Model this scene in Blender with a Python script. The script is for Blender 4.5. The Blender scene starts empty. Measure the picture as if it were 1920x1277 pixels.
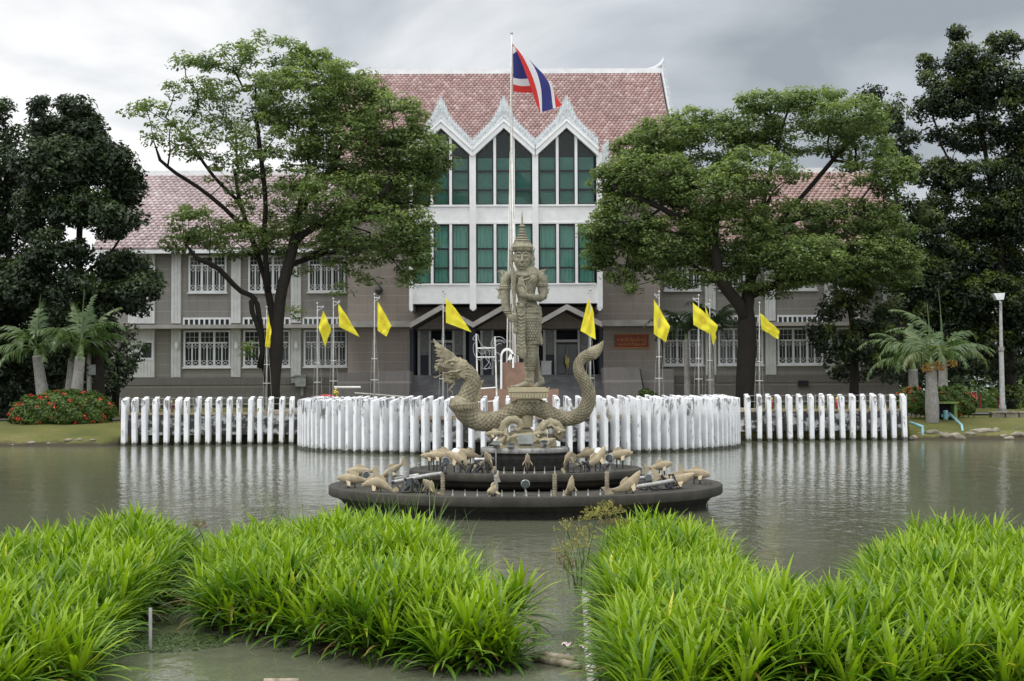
import bpy, bmesh, math, random
import numpy as np
from mathutils import Vector, Matrix, noise as mnoise
R = math.radians
sc = bpy.context.scene
col = sc.collection
rng = np.random.default_rng(7)
random.seed(7)

# ------------------------------------------------------------------ camera
F = 2667.0; PITCH = R(2.07); ROLL = R(-0.25); EYE = 2.5
cam_d = bpy.data.cameras.new('camera'); cam = bpy.data.objects.new('camera', cam_d); col.objects.link(cam)
cam_d.lens = 50; cam_d.sensor_width = 36; cam_d.clip_end = 3000; cam_d.clip_start = 0.1
CM = (Matrix.Rotation(math.pi/2 + PITCH, 3, 'X') @ Matrix.Rotation(ROLL, 3, 'Z'))
cam.matrix_world = Matrix.Translation((0, 0, EYE)) @ CM.to_4x4()
sc.camera = cam
CM0 = Matrix.Rotation(math.pi/2 + PITCH, 3, 'X')
def P(px, py, D, m=None):
    d = (m or CM) @ Vector(((px-960)/F, (638.5-py)/F, -1))
    return Vector((d.x/d.y*D, D, EYE + d.z/d.y*D))
def Q(px, py, D):                       # the same without the camera's slight roll, for level buildings
    return P(px, py, D, CM0)
def BX(px, py, D): return Q(px, py, D).x
def BZ(py, D): return Q(960, py, D).z

# ------------------------------------------------------------------ world, sun, exposure
w = bpy.data.worlds.new('World'); sc.world = w; w.use_nodes = True
SUN_EL, SUN_AZ = R(64), R(-118)          # azimuth from +Y towards +X
def world():
    nt = w.node_tree; nt.nodes.clear(); N = nt.nodes.new; L = nt.links.new
    out = N('ShaderNodeOutputWorld'); bg = N('ShaderNodeBackground'); bg.inputs[1].default_value = 0.1
    sky = N('ShaderNodeTexSky'); sky.sky_type = 'NISHITA'; sky.sun_disc = False
    sky.sun_elevation = SUN_EL; sky.sun_rotation = SUN_AZ; sky.air_density = 1; sky.dust_density = 2
    tc = N('ShaderNodeTexCoord'); sep = N('ShaderNodeSeparateXYZ'); L(tc.outputs['Generated'], sep.inputs[0])
    def math_(op, a, b=None, c=None):
        n = N('ShaderNodeMath'); n.operation = op
        for i, v in enumerate((a, b, c)):
            if v is None: continue
            if isinstance(v, (int, float)): n.inputs[i].default_value = v
            else: L(v, n.inputs[i])
        return n.outputs[0]
    zz = math_('ADD', math_('MAXIMUM', sep.outputs[2], 0.0), 0.22)
    u = math_('DIVIDE', sep.outputs[0], zz); v = math_('DIVIDE', sep.outputs[1], zz)
    cb = N('ShaderNodeCombineXYZ'); L(u, cb.inputs[0]); L(v, cb.inputs[1])
    n1 = N('ShaderNodeTexNoise'); n1.inputs['Scale'].default_value = 1.5; n1.inputs['Detail'].default_value = 7
    n1.inputs['Roughness'].default_value = 0.5; n1.inputs['Distortion'].default_value = 0.35; L(cb.outputs[0], n1.inputs['Vector'])
    n2 = N('ShaderNodeTexNoise'); n2.inputs['Scale'].default_value = 0.42; n2.inputs['Detail'].default_value = 3; L(cb.outputs[0], n2.inputs['Vector'])
    # thinner, brighter cloud to the left and low down; heavier cloud over the hall and to the right
    side = math_('MULTIPLY', sep.outputs[0], -1.25)
    low = math_('MULTIPLY', sep.outputs[2], -1.9)
    t = math_('ADD', math_('ADD', side, low), math_('MULTIPLY_ADD', n1.outputs[0], 3.0, -1.5))
    t = math_('ADD', t, math_('MULTIPLY_ADD', n2.outputs[0], 0.9, -0.45))
    t = math_('ADD', t, 0.90)
    # unseen sky overhead and behind the viewer, brightened to light the scene
    up = N('ShaderNodeMapRange'); up.interpolation_type = 'SMOOTHSTEP'; L(sep.outputs[2], up.inputs[0])
    up.inputs[1].default_value = 0.33; up.inputs[2].default_value = 0.75
    bk = N('ShaderNodeMapRange'); bk.interpolation_type = 'SMOOTHSTEP'; L(sep.outputs[1], bk.inputs[0])
    bk.inputs[1].default_value = 0.5; bk.inputs[2].default_value = -0.3
    t2 = math_('MAXIMUM', up.outputs[0], math_('MULTIPLY', bk.outputs[0], 0.8))
    ramp = N('ShaderNodeValToRGB'); L(t, ramp.inputs[0]); e = ramp.color_ramp.elements
    e[0].position = 0.0; e[0].color = (0.33, 0.365, 0.40, 1); e[1].position = 0.95; e[1].color = (1.0, 1.0, 1.0, 1)
    m = e.new(0.45); m.color = (0.56, 0.595, 0.635, 1)
    mx = N('ShaderNodeMix'); mx.data_type = 'RGBA'; L(t2, mx.inputs[0]); L(ramp.outputs[0], mx.inputs[6]); mx.inputs[7].default_value = (1.75, 1.78, 1.8, 1)
    sc10 = N('ShaderNodeVectorMath'); sc10.operation = 'SCALE'; L(mx.outputs[2], sc10.inputs[0]); sc10.inputs[3].default_value = 10
    m2 = N('ShaderNodeMix'); m2.data_type = 'RGBA'; m2.inputs[0].default_value = 0.93; L(sky.outputs[0], m2.inputs[6]); L(sc10.outputs[0], m2.inputs[7])
    L(m2.outputs[2], bg.inputs[0]); L(bg.outputs[0], out.inputs[0])
world()
sd = bpy.data.lights.new('sun', 'SUN'); so = bpy.data.objects.new('sun', sd); col.objects.link(so)
sd.energy = 1.3; sd.angle = R(14); sd.color = (1, 0.97, 0.92)
dirv = Vector((math.sin(SUN_AZ)*math.cos(SUN_EL), math.cos(SUN_AZ)*math.cos(SUN_EL), math.sin(SUN_EL)))
so.rotation_euler = dirv.to_track_quat('Z', 'Y').to_euler()
sc.view_settings.view_transform = 'Standard'; sc.view_settings.look = 'None'
sc.view_settings.exposure = 0.15; sc.view_settings.gamma = 1

# ------------------------------------------------------------------ helpers
def tag(o, label=None, cat=None, group=None, kind=None):
    if label: o['label'] = label
    if cat: o['category'] = cat
    if group: o['group'] = group
    if kind: o['kind'] = kind
    return o
def empty(name, loc, label=None, cat=None, group=None, rz=0):
    o = bpy.data.objects.new(name, None); col.objects.link(o); o.location = loc; o.rotation_euler.z = rz
    o.empty_display_size = 0.1
    return tag(o, label, cat, group)
def wm(o):
    l_ = Matrix.Translation(o.location) @ o.rotation_euler.to_matrix().to_4x4()
    return l_ if o.parent is None else wm(o.parent) @ o.matrix_parent_inverse @ l_
def islands(mb):
    par = list(range(len(mb.v)))
    def f(i):
        while par[i] != i: par[i] = par[par[i]]; i = par[i]
        return i
    for fc in mb.f:
        a = f(fc[0])
        for b in fc[1:]: par[f(b)] = a
    out = {}
    for fc, mi in zip(mb.f, mb.m): out.setdefault(f(fc[0]), []).append((fc, mi))
    res = []
    for fs in out.values():
        ids = sorted({i for fc, _ in fs for i in fc}); mp = {i: k for k, i in enumerate(ids)}; n = MB(); n.v = [mb.v[i] for i in ids]
        for fc, mi in fs: n.f.append(tuple(mp[i] for i in fc)); n.m.append(mi)
        res.append(n)
    return res
def link(name, me, mat, parent=None, local=False):
    o = bpy.data.objects.new(name, me); col.objects.link(o)
    if mat is not None:
        for m_ in (mat if isinstance(mat, (list, tuple)) else [mat]): me.materials.append(m_)
    if parent is not None:
        o.parent = parent
        if not local:
            pm = wm(parent)
            o.matrix_parent_inverse = pm.inverted()
    return o
class MB:
    def __init__(s): s.v = []; s.f = []; s.m = []; s.uv = None
    def add(s, vs, fs, mi=0):
        b = len(s.v); s.v += [tuple(p) for p in vs]; s.f += [tuple(i+b for i in f) for f in fs]; s.m += [mi]*len(fs); return s
    def box(s, x0, x1, y0, y1, z0, z1, mi=0):
        v = [(x, y, z) for z in (z0, z1) for y in (y0, y1) for x in (x0, x1)]
        return s.add(v, [(0, 2, 3, 1), (4, 5, 7, 6), (0, 1, 5, 4), (2, 6, 7, 3), (0, 4, 6, 2), (1, 3, 7, 5)], mi)
    def bar(s, a, b, w_, h=None, up=(0, 0, 1), mi=0):
        a = Vector(a); b = Vector(b); d = (b-a).normalized(); u = Vector(up)
        if abs(d.dot(u)) > .98: u = Vector((0, 1, 0))
        x = d.cross(u).normalized(); y = x.cross(d); h = h or w_
        v = []
        for c in (a, b):
            for sx, sy in ((-1, -1), (1, -1), (1, 1), (-1, 1)): v.append(c + x*sx*w_/2 + y*sy*h/2)
        return s.add(v, [(3, 2, 1, 0), (4, 5, 6, 7), (0, 1, 5, 4), (1, 2, 6, 5), (2, 3, 7, 6), (3, 0, 4, 7)], mi)
    def tube(s, pts, rad, n=8, mi=0, squash=None, cap=True):
        pts = [Vector(p) for p in pts]; k = len(pts)
        if not hasattr(rad, '__len__'): rad = [rad]*k
        b = len(s.v); prev = None
        for i, p in enumerate(pts):
            d = (pts[min(i+1, k-1)] - pts[max(i-1, 0)]).normalized()
            if prev is None:
                u = Vector((0, 1, 0)) if abs(d.y) < .9 else Vector((0, 0, 1))
                x = d.cross(u).normalized()
            else:
                x = (prev - d*prev.dot(d)).normalized()
            prev = x; y = x.cross(d); r = rad[i]; ra, rb = (r if hasattr(r, '__len__') else (r, r))
            for j in range(n):
                a = 2*math.pi*j/n; s.v.append(tuple(p + x*math.cos(a)*ra + y*math.sin(a)*rb))
        for i in range(k-1):
            for j in range(n):
                a0 = b+i*n+j; a1 = b+i*n+(j+1) % n
                s.f.append((a0, a1, a1+n, a0+n)); s.m.append(mi)
        if cap:
            s.f.append(tuple(b+j for j in reversed(range(n)))); s.m.append(mi)
            s.f.append(tuple(b+(k-1)*n+j for j in range(n))); s.m.append(mi)
        return s
    def lathe(s, c, prof, n=32, mi=0, caps=True):
        c = Vector(c); b = len(s.v)
        for r, z in prof:
            for j in range(n):
                a = 2*math.pi*j/n; s.v.append((c.x+r*math.cos(a), c.y+r*math.sin(a), c.z+z))
        for i in range(len(prof)-1):
            for j in range(n):
                a0 = b+i*n+j; a1 = b+i*n+(j+1) % n
                s.f.append((a0, a1, a1+n, a0+n)); s.m.append(mi)
        if caps:
            s.f.append(tuple(b+j for j in reversed(range(n)))); s.m.append(mi)
            s.f.append(tuple(b+(len(prof)-1)*n+j for j in range(n))); s.m.append(mi)
        return s
    def ell(s, c, r, n=14, m=9, rot=None, mi=0):
        c = Vector(c); r = (r, r, r) if not hasattr(r, '__len__') else r; b = len(s.v)
        for i in range(1, m):
            t = math.pi*i/m
            for j in range(n):
                a = 2*math.pi*j/n
                p = Vector((r[0]*math.sin(t)*math.cos(a), r[1]*math.sin(t)*math.sin(a), r[2]*math.cos(t)))
                if rot is not None: p = rot @ p
                s.v.append(tuple(c+p))
        top = Vector((0, 0, r[2])); bot = Vector((0, 0, -r[2]))
        if rot is not None: top = rot @ top; bot = rot @ bot
        s.v.append(tuple(c+top)); ti = len(s.v)-1; s.v.append(tuple(c+bot)); bi = len(s.v)-1
        for i in range(m-2):
            for j in range(n):
                a0 = b+i*n+j; a1 = b+i*n+(j+1) % n
                s.f.append((a0, a0+n, a1+n, a1)); s.m.append(mi)
        for j in range(n):
            s.f.append((ti, b+j, b+(j+1) % n)); s.m.append(mi)
            s.f.append((bi, b+(m-2)*n+(j+1) % n, b+(m-2)*n+j)); s.m.append(mi)
        return s
    def prism(s, poly, off, mi=0):      # poly: planar list of points, extruded by off
        off = Vector(off); n = len(poly); v = [Vector(p) for p in poly]; v += [p+off for p in v]
        f = [tuple(reversed(range(n))), tuple(range(n, 2*n))] + [(i, (i+1) % n, (i+1) % n+n, i+n) for i in range(n)]
        return s.add(v, f, mi)
    def mesh(s, name, smooth=False, fix=True):
        me = bpy.data.meshes.new(name); me.from_pydata(s.v, [], s.f)
        if any(s.m): me.polygons.foreach_set('material_index', s.m)
        if fix:
            bm = bmesh.new(); bm.from_mesh(me); bmesh.ops.recalc_face_normals(bm, faces=bm.faces); bm.to_mesh(me); bm.free()
        if smooth: me.polygons.foreach_set('use_smooth', [True]*len(me.polygons))
        me.update(); return me
    def build(s, name, mat, parent=None, smooth=False, local=False, fix=True):
        return link(name, s.mesh(name, smooth, fix), mat, parent, local)
def npmesh(name, V, Fq, tint=None, smooth=False, n=4):
    me = bpy.data.meshes.new(name); V = np.asarray(V, np.float32); Fq = np.asarray(Fq, np.int32)
    me.vertices.add(len(V)); me.vertices.foreach_set('co', V.ravel())
    me.loops.add(Fq.size); me.loops.foreach_set('vertex_index', Fq.ravel())
    me.polygons.add(len(Fq)); me.polygons.foreach_set('loop_start', np.arange(len(Fq), dtype=np.int32)*n)
    if tint is not None:
        a = me.attributes.new('tint', 'FLOAT', 'POINT'); a.data.foreach_set('value', np.asarray(tint, np.float32))
    me.update(calc_edges=True); me.validate()
    if smooth: me.polygons.foreach_set('use_smooth', [True]*len(me.polygons))
    return me
def remesh(mb, name, vox, mat, parent, smooth_it=2, disp=None):
    me = mb.mesh('tmp', False); o = bpy.data.objects.new('tmp', me); col.objects.link(o)
    md = o.modifiers.new('r', 'REMESH'); md.mode = 'VOXEL'; md.voxel_size = vox
    if smooth_it:
        sm = o.modifiers.new('s', 'SMOOTH'); sm.factor = .5; sm.iterations = smooth_it
    dg = bpy.context.evaluated_depsgraph_get(); ev = o.evaluated_get(dg)
    out = bpy.data.meshes.new_from_object(ev); out.name = name
    bpy.data.objects.remove(o)
    if disp is not None:
        n = len(out.vertices); co = np.empty(n*3, np.float32); out.vertices.foreach_get('co', co); co = co.reshape(-1, 3)
        nm = np.empty(n*3, np.float32); out.vertices.foreach_get('normal', nm); nm = nm.reshape(-1, 3)
        d = disp(co); out.vertices.foreach_set('co', (co+nm*d[:, None]).ravel())
    out.polygons.foreach_set('use_smooth', [True]*len(out.polygons)); out.update()
    return link(name, out, mat, parent)

# ------------------------------------------------------------------ materials
M = {}
class NB:
    def __init__(s, name):
        s.m = bpy.data.materials.new(name); s.m.use_nodes = True; s.nt = s.m.node_tree; s.b = s.nt.nodes['Principled BSDF']
        s.tc = None; M[name] = s.m
    def N(s, t): return s.nt.nodes.new(t)
    def L(s, a, b): s.nt.links.new(a, b)
    def pos(s, kind='Object', scale=(1, 1, 1)):
        if kind == 'World': g = s.N('ShaderNodeNewGeometry'); o = g.outputs['Position']
        else: g = s.N('ShaderNodeTexCoord'); o = g.outputs[kind]
        mp = s.N('ShaderNodeMapping'); mp.inputs['Scale'].default_value = scale; s.L(o, mp.inputs[0]); return mp.outputs[0]
    def noise(s, vec, scale, detail=4, rough=.55, dist=0):
        n = s.N('ShaderNodeTexNoise'); n.inputs['Scale'].default_value = scale; n.inputs['Detail'].default_value = detail
        n.inputs['Roughness'].default_value = rough; n.inputs['Distortion'].default_value = dist; s.L(vec, n.inputs['Vector']); return n.outputs[0]
    def ramp(s, fac, stops):
        r = s.N('ShaderNodeValToRGB'); s.L(fac, r.inputs[0]); e = r.color_ramp.elements
        while len(e) < len(stops): e.new(.5)
        for i, (p, c) in enumerate(stops):
            e[i].position = p; e[i].color = (c, c, c, 1) if isinstance(c, (int, float)) else (*c, 1)
        return r.outputs[0]
    def mix(s, fac, a, b, mode='MIX'):
        m = s.N('ShaderNodeMix'); m.data_type = 'RGBA'; m.blend_type = mode
        for i, v in ((0, fac), (6, a), (7, b)):
            if isinstance(v, (int, float)): m.inputs[i].default_value = v
            elif isinstance(v, tuple): m.inputs[i].default_value = (*v, 1)
            else: s.L(v, m.inputs[i])
        return m.outputs[2]
    def math(s, op, a, b=0.0, c=None):
        m = s.N('ShaderNodeMath'); m.operation = op
        for i, v in enumerate((a, b, c)):
            if v is None: continue
            if isinstance(v, (int, float)): m.inputs[i].default_value = v
            else: s.L(v, m.inputs[i])
        return m.outputs[0]
    def col(s, c):
        if isinstance(c, tuple): s.b.inputs['Base Color'].default_value = (*c, 1)
        else: s.L(c, s.b.inputs['Base Color'])
    def set(s, rough=.6, metal=0, spec=.5):
        s.b.inputs['Roughness'].default_value = rough; s.b.inputs['Metallic'].default_value = metal
        s.b.inputs['Specular IOR Level'].default_value = spec; return s
    def bump(s, h, dist=.01, strength=1):
        b = s.N('ShaderNodeBump'); b.inputs['Distance'].default_value = dist; b.inputs['Strength'].default_value = strength
        s.L(h, b.inputs['Height']); s.L(b.outputs[0], s.b.inputs['Normal'])
def simple(name, c1, c2=None, scale=3, rough=.7, metal=0, spec=.4, bump=0, bscale=None, sc3=(1, 1, 1), lo=.35, hi=.65, kind='World'):
    n = NB(name); v = n.pos(kind, sc3); f = n.noise(v, scale)
    c2 = c2 or tuple(x*.8 for x in c1)
    n.col(n.ramp(f, [(lo, c2), (hi, c1)])); n.set(rough, metal, spec)
    if bump: n.bump(n.noise(v, bscale or scale*4, 5), bump)
    return n.m
simple('white_paint', (.80, .81, .82), (.72, .73, .74), 2, .55)
simple('trim_white', (.74, .75, .76), (.62, .63, .64), 1.5, .6)
simple('ornament_white', (.60, .63, .65), (.42, .45, .47), 6, .7)
simple('board_white', (.62, .63, .62), (.52, .53, .52), 2, .7)
simple('dark_metal', (.05, .052, .055), (.03, .03, .033), 5, .5, .3)
simple('window_black', (.012, .013, .018), (.009, .009, .012), 5, .4)
simple('steel', (.55, .56, .57), (.30, .30, .31), 12, .35, .85)
simple('lamp_pole', (.30, .30, .295), (.20, .20, .195), 6, .6)
simple('pole_grey', (.42, .42, .40), (.27, .27, .255), 9, .45, .4)
simple('pole_white', (.78, .78, .76), (.62, .61, .57), 4, .5)
simple('rope', (.22, .20, .17), None, 9, .9)
simple('pvc_blue', (.24, .44, .50), (.15, .32, .37), 4, .4)
simple('pvc_white', (.62, .60, .55), (.33, .31, .26), 6, .5)
simple('black_rubber', (.02, .02, .02), None, 6, .6)
simple('asphalt', (.13, .13, .135), (.09, .09, .095), 3, .9, bump=.01)
simple('paving', (.34, .32, .29), (.24, .225, .205), 2, .9)
simple('ledge_tan', (.50, .40, .28), (.36, .29, .2), 3, .85)
simple('porch_grey', (.20, .20, .205), (.13, .13, .135), 2, .8)
simple('step_grey', (.125, .125, .13), (.08, .08, .085), 1.2, .85)
simple('canopy_grey', (.36, .34, .32), (.25, .24, .225), 1.2, .8)
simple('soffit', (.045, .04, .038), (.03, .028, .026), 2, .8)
simple('interior', (.02, .02, .024), (.012, .012, .014), 1, .8)
simple('navy_wall', (.035, .04, .06), (.025, .03, .045), 2, .6)
simple('sandstone', (.27, .175, .125), (.20, .13, .095), 2.2, .85, bump=.006)
simple('red_paint', (.42, .04, .05), (.3, .03, .035), 3, .5)
simple('yellow_paint', (.7, .55, .08), None, 3, .5)
simple('orange_fruit', (.38, .21, .04), (.22, .12, .025), 8, .6)
simple('flower_red', (.75, .09, .04), (.55, .04, .03), 6, .6)
simple('flower_yellow', (.55, .36, .03), (.4, .22, .02), 6, .6)
simple('lamp_white', (.85, .86, .88), None, 3, .4)
simple('green_box', (.17, .26, .07), (.09, .14, .05), 4, .8)
simple('rock', (.30, .27, .21), (.13, .12, .09), 3, .95, bump=.04)
simple('bamboo', (.36, .31, .22), (.16, .13, .09), 9, .7)
simple('soil', (.05, .04, .028), (.025, .02, .014), 4, .95, bump=.03)
simple('box_grey', (.30, .32, .31), (.2, .21, .2), 5, .6)
simple('sedge_brown', (.22, .16, .06), (.12, .09, .03), 10, .8)
simple('sedge_head', (.34, .33, .08), (.20, .18, .05), 10, .8)
simple('litter', (.72, .66, .64), (.4, .3, .3), 14, .6)
def m_stone(name, c1, c2, band=.76, bumpd=.01):
    n = NB(name); v = n.pos('World'); sep = n.N('ShaderNodeSeparateXYZ'); n.L(v, sep.inputs[0])
    f = n.noise(v, 9, 6, .7); f2 = n.noise(v, .5, 4)
    c = n.ramp(f, [(.3, c2), (.7, c1)]); c = n.mix(n.ramp(f2, [(.35, .0), (.7, .45)]), c, tuple(x*.62 for x in c1))
    fr = n.math('FRACT', n.math('DIVIDE', sep.outputs[2], band)); g = n.math('LESS_THAN', fr, .045)
    st = n.noise(n.pos('World', (3, 3, .25)), 1.4, 4); c = n.mix(n.ramp(st, [(.5, 0.0), (.75, .35)]), c, tuple(x*.6 for x in c2))
    c = n.mix(n.math('MULTIPLY', g, .6), c, tuple(min(1, x*1.35) for x in c1)); n.col(c); n.set(.9, 0, .2); n.bump(f, bumpd)
    return n.m
m_stone('wing_stone', (.285, .275, .25), (.22, .21, .19))
m_stone('hall_stone', (.30, .265, .235), (.235, .205, .18), .66)
m_stone('plinth_stone', (.20, .19, .17), (.14, .132, .12), 2.9)
m_stone('cheek_stone', (.20, .19, .18), (.15, .14, .135), 3.1)
def m_tile(name, c1, c2, c3):
    n = NB(name); a = n.N('ShaderNodeAttribute'); a.attribute_name = 'tint'
    v = n.pos('World'); f = n.noise(v, .35, 4); f3 = n.noise(v, 8, 5)
    c = n.ramp(a.outputs['Fac'], [(0, c2), (.5, c1), (1, c3)])
    c = n.mix(n.ramp(f, [(.4, 0.0), (.7, .5)]), c, tuple(x*.55+.02 for x in c1)); c = n.mix(n.ramp(f3, [(.5, 0.0), (.8, .4)]), c, tuple(x*.5 for x in c2))
    n.col(c); n.set(.42, 0, .5); return n.m
m_tile('tile_red', (.325, .195, .18), (.22, .12, .11), (.47, .36, .34))
m_tile('tile_pale', (.40, .31, .31), (.29, .205, .205), (.52, .43, .43))
m_tile('tile_orange', (.34, .215, .19), (.26, .13, .11), (.50, .35, .31))
def m_fin(name):
    n = NB(name); v = n.pos('World'); sep = n.N('ShaderNodeSeparateXYZ'); n.L(v, sep.inputs[0])
    oi = n.N('ShaderNodeObjectInfo')
    vv = n.N('ShaderNodeVectorMath'); vv.operation = 'ADD'; n.L(n.pos('World', (2.6, 2.6, .8)), vv.inputs[0])
    sclr = n.N('ShaderNodeVectorMath'); sclr.operation = 'SCALE'; n.L(oi.outputs['Random'], sclr.inputs[0]); sclr.inputs[3].default_value = 40
    n.L(sclr.outputs[0], vv.inputs[1])
    base = n.ramp(n.noise(v, 1.6), [(.35, (.68, .70, .73)), (.6, (.82, .83, .85))])
    st = n.noise(vv.outputs[0], 1.5, 9, .74, .4)
    edge = n.ramp(sep.outputs[2], [(.0, 0.0), (1, 1)])
    top = n.math('MULTIPLY', n.ramp(n.math('MULTIPLY_ADD', sep.outputs[2], .5, -.42), [(.2, 0.0), (.65, .10)]), 1.0)
    st2 = n.math('ADD', st, top)
    c = n.mix(n.ramp(st2, [(.59, 0.0), (.655, .85)]), base, (.09, .09, .085))
    f2 = n.noise(n.pos('World', (9, 9, 3)), 1, 5, .6); low = n.math('MULTIPLY_ADD', f2, .38, -.06)
    mask = n.math('LESS_THAN', sep.outputs[2], low)
    soft = n.ramp(n.math('MULTIPLY', sep.outputs[2], 1.0), [(.06, .7), (.30, 0.0)])
    c = n.mix(soft, c, (.33, .34, .27)); c = n.mix(n.math('MULTIPLY', mask, .85), c, (.05, .055, .04))
    n.col(c); n.set(.7, 0, .3); n.bump(st, .01); return n.m
m_fin('fin_paint')
def m_wall_dirty():
    n = NB('retaining_paint'); v = n.pos('World'); f = n.noise(n.pos('World', (1.2, 1.2, 1.6)), 1.2, 7, .7)
    c = n.mix(n.ramp(f, [(.42, 0.0), (.50, .95)]), (.62, .62, .6), (.035, .033, .03)); n.col(c); n.set(.85); n.bump(f, .02); return n.m
m_wall_dirty()
def m_concrete(name, a, b, moss, zmoss=None, scale=2.0):
    n = NB(name); v = n.pos('World'); f = n.noise(v, scale, 7, .65); g = n.noise(n.pos('World', (4, 4, .5)), 1.6, 5, .6)
    c = n.ramp(f, [(.3, b), (.7, a)]); c = n.mix(n.ramp(g, [(.45, 0.0), (.7, .7)]), c, moss)
    n.col(c); n.set(.85, 0, .25); n.bump(n.noise(v, 22, 6, .7), .012); return n.m
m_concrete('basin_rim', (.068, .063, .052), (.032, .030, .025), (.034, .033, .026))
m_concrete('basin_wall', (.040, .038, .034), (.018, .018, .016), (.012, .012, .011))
m_concrete('weathered_slab', (.42, .42, .40), (.16, .16, .15), (.10, .10, .09), scale=5)
def m_sculpt(name, c1, c2, dirt_shade, scale=14):
    n = NB(name); v = n.pos('World'); geo = n.N('ShaderNodeNewGeometry')
    f = n.noise(v, 3.2, 6, .65); f2 = n.noise(v, scale, 6, .7)
    c = n.ramp(f, [(.3, c2), (.65, c1)]); c = n.mix(n.ramp(f2, [(.42, .45), (.6, 0.0)]), c, dirt_shade); c = n.mix(n.ramp(n.noise(n.pos('World', (1, 1, .45)), 2.3, 7, .7), [(.50, 0.0), (.64, .55)]), c, dirt_shade)
    p = n.ramp(geo.outputs['Pointiness'], [(.43, .95), (.505, 0.0)]); c = n.mix(p, c, dirt_shade)  # crevice shading painted into the colour, in the same tone as the dirt
    hi = n.ramp(geo.outputs['Pointiness'], [(.52, 0.0), (.6, .5)]); c = n.mix(hi, c, tuple(min(1, x*1.3) for x in c1))  # raised edges painted lighter to deepen that contrast
    n.col(c); n.set(.88, 0, .2); n.bump(f2, .006); return n.m
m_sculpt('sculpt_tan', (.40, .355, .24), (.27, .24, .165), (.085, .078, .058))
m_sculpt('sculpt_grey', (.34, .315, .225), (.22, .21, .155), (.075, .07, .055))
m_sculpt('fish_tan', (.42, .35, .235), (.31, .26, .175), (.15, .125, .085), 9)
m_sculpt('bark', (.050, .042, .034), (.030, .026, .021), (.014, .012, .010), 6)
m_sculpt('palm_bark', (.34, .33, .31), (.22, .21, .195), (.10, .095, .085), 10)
def m_leaf(name, dark, mid, lite, trans=.35, rough=.5, spec=.35):
    n = NB(name); a = n.N('ShaderNodeAttribute'); a.attribute_name = 'tint'
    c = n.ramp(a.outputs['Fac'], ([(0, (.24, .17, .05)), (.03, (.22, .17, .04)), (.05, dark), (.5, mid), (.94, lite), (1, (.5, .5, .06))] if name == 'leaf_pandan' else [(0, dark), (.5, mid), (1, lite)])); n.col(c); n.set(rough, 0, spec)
    tr = n.N('ShaderNodeBsdfTranslucent'); c2 = n.mix(1.0, c, (1.15, 1.25, .6), 'MULTIPLY'); n.L(c2, tr.inputs[0])
    mx = n.N('ShaderNodeMixShader'); mx.inputs[0].default_value = trans; n.L(n.b.outputs[0], mx.inputs[1]); n.L(tr.outputs[0], mx.inputs[2])
    n.L(mx.outputs[0], n.nt.nodes['Material Output'].inputs[0]); return n.m
m_leaf('leaf_green', (.055, .09, .032), (.135, .19, .065), (.26, .33, .11), .4)
m_leaf('leaf_green_warm', (.045, .075, .018), (.090, .145, .028), (.17, .22, .045))
m_leaf('leaf_dark', (.010, .020, .009), (.019, .034, .014), (.05, .08, .02), .2)
m_leaf('leaf_right', (.008, .017, .008), (.016, .031, .011), (.10, .135, .02), .2)
m_leaf('leaf_bush', (.03, .06, .012), (.06, .11, .02), (.15, .20, .03), .3)
m_leaf('leaf_palm', (.03, .06, .015), (.065, .12, .03), (.16, .20, .09), .3, .4, .5)
m_leaf('leaf_palm_dark', (.015, .03, .012), (.03, .055, .02), (.06, .09, .03), .25)
m_leaf('leaf_pandan', (.016, .045, .005), (.085, .19, .008), (.29, .42, .015), .33, .4, .4)
m_leaf('leaf_reed', (.06, .11, .03), (.13, .22, .06), (.24, .32, .12), .35)
def m_glass(name, tint=(.6, .68, .66), refl=.5):
    n = NB(name); nt = n.nt; gl = n.N('ShaderNodeBsdfGlossy'); gl.inputs['Roughness'].default_value = .04
    tr = n.N('ShaderNodeBsdfTransparent'); tr.inputs[0].default_value = (*tint, 1); fr = n.N('ShaderNodeFresnel'); fr.inputs[0].default_value = 1.5
    mx = n.N('ShaderNodeMixShader'); k = n.math('MULTIPLY_ADD', fr.outputs[0], refl, .0); n.L(k, mx.inputs[0]); n.L(tr.outputs[0], mx.inputs[1]); n.L(gl.outputs[0], mx.inputs[2])
    n.L(mx.outputs[0], nt.nodes['Material Output'].inputs[0]); return n.m
m_glass('glass', (.74, .84, .81), .45)
n_ = NB('dark_glass'); n_.col(n_.ramp(n_.noise(n_.pos('World'), .9, 3), [(.35, (.02, .028, .028)), (.65, (.055, .07, .068))])); n_.set(.12, 0, .28)
n_ = NB('curtain_teal'); v_ = n_.pos('World', (1, 1, .04)); n_.col(n_.ramp(n_.noise(v_, 2.2, 3), [(.3, (.32, .54, .51)), (.7, (.43, .66, .62))])); n_.set(.9)
n_ = NB('curtain_dim'); n_.col(n_.ramp(n_.noise(n_.pos('World', (.6, 1, 1.2)), 1.4, 3), [(.35, (.15, .27, .245)), (.7, (.21, .35, .32))])); n_.set(.9)
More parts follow.
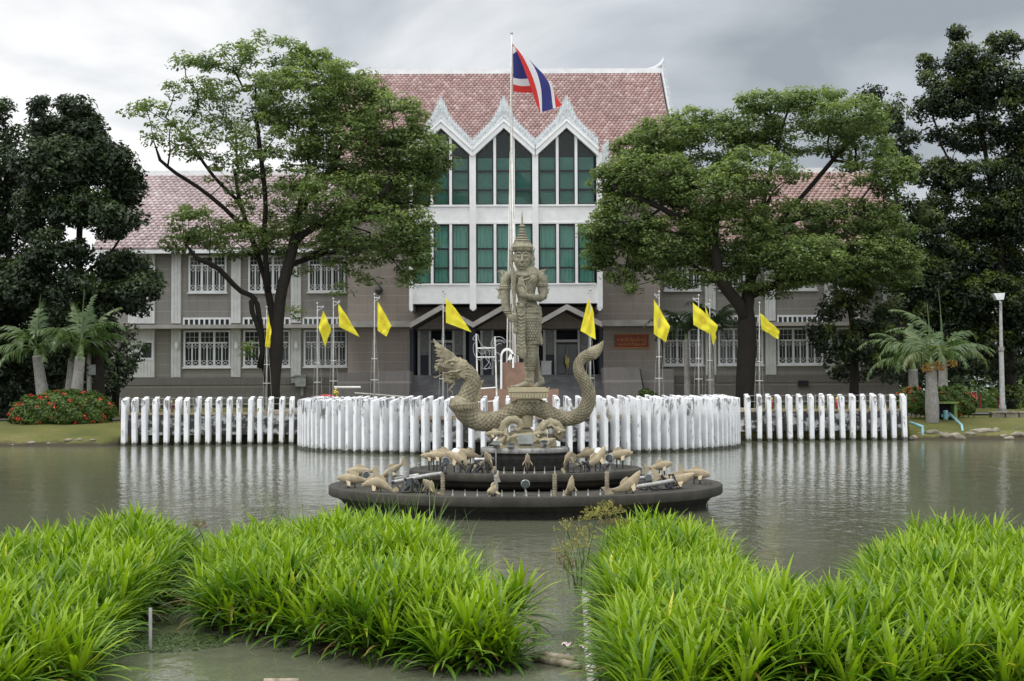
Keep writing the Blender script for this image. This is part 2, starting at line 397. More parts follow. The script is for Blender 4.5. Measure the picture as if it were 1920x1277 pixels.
def m_grass(name, a, b, c):
    n = NB(name); v = n.pos('World'); f = n.noise(v, .35, 5); g = n.noise(v, 9, 6, .8)
    k = n.ramp(f, [(.3, a), (.5, b), (.7, c)]); k = n.mix(n.ramp(g, [(.35, .45), (.6, 0.0)]), k, tuple(x*.45 for x in a)); sp = n.N('ShaderNodeSeparateXYZ'); n.L(v, sp.inputs[0]); mud = n.ramp(n.math('ADD', sp.outputs[2], n.math('MULTIPLY_ADD', n.noise(v, 1.2, 5, .7), .5, -.25)), [(.10, 1.0), (.26, 0.0)])
    k = n.mix(n.ramp(n.noise(v, 1.7, 6, .75), [(.45, 0.0), (.62, .55)]), k, (.13, .105, .055)); k = n.mix(mud, k, (.055, .048, .032)); n.col(k); n.set(.95, 0, .1)
    n.bump(g, .05); return n.m
m_grass('lawn', (.085, .11, .03), (.14, .15, .045), (.20, .185, .075))
def m_water():
    n = NB('pond_water'); v = n.pos('World', (1, .55, 1))
    f = n.noise(v, 4.2, 3, .55, .2); g = n.noise(v, 1.0, 3); h = n.noise(v, 18, 2)
    n.col(n.ramp(n.noise(n.pos('World'), .12, 4), [(.3, (.10, .105, .070)), (.7, (.13, .136, .094))])); n.set(.07, 0, .5)
    n.b.inputs['IOR'].default_value = 1.33
    s = n.math('ADD', n.math('MULTIPLY', f, 1.0), n.math('ADD', n.math('MULTIPLY', g, 1.6), n.math('MULTIPLY', h, .12)))
    n.bump(s, .013, 1.0); return n.m
m_water()
n_ = NB('trunk_skin')  # crownshaft of the palms
n_.col((.12, .17, .05)); n_.set(.5)
def m_flag():
    n = NB('flag_cloth_national'); a = n.N('ShaderNodeAttribute'); a.attribute_name = 'tint'
    r = n.N('ShaderNodeValToRGB'); r.color_ramp.interpolation = 'CONSTANT'; e = r.color_ramp.elements; n.L(a.outputs['Fac'], r.inputs[0])
    red, wh, bl = (.62, .05, .045, 1), (.74, .74, .76, 1), (.045, .05, .20, 1)
    for i, (p, c) in enumerate([(0, red), (1/6, wh), (2/6, bl), (4/6, wh), (5/6, red)]):
        if i < 2: e[i].position = p; e[i].color = c
        else: x = e.new(p); x.color = c
    n.col(r.outputs[0]); n.set(.8, 0, .2)
    tr = n.N('ShaderNodeBsdfTranslucent'); n.L(r.outputs[0], tr.inputs[0]); mx = n.N('ShaderNodeMixShader'); mx.inputs[0].default_value = .35
    n.L(n.b.outputs[0], mx.inputs[1]); n.L(tr.outputs[0], mx.inputs[2]); n.L(mx.outputs[0], n.nt.nodes['Material Output'].inputs[0])
m_flag()
def m_yflag():
    n = NB('flag_cloth_yellow'); a = n.N('ShaderNodeAttribute'); a.attribute_name = 'tint'; r = n.ramp(a.outputs['Fac'], [(0, (.74, .64, .04)), (.55, (.82, .74, .06)), (.8, (.80, .62, .06)), (1, (.74, .50, .06))])
    n.col(r); n.set(.8, 0, .2); tr = n.N('ShaderNodeBsdfTranslucent'); n.L(r, tr.inputs[0]); mx = n.N('ShaderNodeMixShader'); mx.inputs[0].default_value = .4
    n.L(n.b.outputs[0], mx.inputs[1]); n.L(tr.outputs[0], mx.inputs[2]); n.L(mx.outputs[0], n.nt.nodes['Material Output'].inputs[0])
m_yflag()

# ------------------------------------------------------------------ ground, water, roads
XL, XR = -19.0, 20.0                     # the raised lawn in front of the hall
FL, FR = 68.6, 71.2                      # shoreline left / right
def shore(x): return FL + (FR-FL)*min(1, max(0, (x-XL)/(XR-XL)))
def ss(a, b, x):
    t = min(1, max(0, (x-a)/(b-a))); return t*t*(3-2*t)
def gh(x, y):
    s = shore(x)
    wob = 0 if XL < x < XR else .9*mnoise.noise(Vector((x*.12, 3.1, 0)))+.35*mnoise.noise(Vector((x*.5, 7, 0)))
    d = y - s - wob
    bank = -1.3 + 1.35*ss(-2.5, .05, d) + .35*ss(0, 1.0, d) + .6*ss(.8, 7, d)
    if d > 0: bank += .07*mnoise.noise(Vector((x*.8, y*.8, 0)))*ss(0, .6, d)
    inside = ss(XL-.05, XL+.05, x)*(1-ss(XR-.05, XR+.05, x))
    plat = 1.47 if d > .75 else -1.3
    if y > s+12: inside = ss(XL-3, XL+3, x)*(1-ss(XR-3, XR+3, x))
    if y > s+22: inside = ss(-40, -20, x)*(1-ss(22, 42, x))
    return bank*(1-inside) + plat*inside
def ground():
    xs = sorted(set(list(np.arange(-400, -60, 20)) + list(np.arange(-60, -19.5, .8)) + [XL-.05, XL+.05, XR-.05, XR+.05] + list(np.arange(-18, 19.5, 1.5)) + list(np.arange(20.6, 60, .8)) + list(np.arange(60, 401, 20))))
    ys = sorted(set(list(np.arange(-60, 64, 8)) + list(np.arange(64, 80, .3)) + list(np.arange(80, 130, 2.5)) + [150, 200, 300, 500, 900, 2000]))
    V = [(x, y, gh(x, y)) for y in ys for x in xs]; nx = len(xs)
    Fq = [(j*nx+i, j*nx+i+1, (j+1)*nx+i+1, (j+1)*nx+i) for j in range(len(ys)-1) for i in range(nx-1)]
    o = link('ground', npmesh('ground', V, Fq, smooth=False), M['lawn']); tag(o, kind='structure')
ground()
mb = MB(); mb.add([(-400, -60, 0), (400, -60, 0), (400, 74, 0), (-400, 74, 0)], [(0, 1, 2, 3)])
tag(mb.build('water', M['pond_water'], fix=False), kind='structure')
def road(name, x0, x1, y0, y1, m):
    V = []; nx = 40
    for j, y in enumerate(np.linspace(y0, y1, 5)):
        for i in range(nx+1):
            x = x0+(x1-x0)*i/nx; V.append((x, y, gh(x, y)+.06))
    Fq = [(j*(nx+1)+i, j*(nx+1)+i+1, (j+1)*(nx+1)+i+1, (j+1)*(nx+1)+i) for j in range(4) for i in range(nx)]
    tag(link(name, npmesh(name, V, Fq), m), kind='structure')
road('road', -90, -20.5, 79, 84.5, M['asphalt']); road('road', 23, 100, 84, 90, M['asphalt'])
# round paved platform
CX, CY, RR = 0.3, 66.4, 10.2
mb = MB(); mb.lathe((CX, CY, 0), [(RR-.62, -.6), (RR-.62, 1.5)], 96)
tag(mb.build('plaza', M['paving']), kind='structure')
mb = MB(); mb.box(-14, 13.5, 78, 98.9, 1.0, 1.52)
tag(mb.build('path', M['paving']), kind='structure')

# ------------------------------------------------------------------ white concrete fin fences
def fin_mesh(thick, depth, seed):
    r = random.Random(seed); t = thick/2; c = .02
    zt = 2.17 + r.uniform(-.015, .015)
    prof = [(0, -.4), (0, zt), (depth, zt+.17), (depth, 1.62), (depth*.93, 1.42), (depth*.72, 1.2), (depth*.66, .9), (depth*.66, -.4)]
    mb = MB(); mb.prism([(-t, y, z) for y, z in prof], (thick, 0, 0))
    me = mb.mesh('post'); bm = bmesh.new(); bm.from_mesh(me)
    bmesh.ops.bevel(bm, geom=[e for e in bm.edges], offset=.012, segments=1, affect='EDGES'); bm.to_mesh(me); bm.free(); return me
def fence_straight(x0, x1, n, label, skip=()):
    y0, y1 = shore(x0), shore(x1)
    root = empty('fin_fence', ((x0+x1)/2, (y0+y1)/2, 0), label, 'fence', 'white concrete fin fences round the pond edge')
    mes = [fin_mesh(.21, .62, k) for k in range(5)]
    for me in mes: me.materials.append(M['fin_paint'])
    for i in range(n):
        x = x0 + (x1-x0)*i/(n-1) + random.uniform(-.03, .03); y = y0+(y1-y0)*(x-x0)/(x1-x0)
        o = bpy.data.objects.new('post', mes[i % 5]); col.objects.link(o); o.parent = root
        o.location = (x-root.location.x, y-root.location.y, random.uniform(-.02, .02)); o.rotation_euler = (0, R(random.uniform(-.9, .9)), R(random.uniform(-4, 4)))
    if x0 < 0: x1 += 1.3
    else: x0 -= 1.4
    mb = MB()
    mb.prism([(x0-.1, y0+.45, .48), (x1+.1, y1+.45, .48), (x1+.1, y1+.62, .48), (x0-.1, y0+.62, .48)], (0, 0, .97))
    mb.build('retaining_wall', M['retaining_paint'], root)
    mb = MB(); mb.prism([(x0-.1, y0+.42, 1.453), (x1+.1, y1+.42, 1.453), (x1+.1, y1+1.0, 1.453), (x0-.1, y0+1.0, 1.453)], (0, 0, .11))
    mb.build('coping', M['ledge_tan'], root)
    mb = MB(); mb.prism([(x0-.1, y0+.9, -1), (x1+.1, y1+.9, -1), (x1+.1, y1+1.1, -1), (x0-.1, y0+1.1, -1)], (0, 0, 2.44))
    mb.build('footing', M['basin_wall'], root)
    return root
fence_straight(-18.75, -10.75, 17, 'straight run of white concrete fins along the bank left of the round platform')
fence_straight(11.75, 19.65, 16, 'straight run of white concrete fins along the bank right of the round platform')
def fence_round():
    root = empty('fin_fence', (CX, CY, 0), 'curved ring of white concrete fins round the platform behind the fountain', 'fence', 'white concrete fin fences round the pond edge')
    mes = [fin_mesh(.16, .82, 20+k) for k in range(6)]
    for me in mes: me.materials.append(M['fin_paint'])
    step = .50/RR; k = 0; a = -R(101)
    while a < R(101):
        o = bpy.data.objects.new('post', mes[k % 6]); col.objects.link(o); o.parent = root
        o.location = (RR*math.sin(a), -RR*math.cos(a), random.uniform(-.02, .02)); o.rotation_euler = (0, 0, a + R(random.uniform(-1.5, 1.5)))
        a += step; k += 1
    mb = MB()
    def arc(r0, r1, z0, z1, m=None):
        n = 80; A = [R(-103)+R(206)*i/n for i in range(n+1)]
        for i in range(n):
            p = [(CX+r*math.sin(t), CY-r*math.cos(t)) for t in (A[i], A[i+1]) for r in (r0, r1)]
            mb.prism([(p[0][0], p[0][1], z0), (p[1][0], p[1][1], z0), (p[3][0], p[3][1], z0), (p[2][0], p[2][1], z0)], (0, 0, z1-z0))
    arc(RR-.6, RR-.48, .5, 1.4); mb.build('retaining_wall', M['retaining_paint'], root)
    mb = MB(); arc(RR-.8, RR-.45, 1.403, 1.55); mb.build('coping', M['ledge_tan'], root)
    mb = MB(); arc(RR-.75, RR-.62, -.8, 1.4); mb.build('footing', M['basin_wall'], root)
fence_round()

# ------------------------------------------------------------------ the hall
HALL = empty('auditorium_building', (-.5, 100, 1.5), 'grey stone two storey hall with pink tiled roofs and a white three gabled window bay', 'building')
def part(mb, name, mat, parent=HALL, smooth=False):
    if name in ('sill', 'porch_panel', 'porch_dado', 'ridge_cap', 'column', 'gable_wall', 'mullion', 'corner_ornament', 'porch_frame', 'porch_fascia', 'porch_roof', 'bay_roof'):
        return [q.build(name, M[mat], parent, smooth) for q in islands(mb)][0]
    return mb.build(name, M[mat], parent, smooth)
DW, DH, DB = 102.0, 99.0, 95.5           # front of wings, main block, window bay
G0 = 1.2
zc = BZ(607, 98); zcan = zc
def tiles(name, x0, x1, ya, za, yb, zb, tw, th, mat, parent=HALL):
    L_ = math.hypot(yb-ya, zb-za); nr = int(L_/th); nc = int((x1-x0)/tw)
    s = np.array([0, (yb-ya)/L_, (zb-za)/L_]); nrm = np.array([0, -s[2], s[1]])
    V = []; Fq = []; T = []
    prof = [(0, 0), (.18, .035), (.5, .055), (.82, .035), (1, 0)]
    base = np.array([0, ya, za])
    allv = []; allf = []; k = 0
    for r in range(nr):
        off = .5*tw*(r % 2)
        for c in range(-1, nc+1):
            xa = x0 + c*tw + off; xb = xa + tw*.97
            if xb < x0+.02 or xa > x1-.02: continue
            xa = max(xa, x0); xb = min(xb, x1)
            j = rng.uniform(-.006, .006); vs = []
            for (u, h) in prof:
                x = xa+(xb-xa)*u
                lo = base + s*(r*th-.03); hi = base + s*((r+1)*th+.03)
                vs.append(lo + nrm*(.085+h*1.5+j) + [x, 0, 0]); vs.append(hi + nrm*(.012+h*1.2+j) + [x, 0, 0]); vs.append(lo + nrm*(-.01) + [x, 0, 0])
            allv += vs
            for i in range(4):
                a = k+i*3; allf.append((a, a+3, a+4, a+1)); allf.append((a+2, a+5, a+3, a))
            t = min(1, max(0, rng.normal(.5, .22))); T += [t]*15; k += 15
    o = link(name, npmesh(name, np.array(allv), allf, T), M[mat], parent); return o
def slab(name, x0, x1, pts, mat, parent=HALL):   # pts: list of (y,z) profile
    mb = MB(); mb.prism([(x0, y, z) for y, z in pts], (x1-x0, 0, 0)); return part(mb, name, mat, parent)
# main roof
MX0, MX1 = -12.9, 11.75; RZ = BZ(137, 109); EZ = BZ(327, 97.6)
rf = slab('roof', MX0, MX1, [(97.6, EZ-.12), (97.6, EZ-.35), (109, RZ-.4), (120.4, EZ-.35), (120.4, EZ-.12), (109, RZ-.02)], 'soffit')
tiles('roof_tiles', MX0+.25, MX1-.25, 97.45, EZ-.1, 109, RZ, .31, .37, 'tile_red', rf)
mb = MB(); mb.box(MX0-.1, MX1+.1, 108.75, 109.25, RZ-.1, RZ+.28); part(mb, 'ridge_cap', 'trim_white', rf)
# barge boards with flame finials at each end
for sx, X in ((-1, MX0), (1, MX1)):
    mb = MB(); mb.prism([(X-.16, 97.2, EZ-.45), (X-.16, 97.2, EZ+.1), (X-.16, 109, RZ+.45), (X-.16, 109, RZ-.35)], (.32, 0, 0))
    mb.prism([(X-.16, 109, RZ-.35), (X-.16, 109, RZ+.45), (X-.16, 120.6, EZ+.1), (X-.16, 120.6, EZ-.45)], (.32, 0, 0))
    n = 30
    for i in range(n):
        t = i/n; y = 97.4+11.4*t; z = EZ+.1+(RZ+.4-EZ)*t*.985; mb.prism([(X-.08, y, z-.1), (X-.08, y+.36, z+.2), (X-.08, y-.05, z+.62)], (.16, 0, 0))
    mb.tube([(X-sx*1.2, 109, RZ+.2), (X-sx*.6, 109, RZ+.32), (X-sx*.2, 109, RZ+.55), (X, 109, RZ+.85), (X+sx*.04, 109, RZ+1.25)], [.13, .17, .2, .14, .02], 8)
    part(mb, 'barge_board', 'ornament_white', rf)
mb = MB(); X = MX0-.3; mb.tube([(X, 109, RZ), (X, 109, RZ+1.4)], .03, 6); part(mb, 'lightning_rod', 'steel', rf)
# main block
HX0, HX1 = BX(652, 600, DH), BX(1238, 600, DH)
wl = MB(); wl.box(HX0, HX1, DH, 119, zc-.3, EZ+.05)
wl.box(HX0, BX(768, 600, DH), DH, 119, G0, zc-.3); wl.box(BX(1131, 600, DH), HX1, DH, 119, G0, zc-.3)
part(wl, 'wall', 'hall_stone')
mb = MB()
for X in (MX0+.6, MX1-.6): mb.prism([(X, 99, EZ-.3), (X, 119, EZ-.3), (X, 109, RZ-.5)], (.2, 0, 0))
part(mb, 'gable_wall', 'hall_stone')
# wings
WX0, WX1 = -29.0, 27.6
WEZ = BZ(464, 100.8); WRZ = BZ(325, 110.5)
for i, (a, b) in enumerate(((WX0, HX0+.02), (HX1-.02, WX1))):
    mb = MB(); mb.box(a, b, DW, 119, BZ(706, DW), WEZ); part(mb, 'wing_wall', 'wing_stone')
    mb = MB(); mb.box(a-.05 if i == 0 else a, b if i == 0 else b+.05, DW-.18, 119.1, G0, BZ(706, DW)); z_ = BZ(716, DW)
    mb.box(a-.08, b+.08, DW-.24, DW-.1, z_-.12, z_); mb.box(a-.08, b+.08, DW-.30, DW-.1, BZ(742, DW)-.6, BZ(735, DW))
    part(mb, 'plinth', 'plinth_stone')
    ra = a-.9 if i == 0 else a-1.3; rb = b+1.3 if i == 0 else b+.9
    w_ = slab('wing_roof', ra, rb, [(100.9, WEZ-.02), (100.9, WEZ-.3), (110.5, WRZ-.35), (120, WEZ-.3), (120, WEZ-.02), (110.5, WRZ-.02)], 'soffit')
    tiles('roof_tiles', ra+.1, rb-.1, 100.75, WEZ, 110.5, WRZ, .42, .42, 'tile_pale' if i == 0 else 'tile_orange', w_)
    mb = MB(); mb.box(ra-.05, rb+.05, 110.3, 110.7, WRZ-.1, WRZ+.3); mb.box(ra, rb, 100.68, 100.88, WEZ-.32, WEZ-.05); part(mb, 'ridge_cap', 'trim_white', w_)
# canopy between storeys
cb_, ct = BZ(613, 100.5), BZ(606, 100.5)
for a, b in ((WX0-.1, BX(768, 606, 97)), (BX(1131, 606, 97), WX1+.1)):
    mb = MB(); mb.box(a, b, 100.6, 102.2, cb_, ct); 
    part(mb, 'canopy_slab', 'canopy_grey')
for a, b in ((HX0-.5, BX(770, 606, 97)), (BX(1129, 606, 97), HX1+.5)):
    mb = MB(); mb.box(a, b, 97.4, 99.1, BZ(612, 97.4), BZ(601, 97.4)); part(mb, 'canopy_slab', 'canopy_grey')
# white pilasters and boarded panels
def wx(px): return BX(px, 600, DW)
def pil(p0, p1, y0, y1, mat='board_white', d=.16, boards=0):
    a, b = wx(p0), wx(p1); mb = MB(); z0, z1 = BZ(y1, DW), BZ(y0, DW)
    mb.box(a, b, DW-d, DW+.05, z0, z1)
    if boards:
        n = boards
        for k in range(n):
            xa = a+(b-a)*k/n; mb.box(xa+.015, xa+(b-a)/n-.03, DW-d-.03, DW-d+.01, z0+.02, z1-.02)
    part(mb, 'pilaster' if p1-p0 < 30 else 'boarded_panel', mat)
for a, b in ((322, 340), (434, 452), (546, 565), (1434, 1454), (1546, 1564), (1322, 1342), (1655, 1672)):
    pil(a, b, 466, 604, boards=3); pil(a, b, 614, 705, boards=3)
pil(241, 291, 466, 604, boards=8); pil(241, 291, 614, 705, boards=8)
pil(1595, 1612, 466, 604, boards=3); pil(1595, 1612, 614, 705, boards=3)

def lattice_window(px0, px1, py0, py1, D, units, transom=.26, parent=HALL, cols=2):
    a, b = BX(px0, 600, D), BX(px1, 600, D); z0, z1 = BZ(py1, D), BZ(py0, D); y = D
    f = MB(); fw = .13
    f.box(a, b, y-.14, y, z0, z0+fw); f.box(a, b, y-.14, y, z1-fw, z1); f.box(a-.08, b+.08, y-.22, y, z0-.1, z0-.002)
    f.box(a, a+fw, y-.137, y, z0+fw, z1-fw); f.box(b-fw, b, y-.137, y, z0+fw, z1-fw)
    W = b-a-2*fw; uw = W/units; zt = z1-fw-(z1-z0)*transom
    tb = .11
    for u in range(units):
        xa = a+fw+u*uw; xb = xa+uw
        if u: f.box(xa-.08, xa+.08, y-.134, y, z0+fw, z1-fw)
        if transom: f.box(xa+.08, xb-.08, y-.131, y, zt-tb, zt)
        la, lb = xa+(.07 if u else 0), xb-(.07 if u < units-1 else 0)
        g = .02
        if transom:
            for k in range(1, 3): xx = la+(lb-la)*k/3; f.box(xx-g/2, xx+g/2, y-.10, y-.07, zt, z1-fw)
            zz = (zt+z1-fw)/2; f.box(la, lb, y-.098, y-.072, zz-g/2, zz+g/2)
        ztop = zt-tb if transom else z1-fw
        cw = (lb-la)/cols
        for c in range(cols):
            ca, cb = la+c*cw, la+(c+1)*cw; zl = z0+fw; H = ztop-zl
            if c: f.box(ca-.045, ca+.045, y-.128, y, zl, ztop)
            xx = ca+(cb-ca)/2; f.box(xx-g/2, xx+g/2, y-.09, y-.065, zl+H*.2, ztop)
            z2 = zl+H*.22; f.box(ca, cb, y-.088, y-.067, z2-g/2, z2+g/2)
            for (p, q) in (((ca, zl), (cb, z2)), ((cb, zl), (ca, z2))): f.bar((p[0], y-.08, p[1]), (q[0], y-.08, q[1]), .03, .02, up=(0, 1, 0))
            cx_, cz_ = (ca+cb)/2, ztop-H*.13; d_ = min(cw*.42, H*.1)
            pts = [(cx_-d_, cz_), (cx_, cz_+d_), (cx_+d_, cz_), (cx_, cz_-d_)]
            for q in range(4): f.bar((pts[q][0], y-.08, pts[q][1]), (pts[(q+1) % 4][0], y-.08, pts[(q+1) % 4][1]), .03, .02, up=(0, 1, 0))
    o = f.build('window', M['trim_white'], parent)
    g = MB(); g.box(a+.02, b-.02, y-.03, y-.004, z0+.02, z1-.02); g.build('pane', M['dark_glass'], o)
    return o
for a, b in ((345, 433), (457, 545), (570, 651), (1243, 1318), (1346, 1430), (1457, 1542), (1568, 1652)):
    lattice_window(a, b, 617, 686, DW, 3, .27)
for a, b in ((354, 425), (466, 537), (578, 648), (1246, 1314), (1350, 1420), (1462, 1532), (1570, 1640)):
    lattice_window(a, b, 477, 546, DW, 3, .2)
for a, b in ((344, 433), (456, 545), (568, 651), (1243, 1320), (1345, 1432), (1457, 1542)):   # ribbon windows over the canopy
    xa, xb = wx(a), wx(b); z0, z1 = BZ(610, DW), BZ(593, DW); mb = MB(); y = DW
    mb.box(xa, xb, y-.12, y, z1-.14, z1); mb.box(xa, xb, y-.12, y, z0, z0+.14)
    n = 9
    for k in range(n+1): xx = xa+.05+(xb-xa-.1)*k/n; mb.box(xx-.06, xx+.06, y-.117, y, z0+.14, z1-.14)
    o = part(mb, 'ribbon_window', 'trim_white'); g = MB(); g.box(xa+.02, xb-.02, y-.05, y-.01, z0+.02, z1-.02); g.build('pane', M['dark_glass'], o)
for px, y0, y1 in ((270, 640, 668), (272, 500, 520)):
    xa, xb = wx(px), wx(px+16); mb = MB(); za, zb = BZ(y1, DW), BZ(y0, DW)
    mb.box(xa-.15, xb+.15, DW-.24, DW-.15, za-.15, zb+.15); o = part(mb, 'window', 'trim_white'); g = MB(); g.box(xa, xb, DW-.26, DW-.2, za, zb); g.build('pane', M['dark_glass'], o)
for px in (331, 443, 555):
    mb = MB(); p = Q(px, 646, DW-.28); mb.tube([(p.x, p.y, p.z-.3), (p.x, p.y, p.z-.15), (p.x, p.y, p.z+.15), (p.x, p.y, p.z+.3)], [.04, .15, .15, .05], 10); mb.box(p.x-.06, p.x+.06, p.y, DW-.15, p.z-.04, p.z+.04)
    part(mb, 'wall_lamp', 'lamp_white')
mb = MB(); a, b = wx(1494), wx(1513); mb.box(a, b, DW-.33, DW-.2, BZ(727, DW), BZ(716, DW)); part(mb, 'vent', 'interior')
for px in (711, 1183):                    # dark lotus shaped lamps on the stone wall
    p = Q(px, 543, DH-.2); mb = MB(); mb.lathe((p.x, p.y, p.z), [(.02, -.34), (.2, -.2), (.29, 0), (.2, .18), (.06, .34), (.01, .5)], 8); mb.box(p.x-.1, p.x+.1, p.y, DH+.02, p.z-.1, p.z+.1)
    part(mb, 'wall_ornament', 'dark_metal')

# ------------------------------------------------------------------ white window bay
BAY = MB(); y = DB
def bx(px): return BX(px, 400, DB)
def bz(py): return BZ(py, DB)
bl, br = bx(768), bx(1130); groups = [(776, 881), (894, 999), (1011, 1117)]
zbt, zbb = bz(283), bz(570)
mb = MB()
mb.box(bl+.25, br-.25, DB+.9, DH, zbb, bz(330)); part(mb, 'bay_core', 'interior')
mb = MB()
for a, b in groups: mb.prism([(bx(a)-.1, DB+.75, bz(335)), (bx(b)+.1, DB+.75, bz(335)), (bx(b)+.1, DB+.75, bz(284)), ((bx(a)+bx(b))/2, DB+.75, bz(236)), (bx(a)-.1, DB+.75, bz(284))], (0, .1, 0))
for q_ in islands(mb): part(q_, 'bay_backing', 'interior')
mb = MB()
mb.box(bl, bl+.3, DB+.02, DH-.01, bz(300), -0+zbt) if False else None
mb.box(bl, bl+.24, DB-.1, DH, bz(580), bz(287)); mb.box(br-.36, br, DB-.1, DH, bz(578), bz(287))
mb.box(bl+.24, br-.36, DB+.05, DB+.9, bz(569), bz(533))       # lower spandrel
mb.box(bl+.24, br-.36, DB+.05, DB+.9, bz(417.5), bz(387))       # middle spandrel
for a, b in ((881.5, 893.5), (999.5, 1010.5)):
    mb.box(bx(a), bx(b), DB-.22, DB+.9, bz(579), bz(284))
    mb.prism([(bx(a), DB-.22, bz(579)), (bx(b), DB-.22, bz(579)), ((bx(a)+bx(b))/2, DB-.22, bz(583))], (0, 1.1, 0))
for x0_, x1_ in ((bl, bl+.3), (br-.42, br)):
    mb.prism([(x0_, DB-.12, bz(579)), (x1_, DB-.12, bz(579)), ((x0_+x1_)/2, DB-.12, bz(584))], (0, 3.4, 0))
part(mb, 'bay_wall', 'white_paint')
mb = MB()
for a, b in groups:
    xa, xb = bx(a), bx(b)
    mb.box(xa-.02, xb+.02, DB-.03, DB+.3, bz(387), bz(383.5)); mb.box(xa-.02, xb+.02, DB-.01, DB+.3, bz(419.5), bz(416)); mb.box(xa-.02, xb+.02, DB-.02, DB+.3, bz(534), bz(531))
part(mb, 'sill', 'white_paint')
def pane_set(xa, xb, zlo, zl, zr, zpk, xpk, bars):
    # black frame round one tall light; top edge follows the gable
    def top(x):
        if xpk is None: return zl
        return min(zl + (zpk-zl)*(x-gx0)/(gxm-gx0), zl + (zpk-zl)*(gx1-x)/(gx1-gxm))
    f = MB(); t = .07; yy = DB+.12
    f.box(xa, xa+t, yy, yy+.1, zlo, top(xa)+.0); f.box(xb-t, xb, yy, yy+.1, zlo, top(xb))
    f.box(xa+t, xb-t, yy+.002, yy+.1, zlo, zlo+t)
    for bz_ in bars: f.box(xa+t, xb-t, yy+.003, yy+.1, bz_-.06, bz_+.06)
    xs = [xa+t] + ([gxm] if xa < gxm < xb and xpk is not None else []) + [xb-t]
    for p, q in zip(xs[:-1], xs[1:]): f.prism([(p, yy+.001, top(p)-t*1.4), (q, yy+.001, top(q)-t*1.4), (q, yy+.001, top(q)), (p, yy+.001, top(p))], (0, .1, 0))
    o = part(f, 'window', 'window_black')
    g = MB(); poly = [(xa, yy+.05, zlo), (xb, yy+.05, zlo), (xb, yy+.05, top(xb))] + ([(gxm, yy+.05, zpk)] if len(xs) == 3 else []) + [(xa, yy+.05, top(xa))]
    g.prism(poly, (0, .012, 0)); g.build('pane', M['glass'], o)
    return o
def curtain(xa, xb, z0, z1, parent, seed, folds):
    n = int((xb-xa)/.05); V = []; r = random.Random(seed); ph = r.uniform(0, 6)
    for i in range(n+1):
        x = xa+(xb-xa)*i/n; d = .05*math.sin(x*2*math.pi/.24+ph+.5*math.sin(x*3)) if folds else .008*math.sin(x*3+ph)
        V += [(x, DB+.34+d, z0), (x, DB+.34+d, z1)]
    mb = MB(); mb.add(V, [(2*i, 2*i+2, 2*i+3, 2*i+1) for i in range(n)]); mb.build('curtain', M['curtain_teal' if folds else 'curtain_dim'], parent, True, fix=False)
GZ0, GZP = bz(288), bz(241.5)
for gi, (a, b) in enumerate(groups):
    gx0, gx1 = bx(a), bx(b); gxm = (gx0+gx1)/2; third = (gx1-gx0)/3
    for k in range(3):
        xa = gx0+third*k+(.09 if k else .02); xb = gx0+third*(k+1)-(.09 if k < 2 else .02)
        o = pane_set(xa, xb, bz(383.5), GZ0, GZ0, GZP, 1, (bz(320), bz(355.5))); curtain(xa, xb, bz(384), bz(296+gi*-1), o, gi*3+k, False)
        o = pane_set(xa, xb, bz(531), bz(420), bz(420), None, None, (bz(466), bz(502))); curtain(xa, xb, bz(531), bz(420.5), o, gi*7+k, True)
    mb = MB()
    for k in (1, 2):
        xm = gx0+third*k; tz = GZ0+(GZP-GZ0)*(1-abs(xm-gxm)/(gx1-gxm))
        mb.box(xm-.09, xm+.09, DB-.02, DB+.3, bz(383.5), tz+.05); mb.box(xm-.09, xm+.09, DB-.015, DB+.3, bz(531), bz(420))
    part(mb, 'mullion', 'white_paint')
    # gable over each group: chevron board, carved ornament above, little tiled roof running back
    mb = MB(); h = .62; e = .18
    xl, xr = bx(a)-.24, bx(b)+.24; zl = GZ0-.28
    for s_, (p, q) in enumerate((((xl, zl), (gxm, GZP)), ((gxm, GZP), (xr, zl)))):
        mb.prism([(p[0], DB-.35, p[1]+.02), (q[0], DB-.35, q[1]+.02), (q[0], DB-.35, q[1]+h), (p[0], DB-.35, p[1]+h)], (0, .7, 0))
        mb.prism([(p[0], DB-.45, p[1]+h-.2), (q[0], DB-.45, q[1]+h-.2), (q[0], DB-.45, q[1]+h+.02), (p[0], DB-.45, p[1]+h+.02)], (0, .2, 0))
    part(mb, 'gable_board', 'white_paint')
    mb = MB(); n = 13
    zp = bz(221)+.05; zv = GZ0+h-.3
    for sgn in (-1, 1):
        xe = xl if sgn < 0 else xr
        for k in range(n):
            t0, t1 = k/n, (k+1)/n
            xA = gxm+(xe-gxm)*t0; xB = gxm+(xe-gxm)*t1; zA = zp+(zv-zp)*t0; zB = zp+(zv-zp)*t1
            up = .62+.85*math.exp(-(t0/.2)**2)+.05*random.random(); up2 = .62+.85*math.exp(-(t1/.2)**2)
            mb.prism([(xA, DB-.28, zA-.06), (xB, DB-.28, zB-.06), (xB, DB-.28, zB+up2*.8), (xA+(xB-xA)*.35, DB-.28, zA+(zB-zA)*.3+up+.06), (xA, DB-.28, zA+up*.85)], (0, .16, 0))
            mb.ell((xA*.5+xB*.5, DB-.28, (zA+zB)/2+up*.45), (.10, .04, up*.28), 8, 6)
    mb.prism([(gxm-.5, DB-.29, zp+.3), (gxm+.5, DB-.29, zp+.3), (gxm, DB-.29, bz(193))], (0, .18, 0))
    part(mb, 'gable_ornament', 'ornament_white')
    mb = MB()
    for sgn in (-1, 1):
        xe = xl if sgn < 0 else xr
        mb.prism([(gxm, DB+.35, GZP+.5), (xe, DB+.35, zl+.5), (xe, DB+.35, zl+.35), (gxm, DB+.35, GZP+.35)], (0, 6.5, 0))
    part(mb, 'bay_roof', 'tile_red')
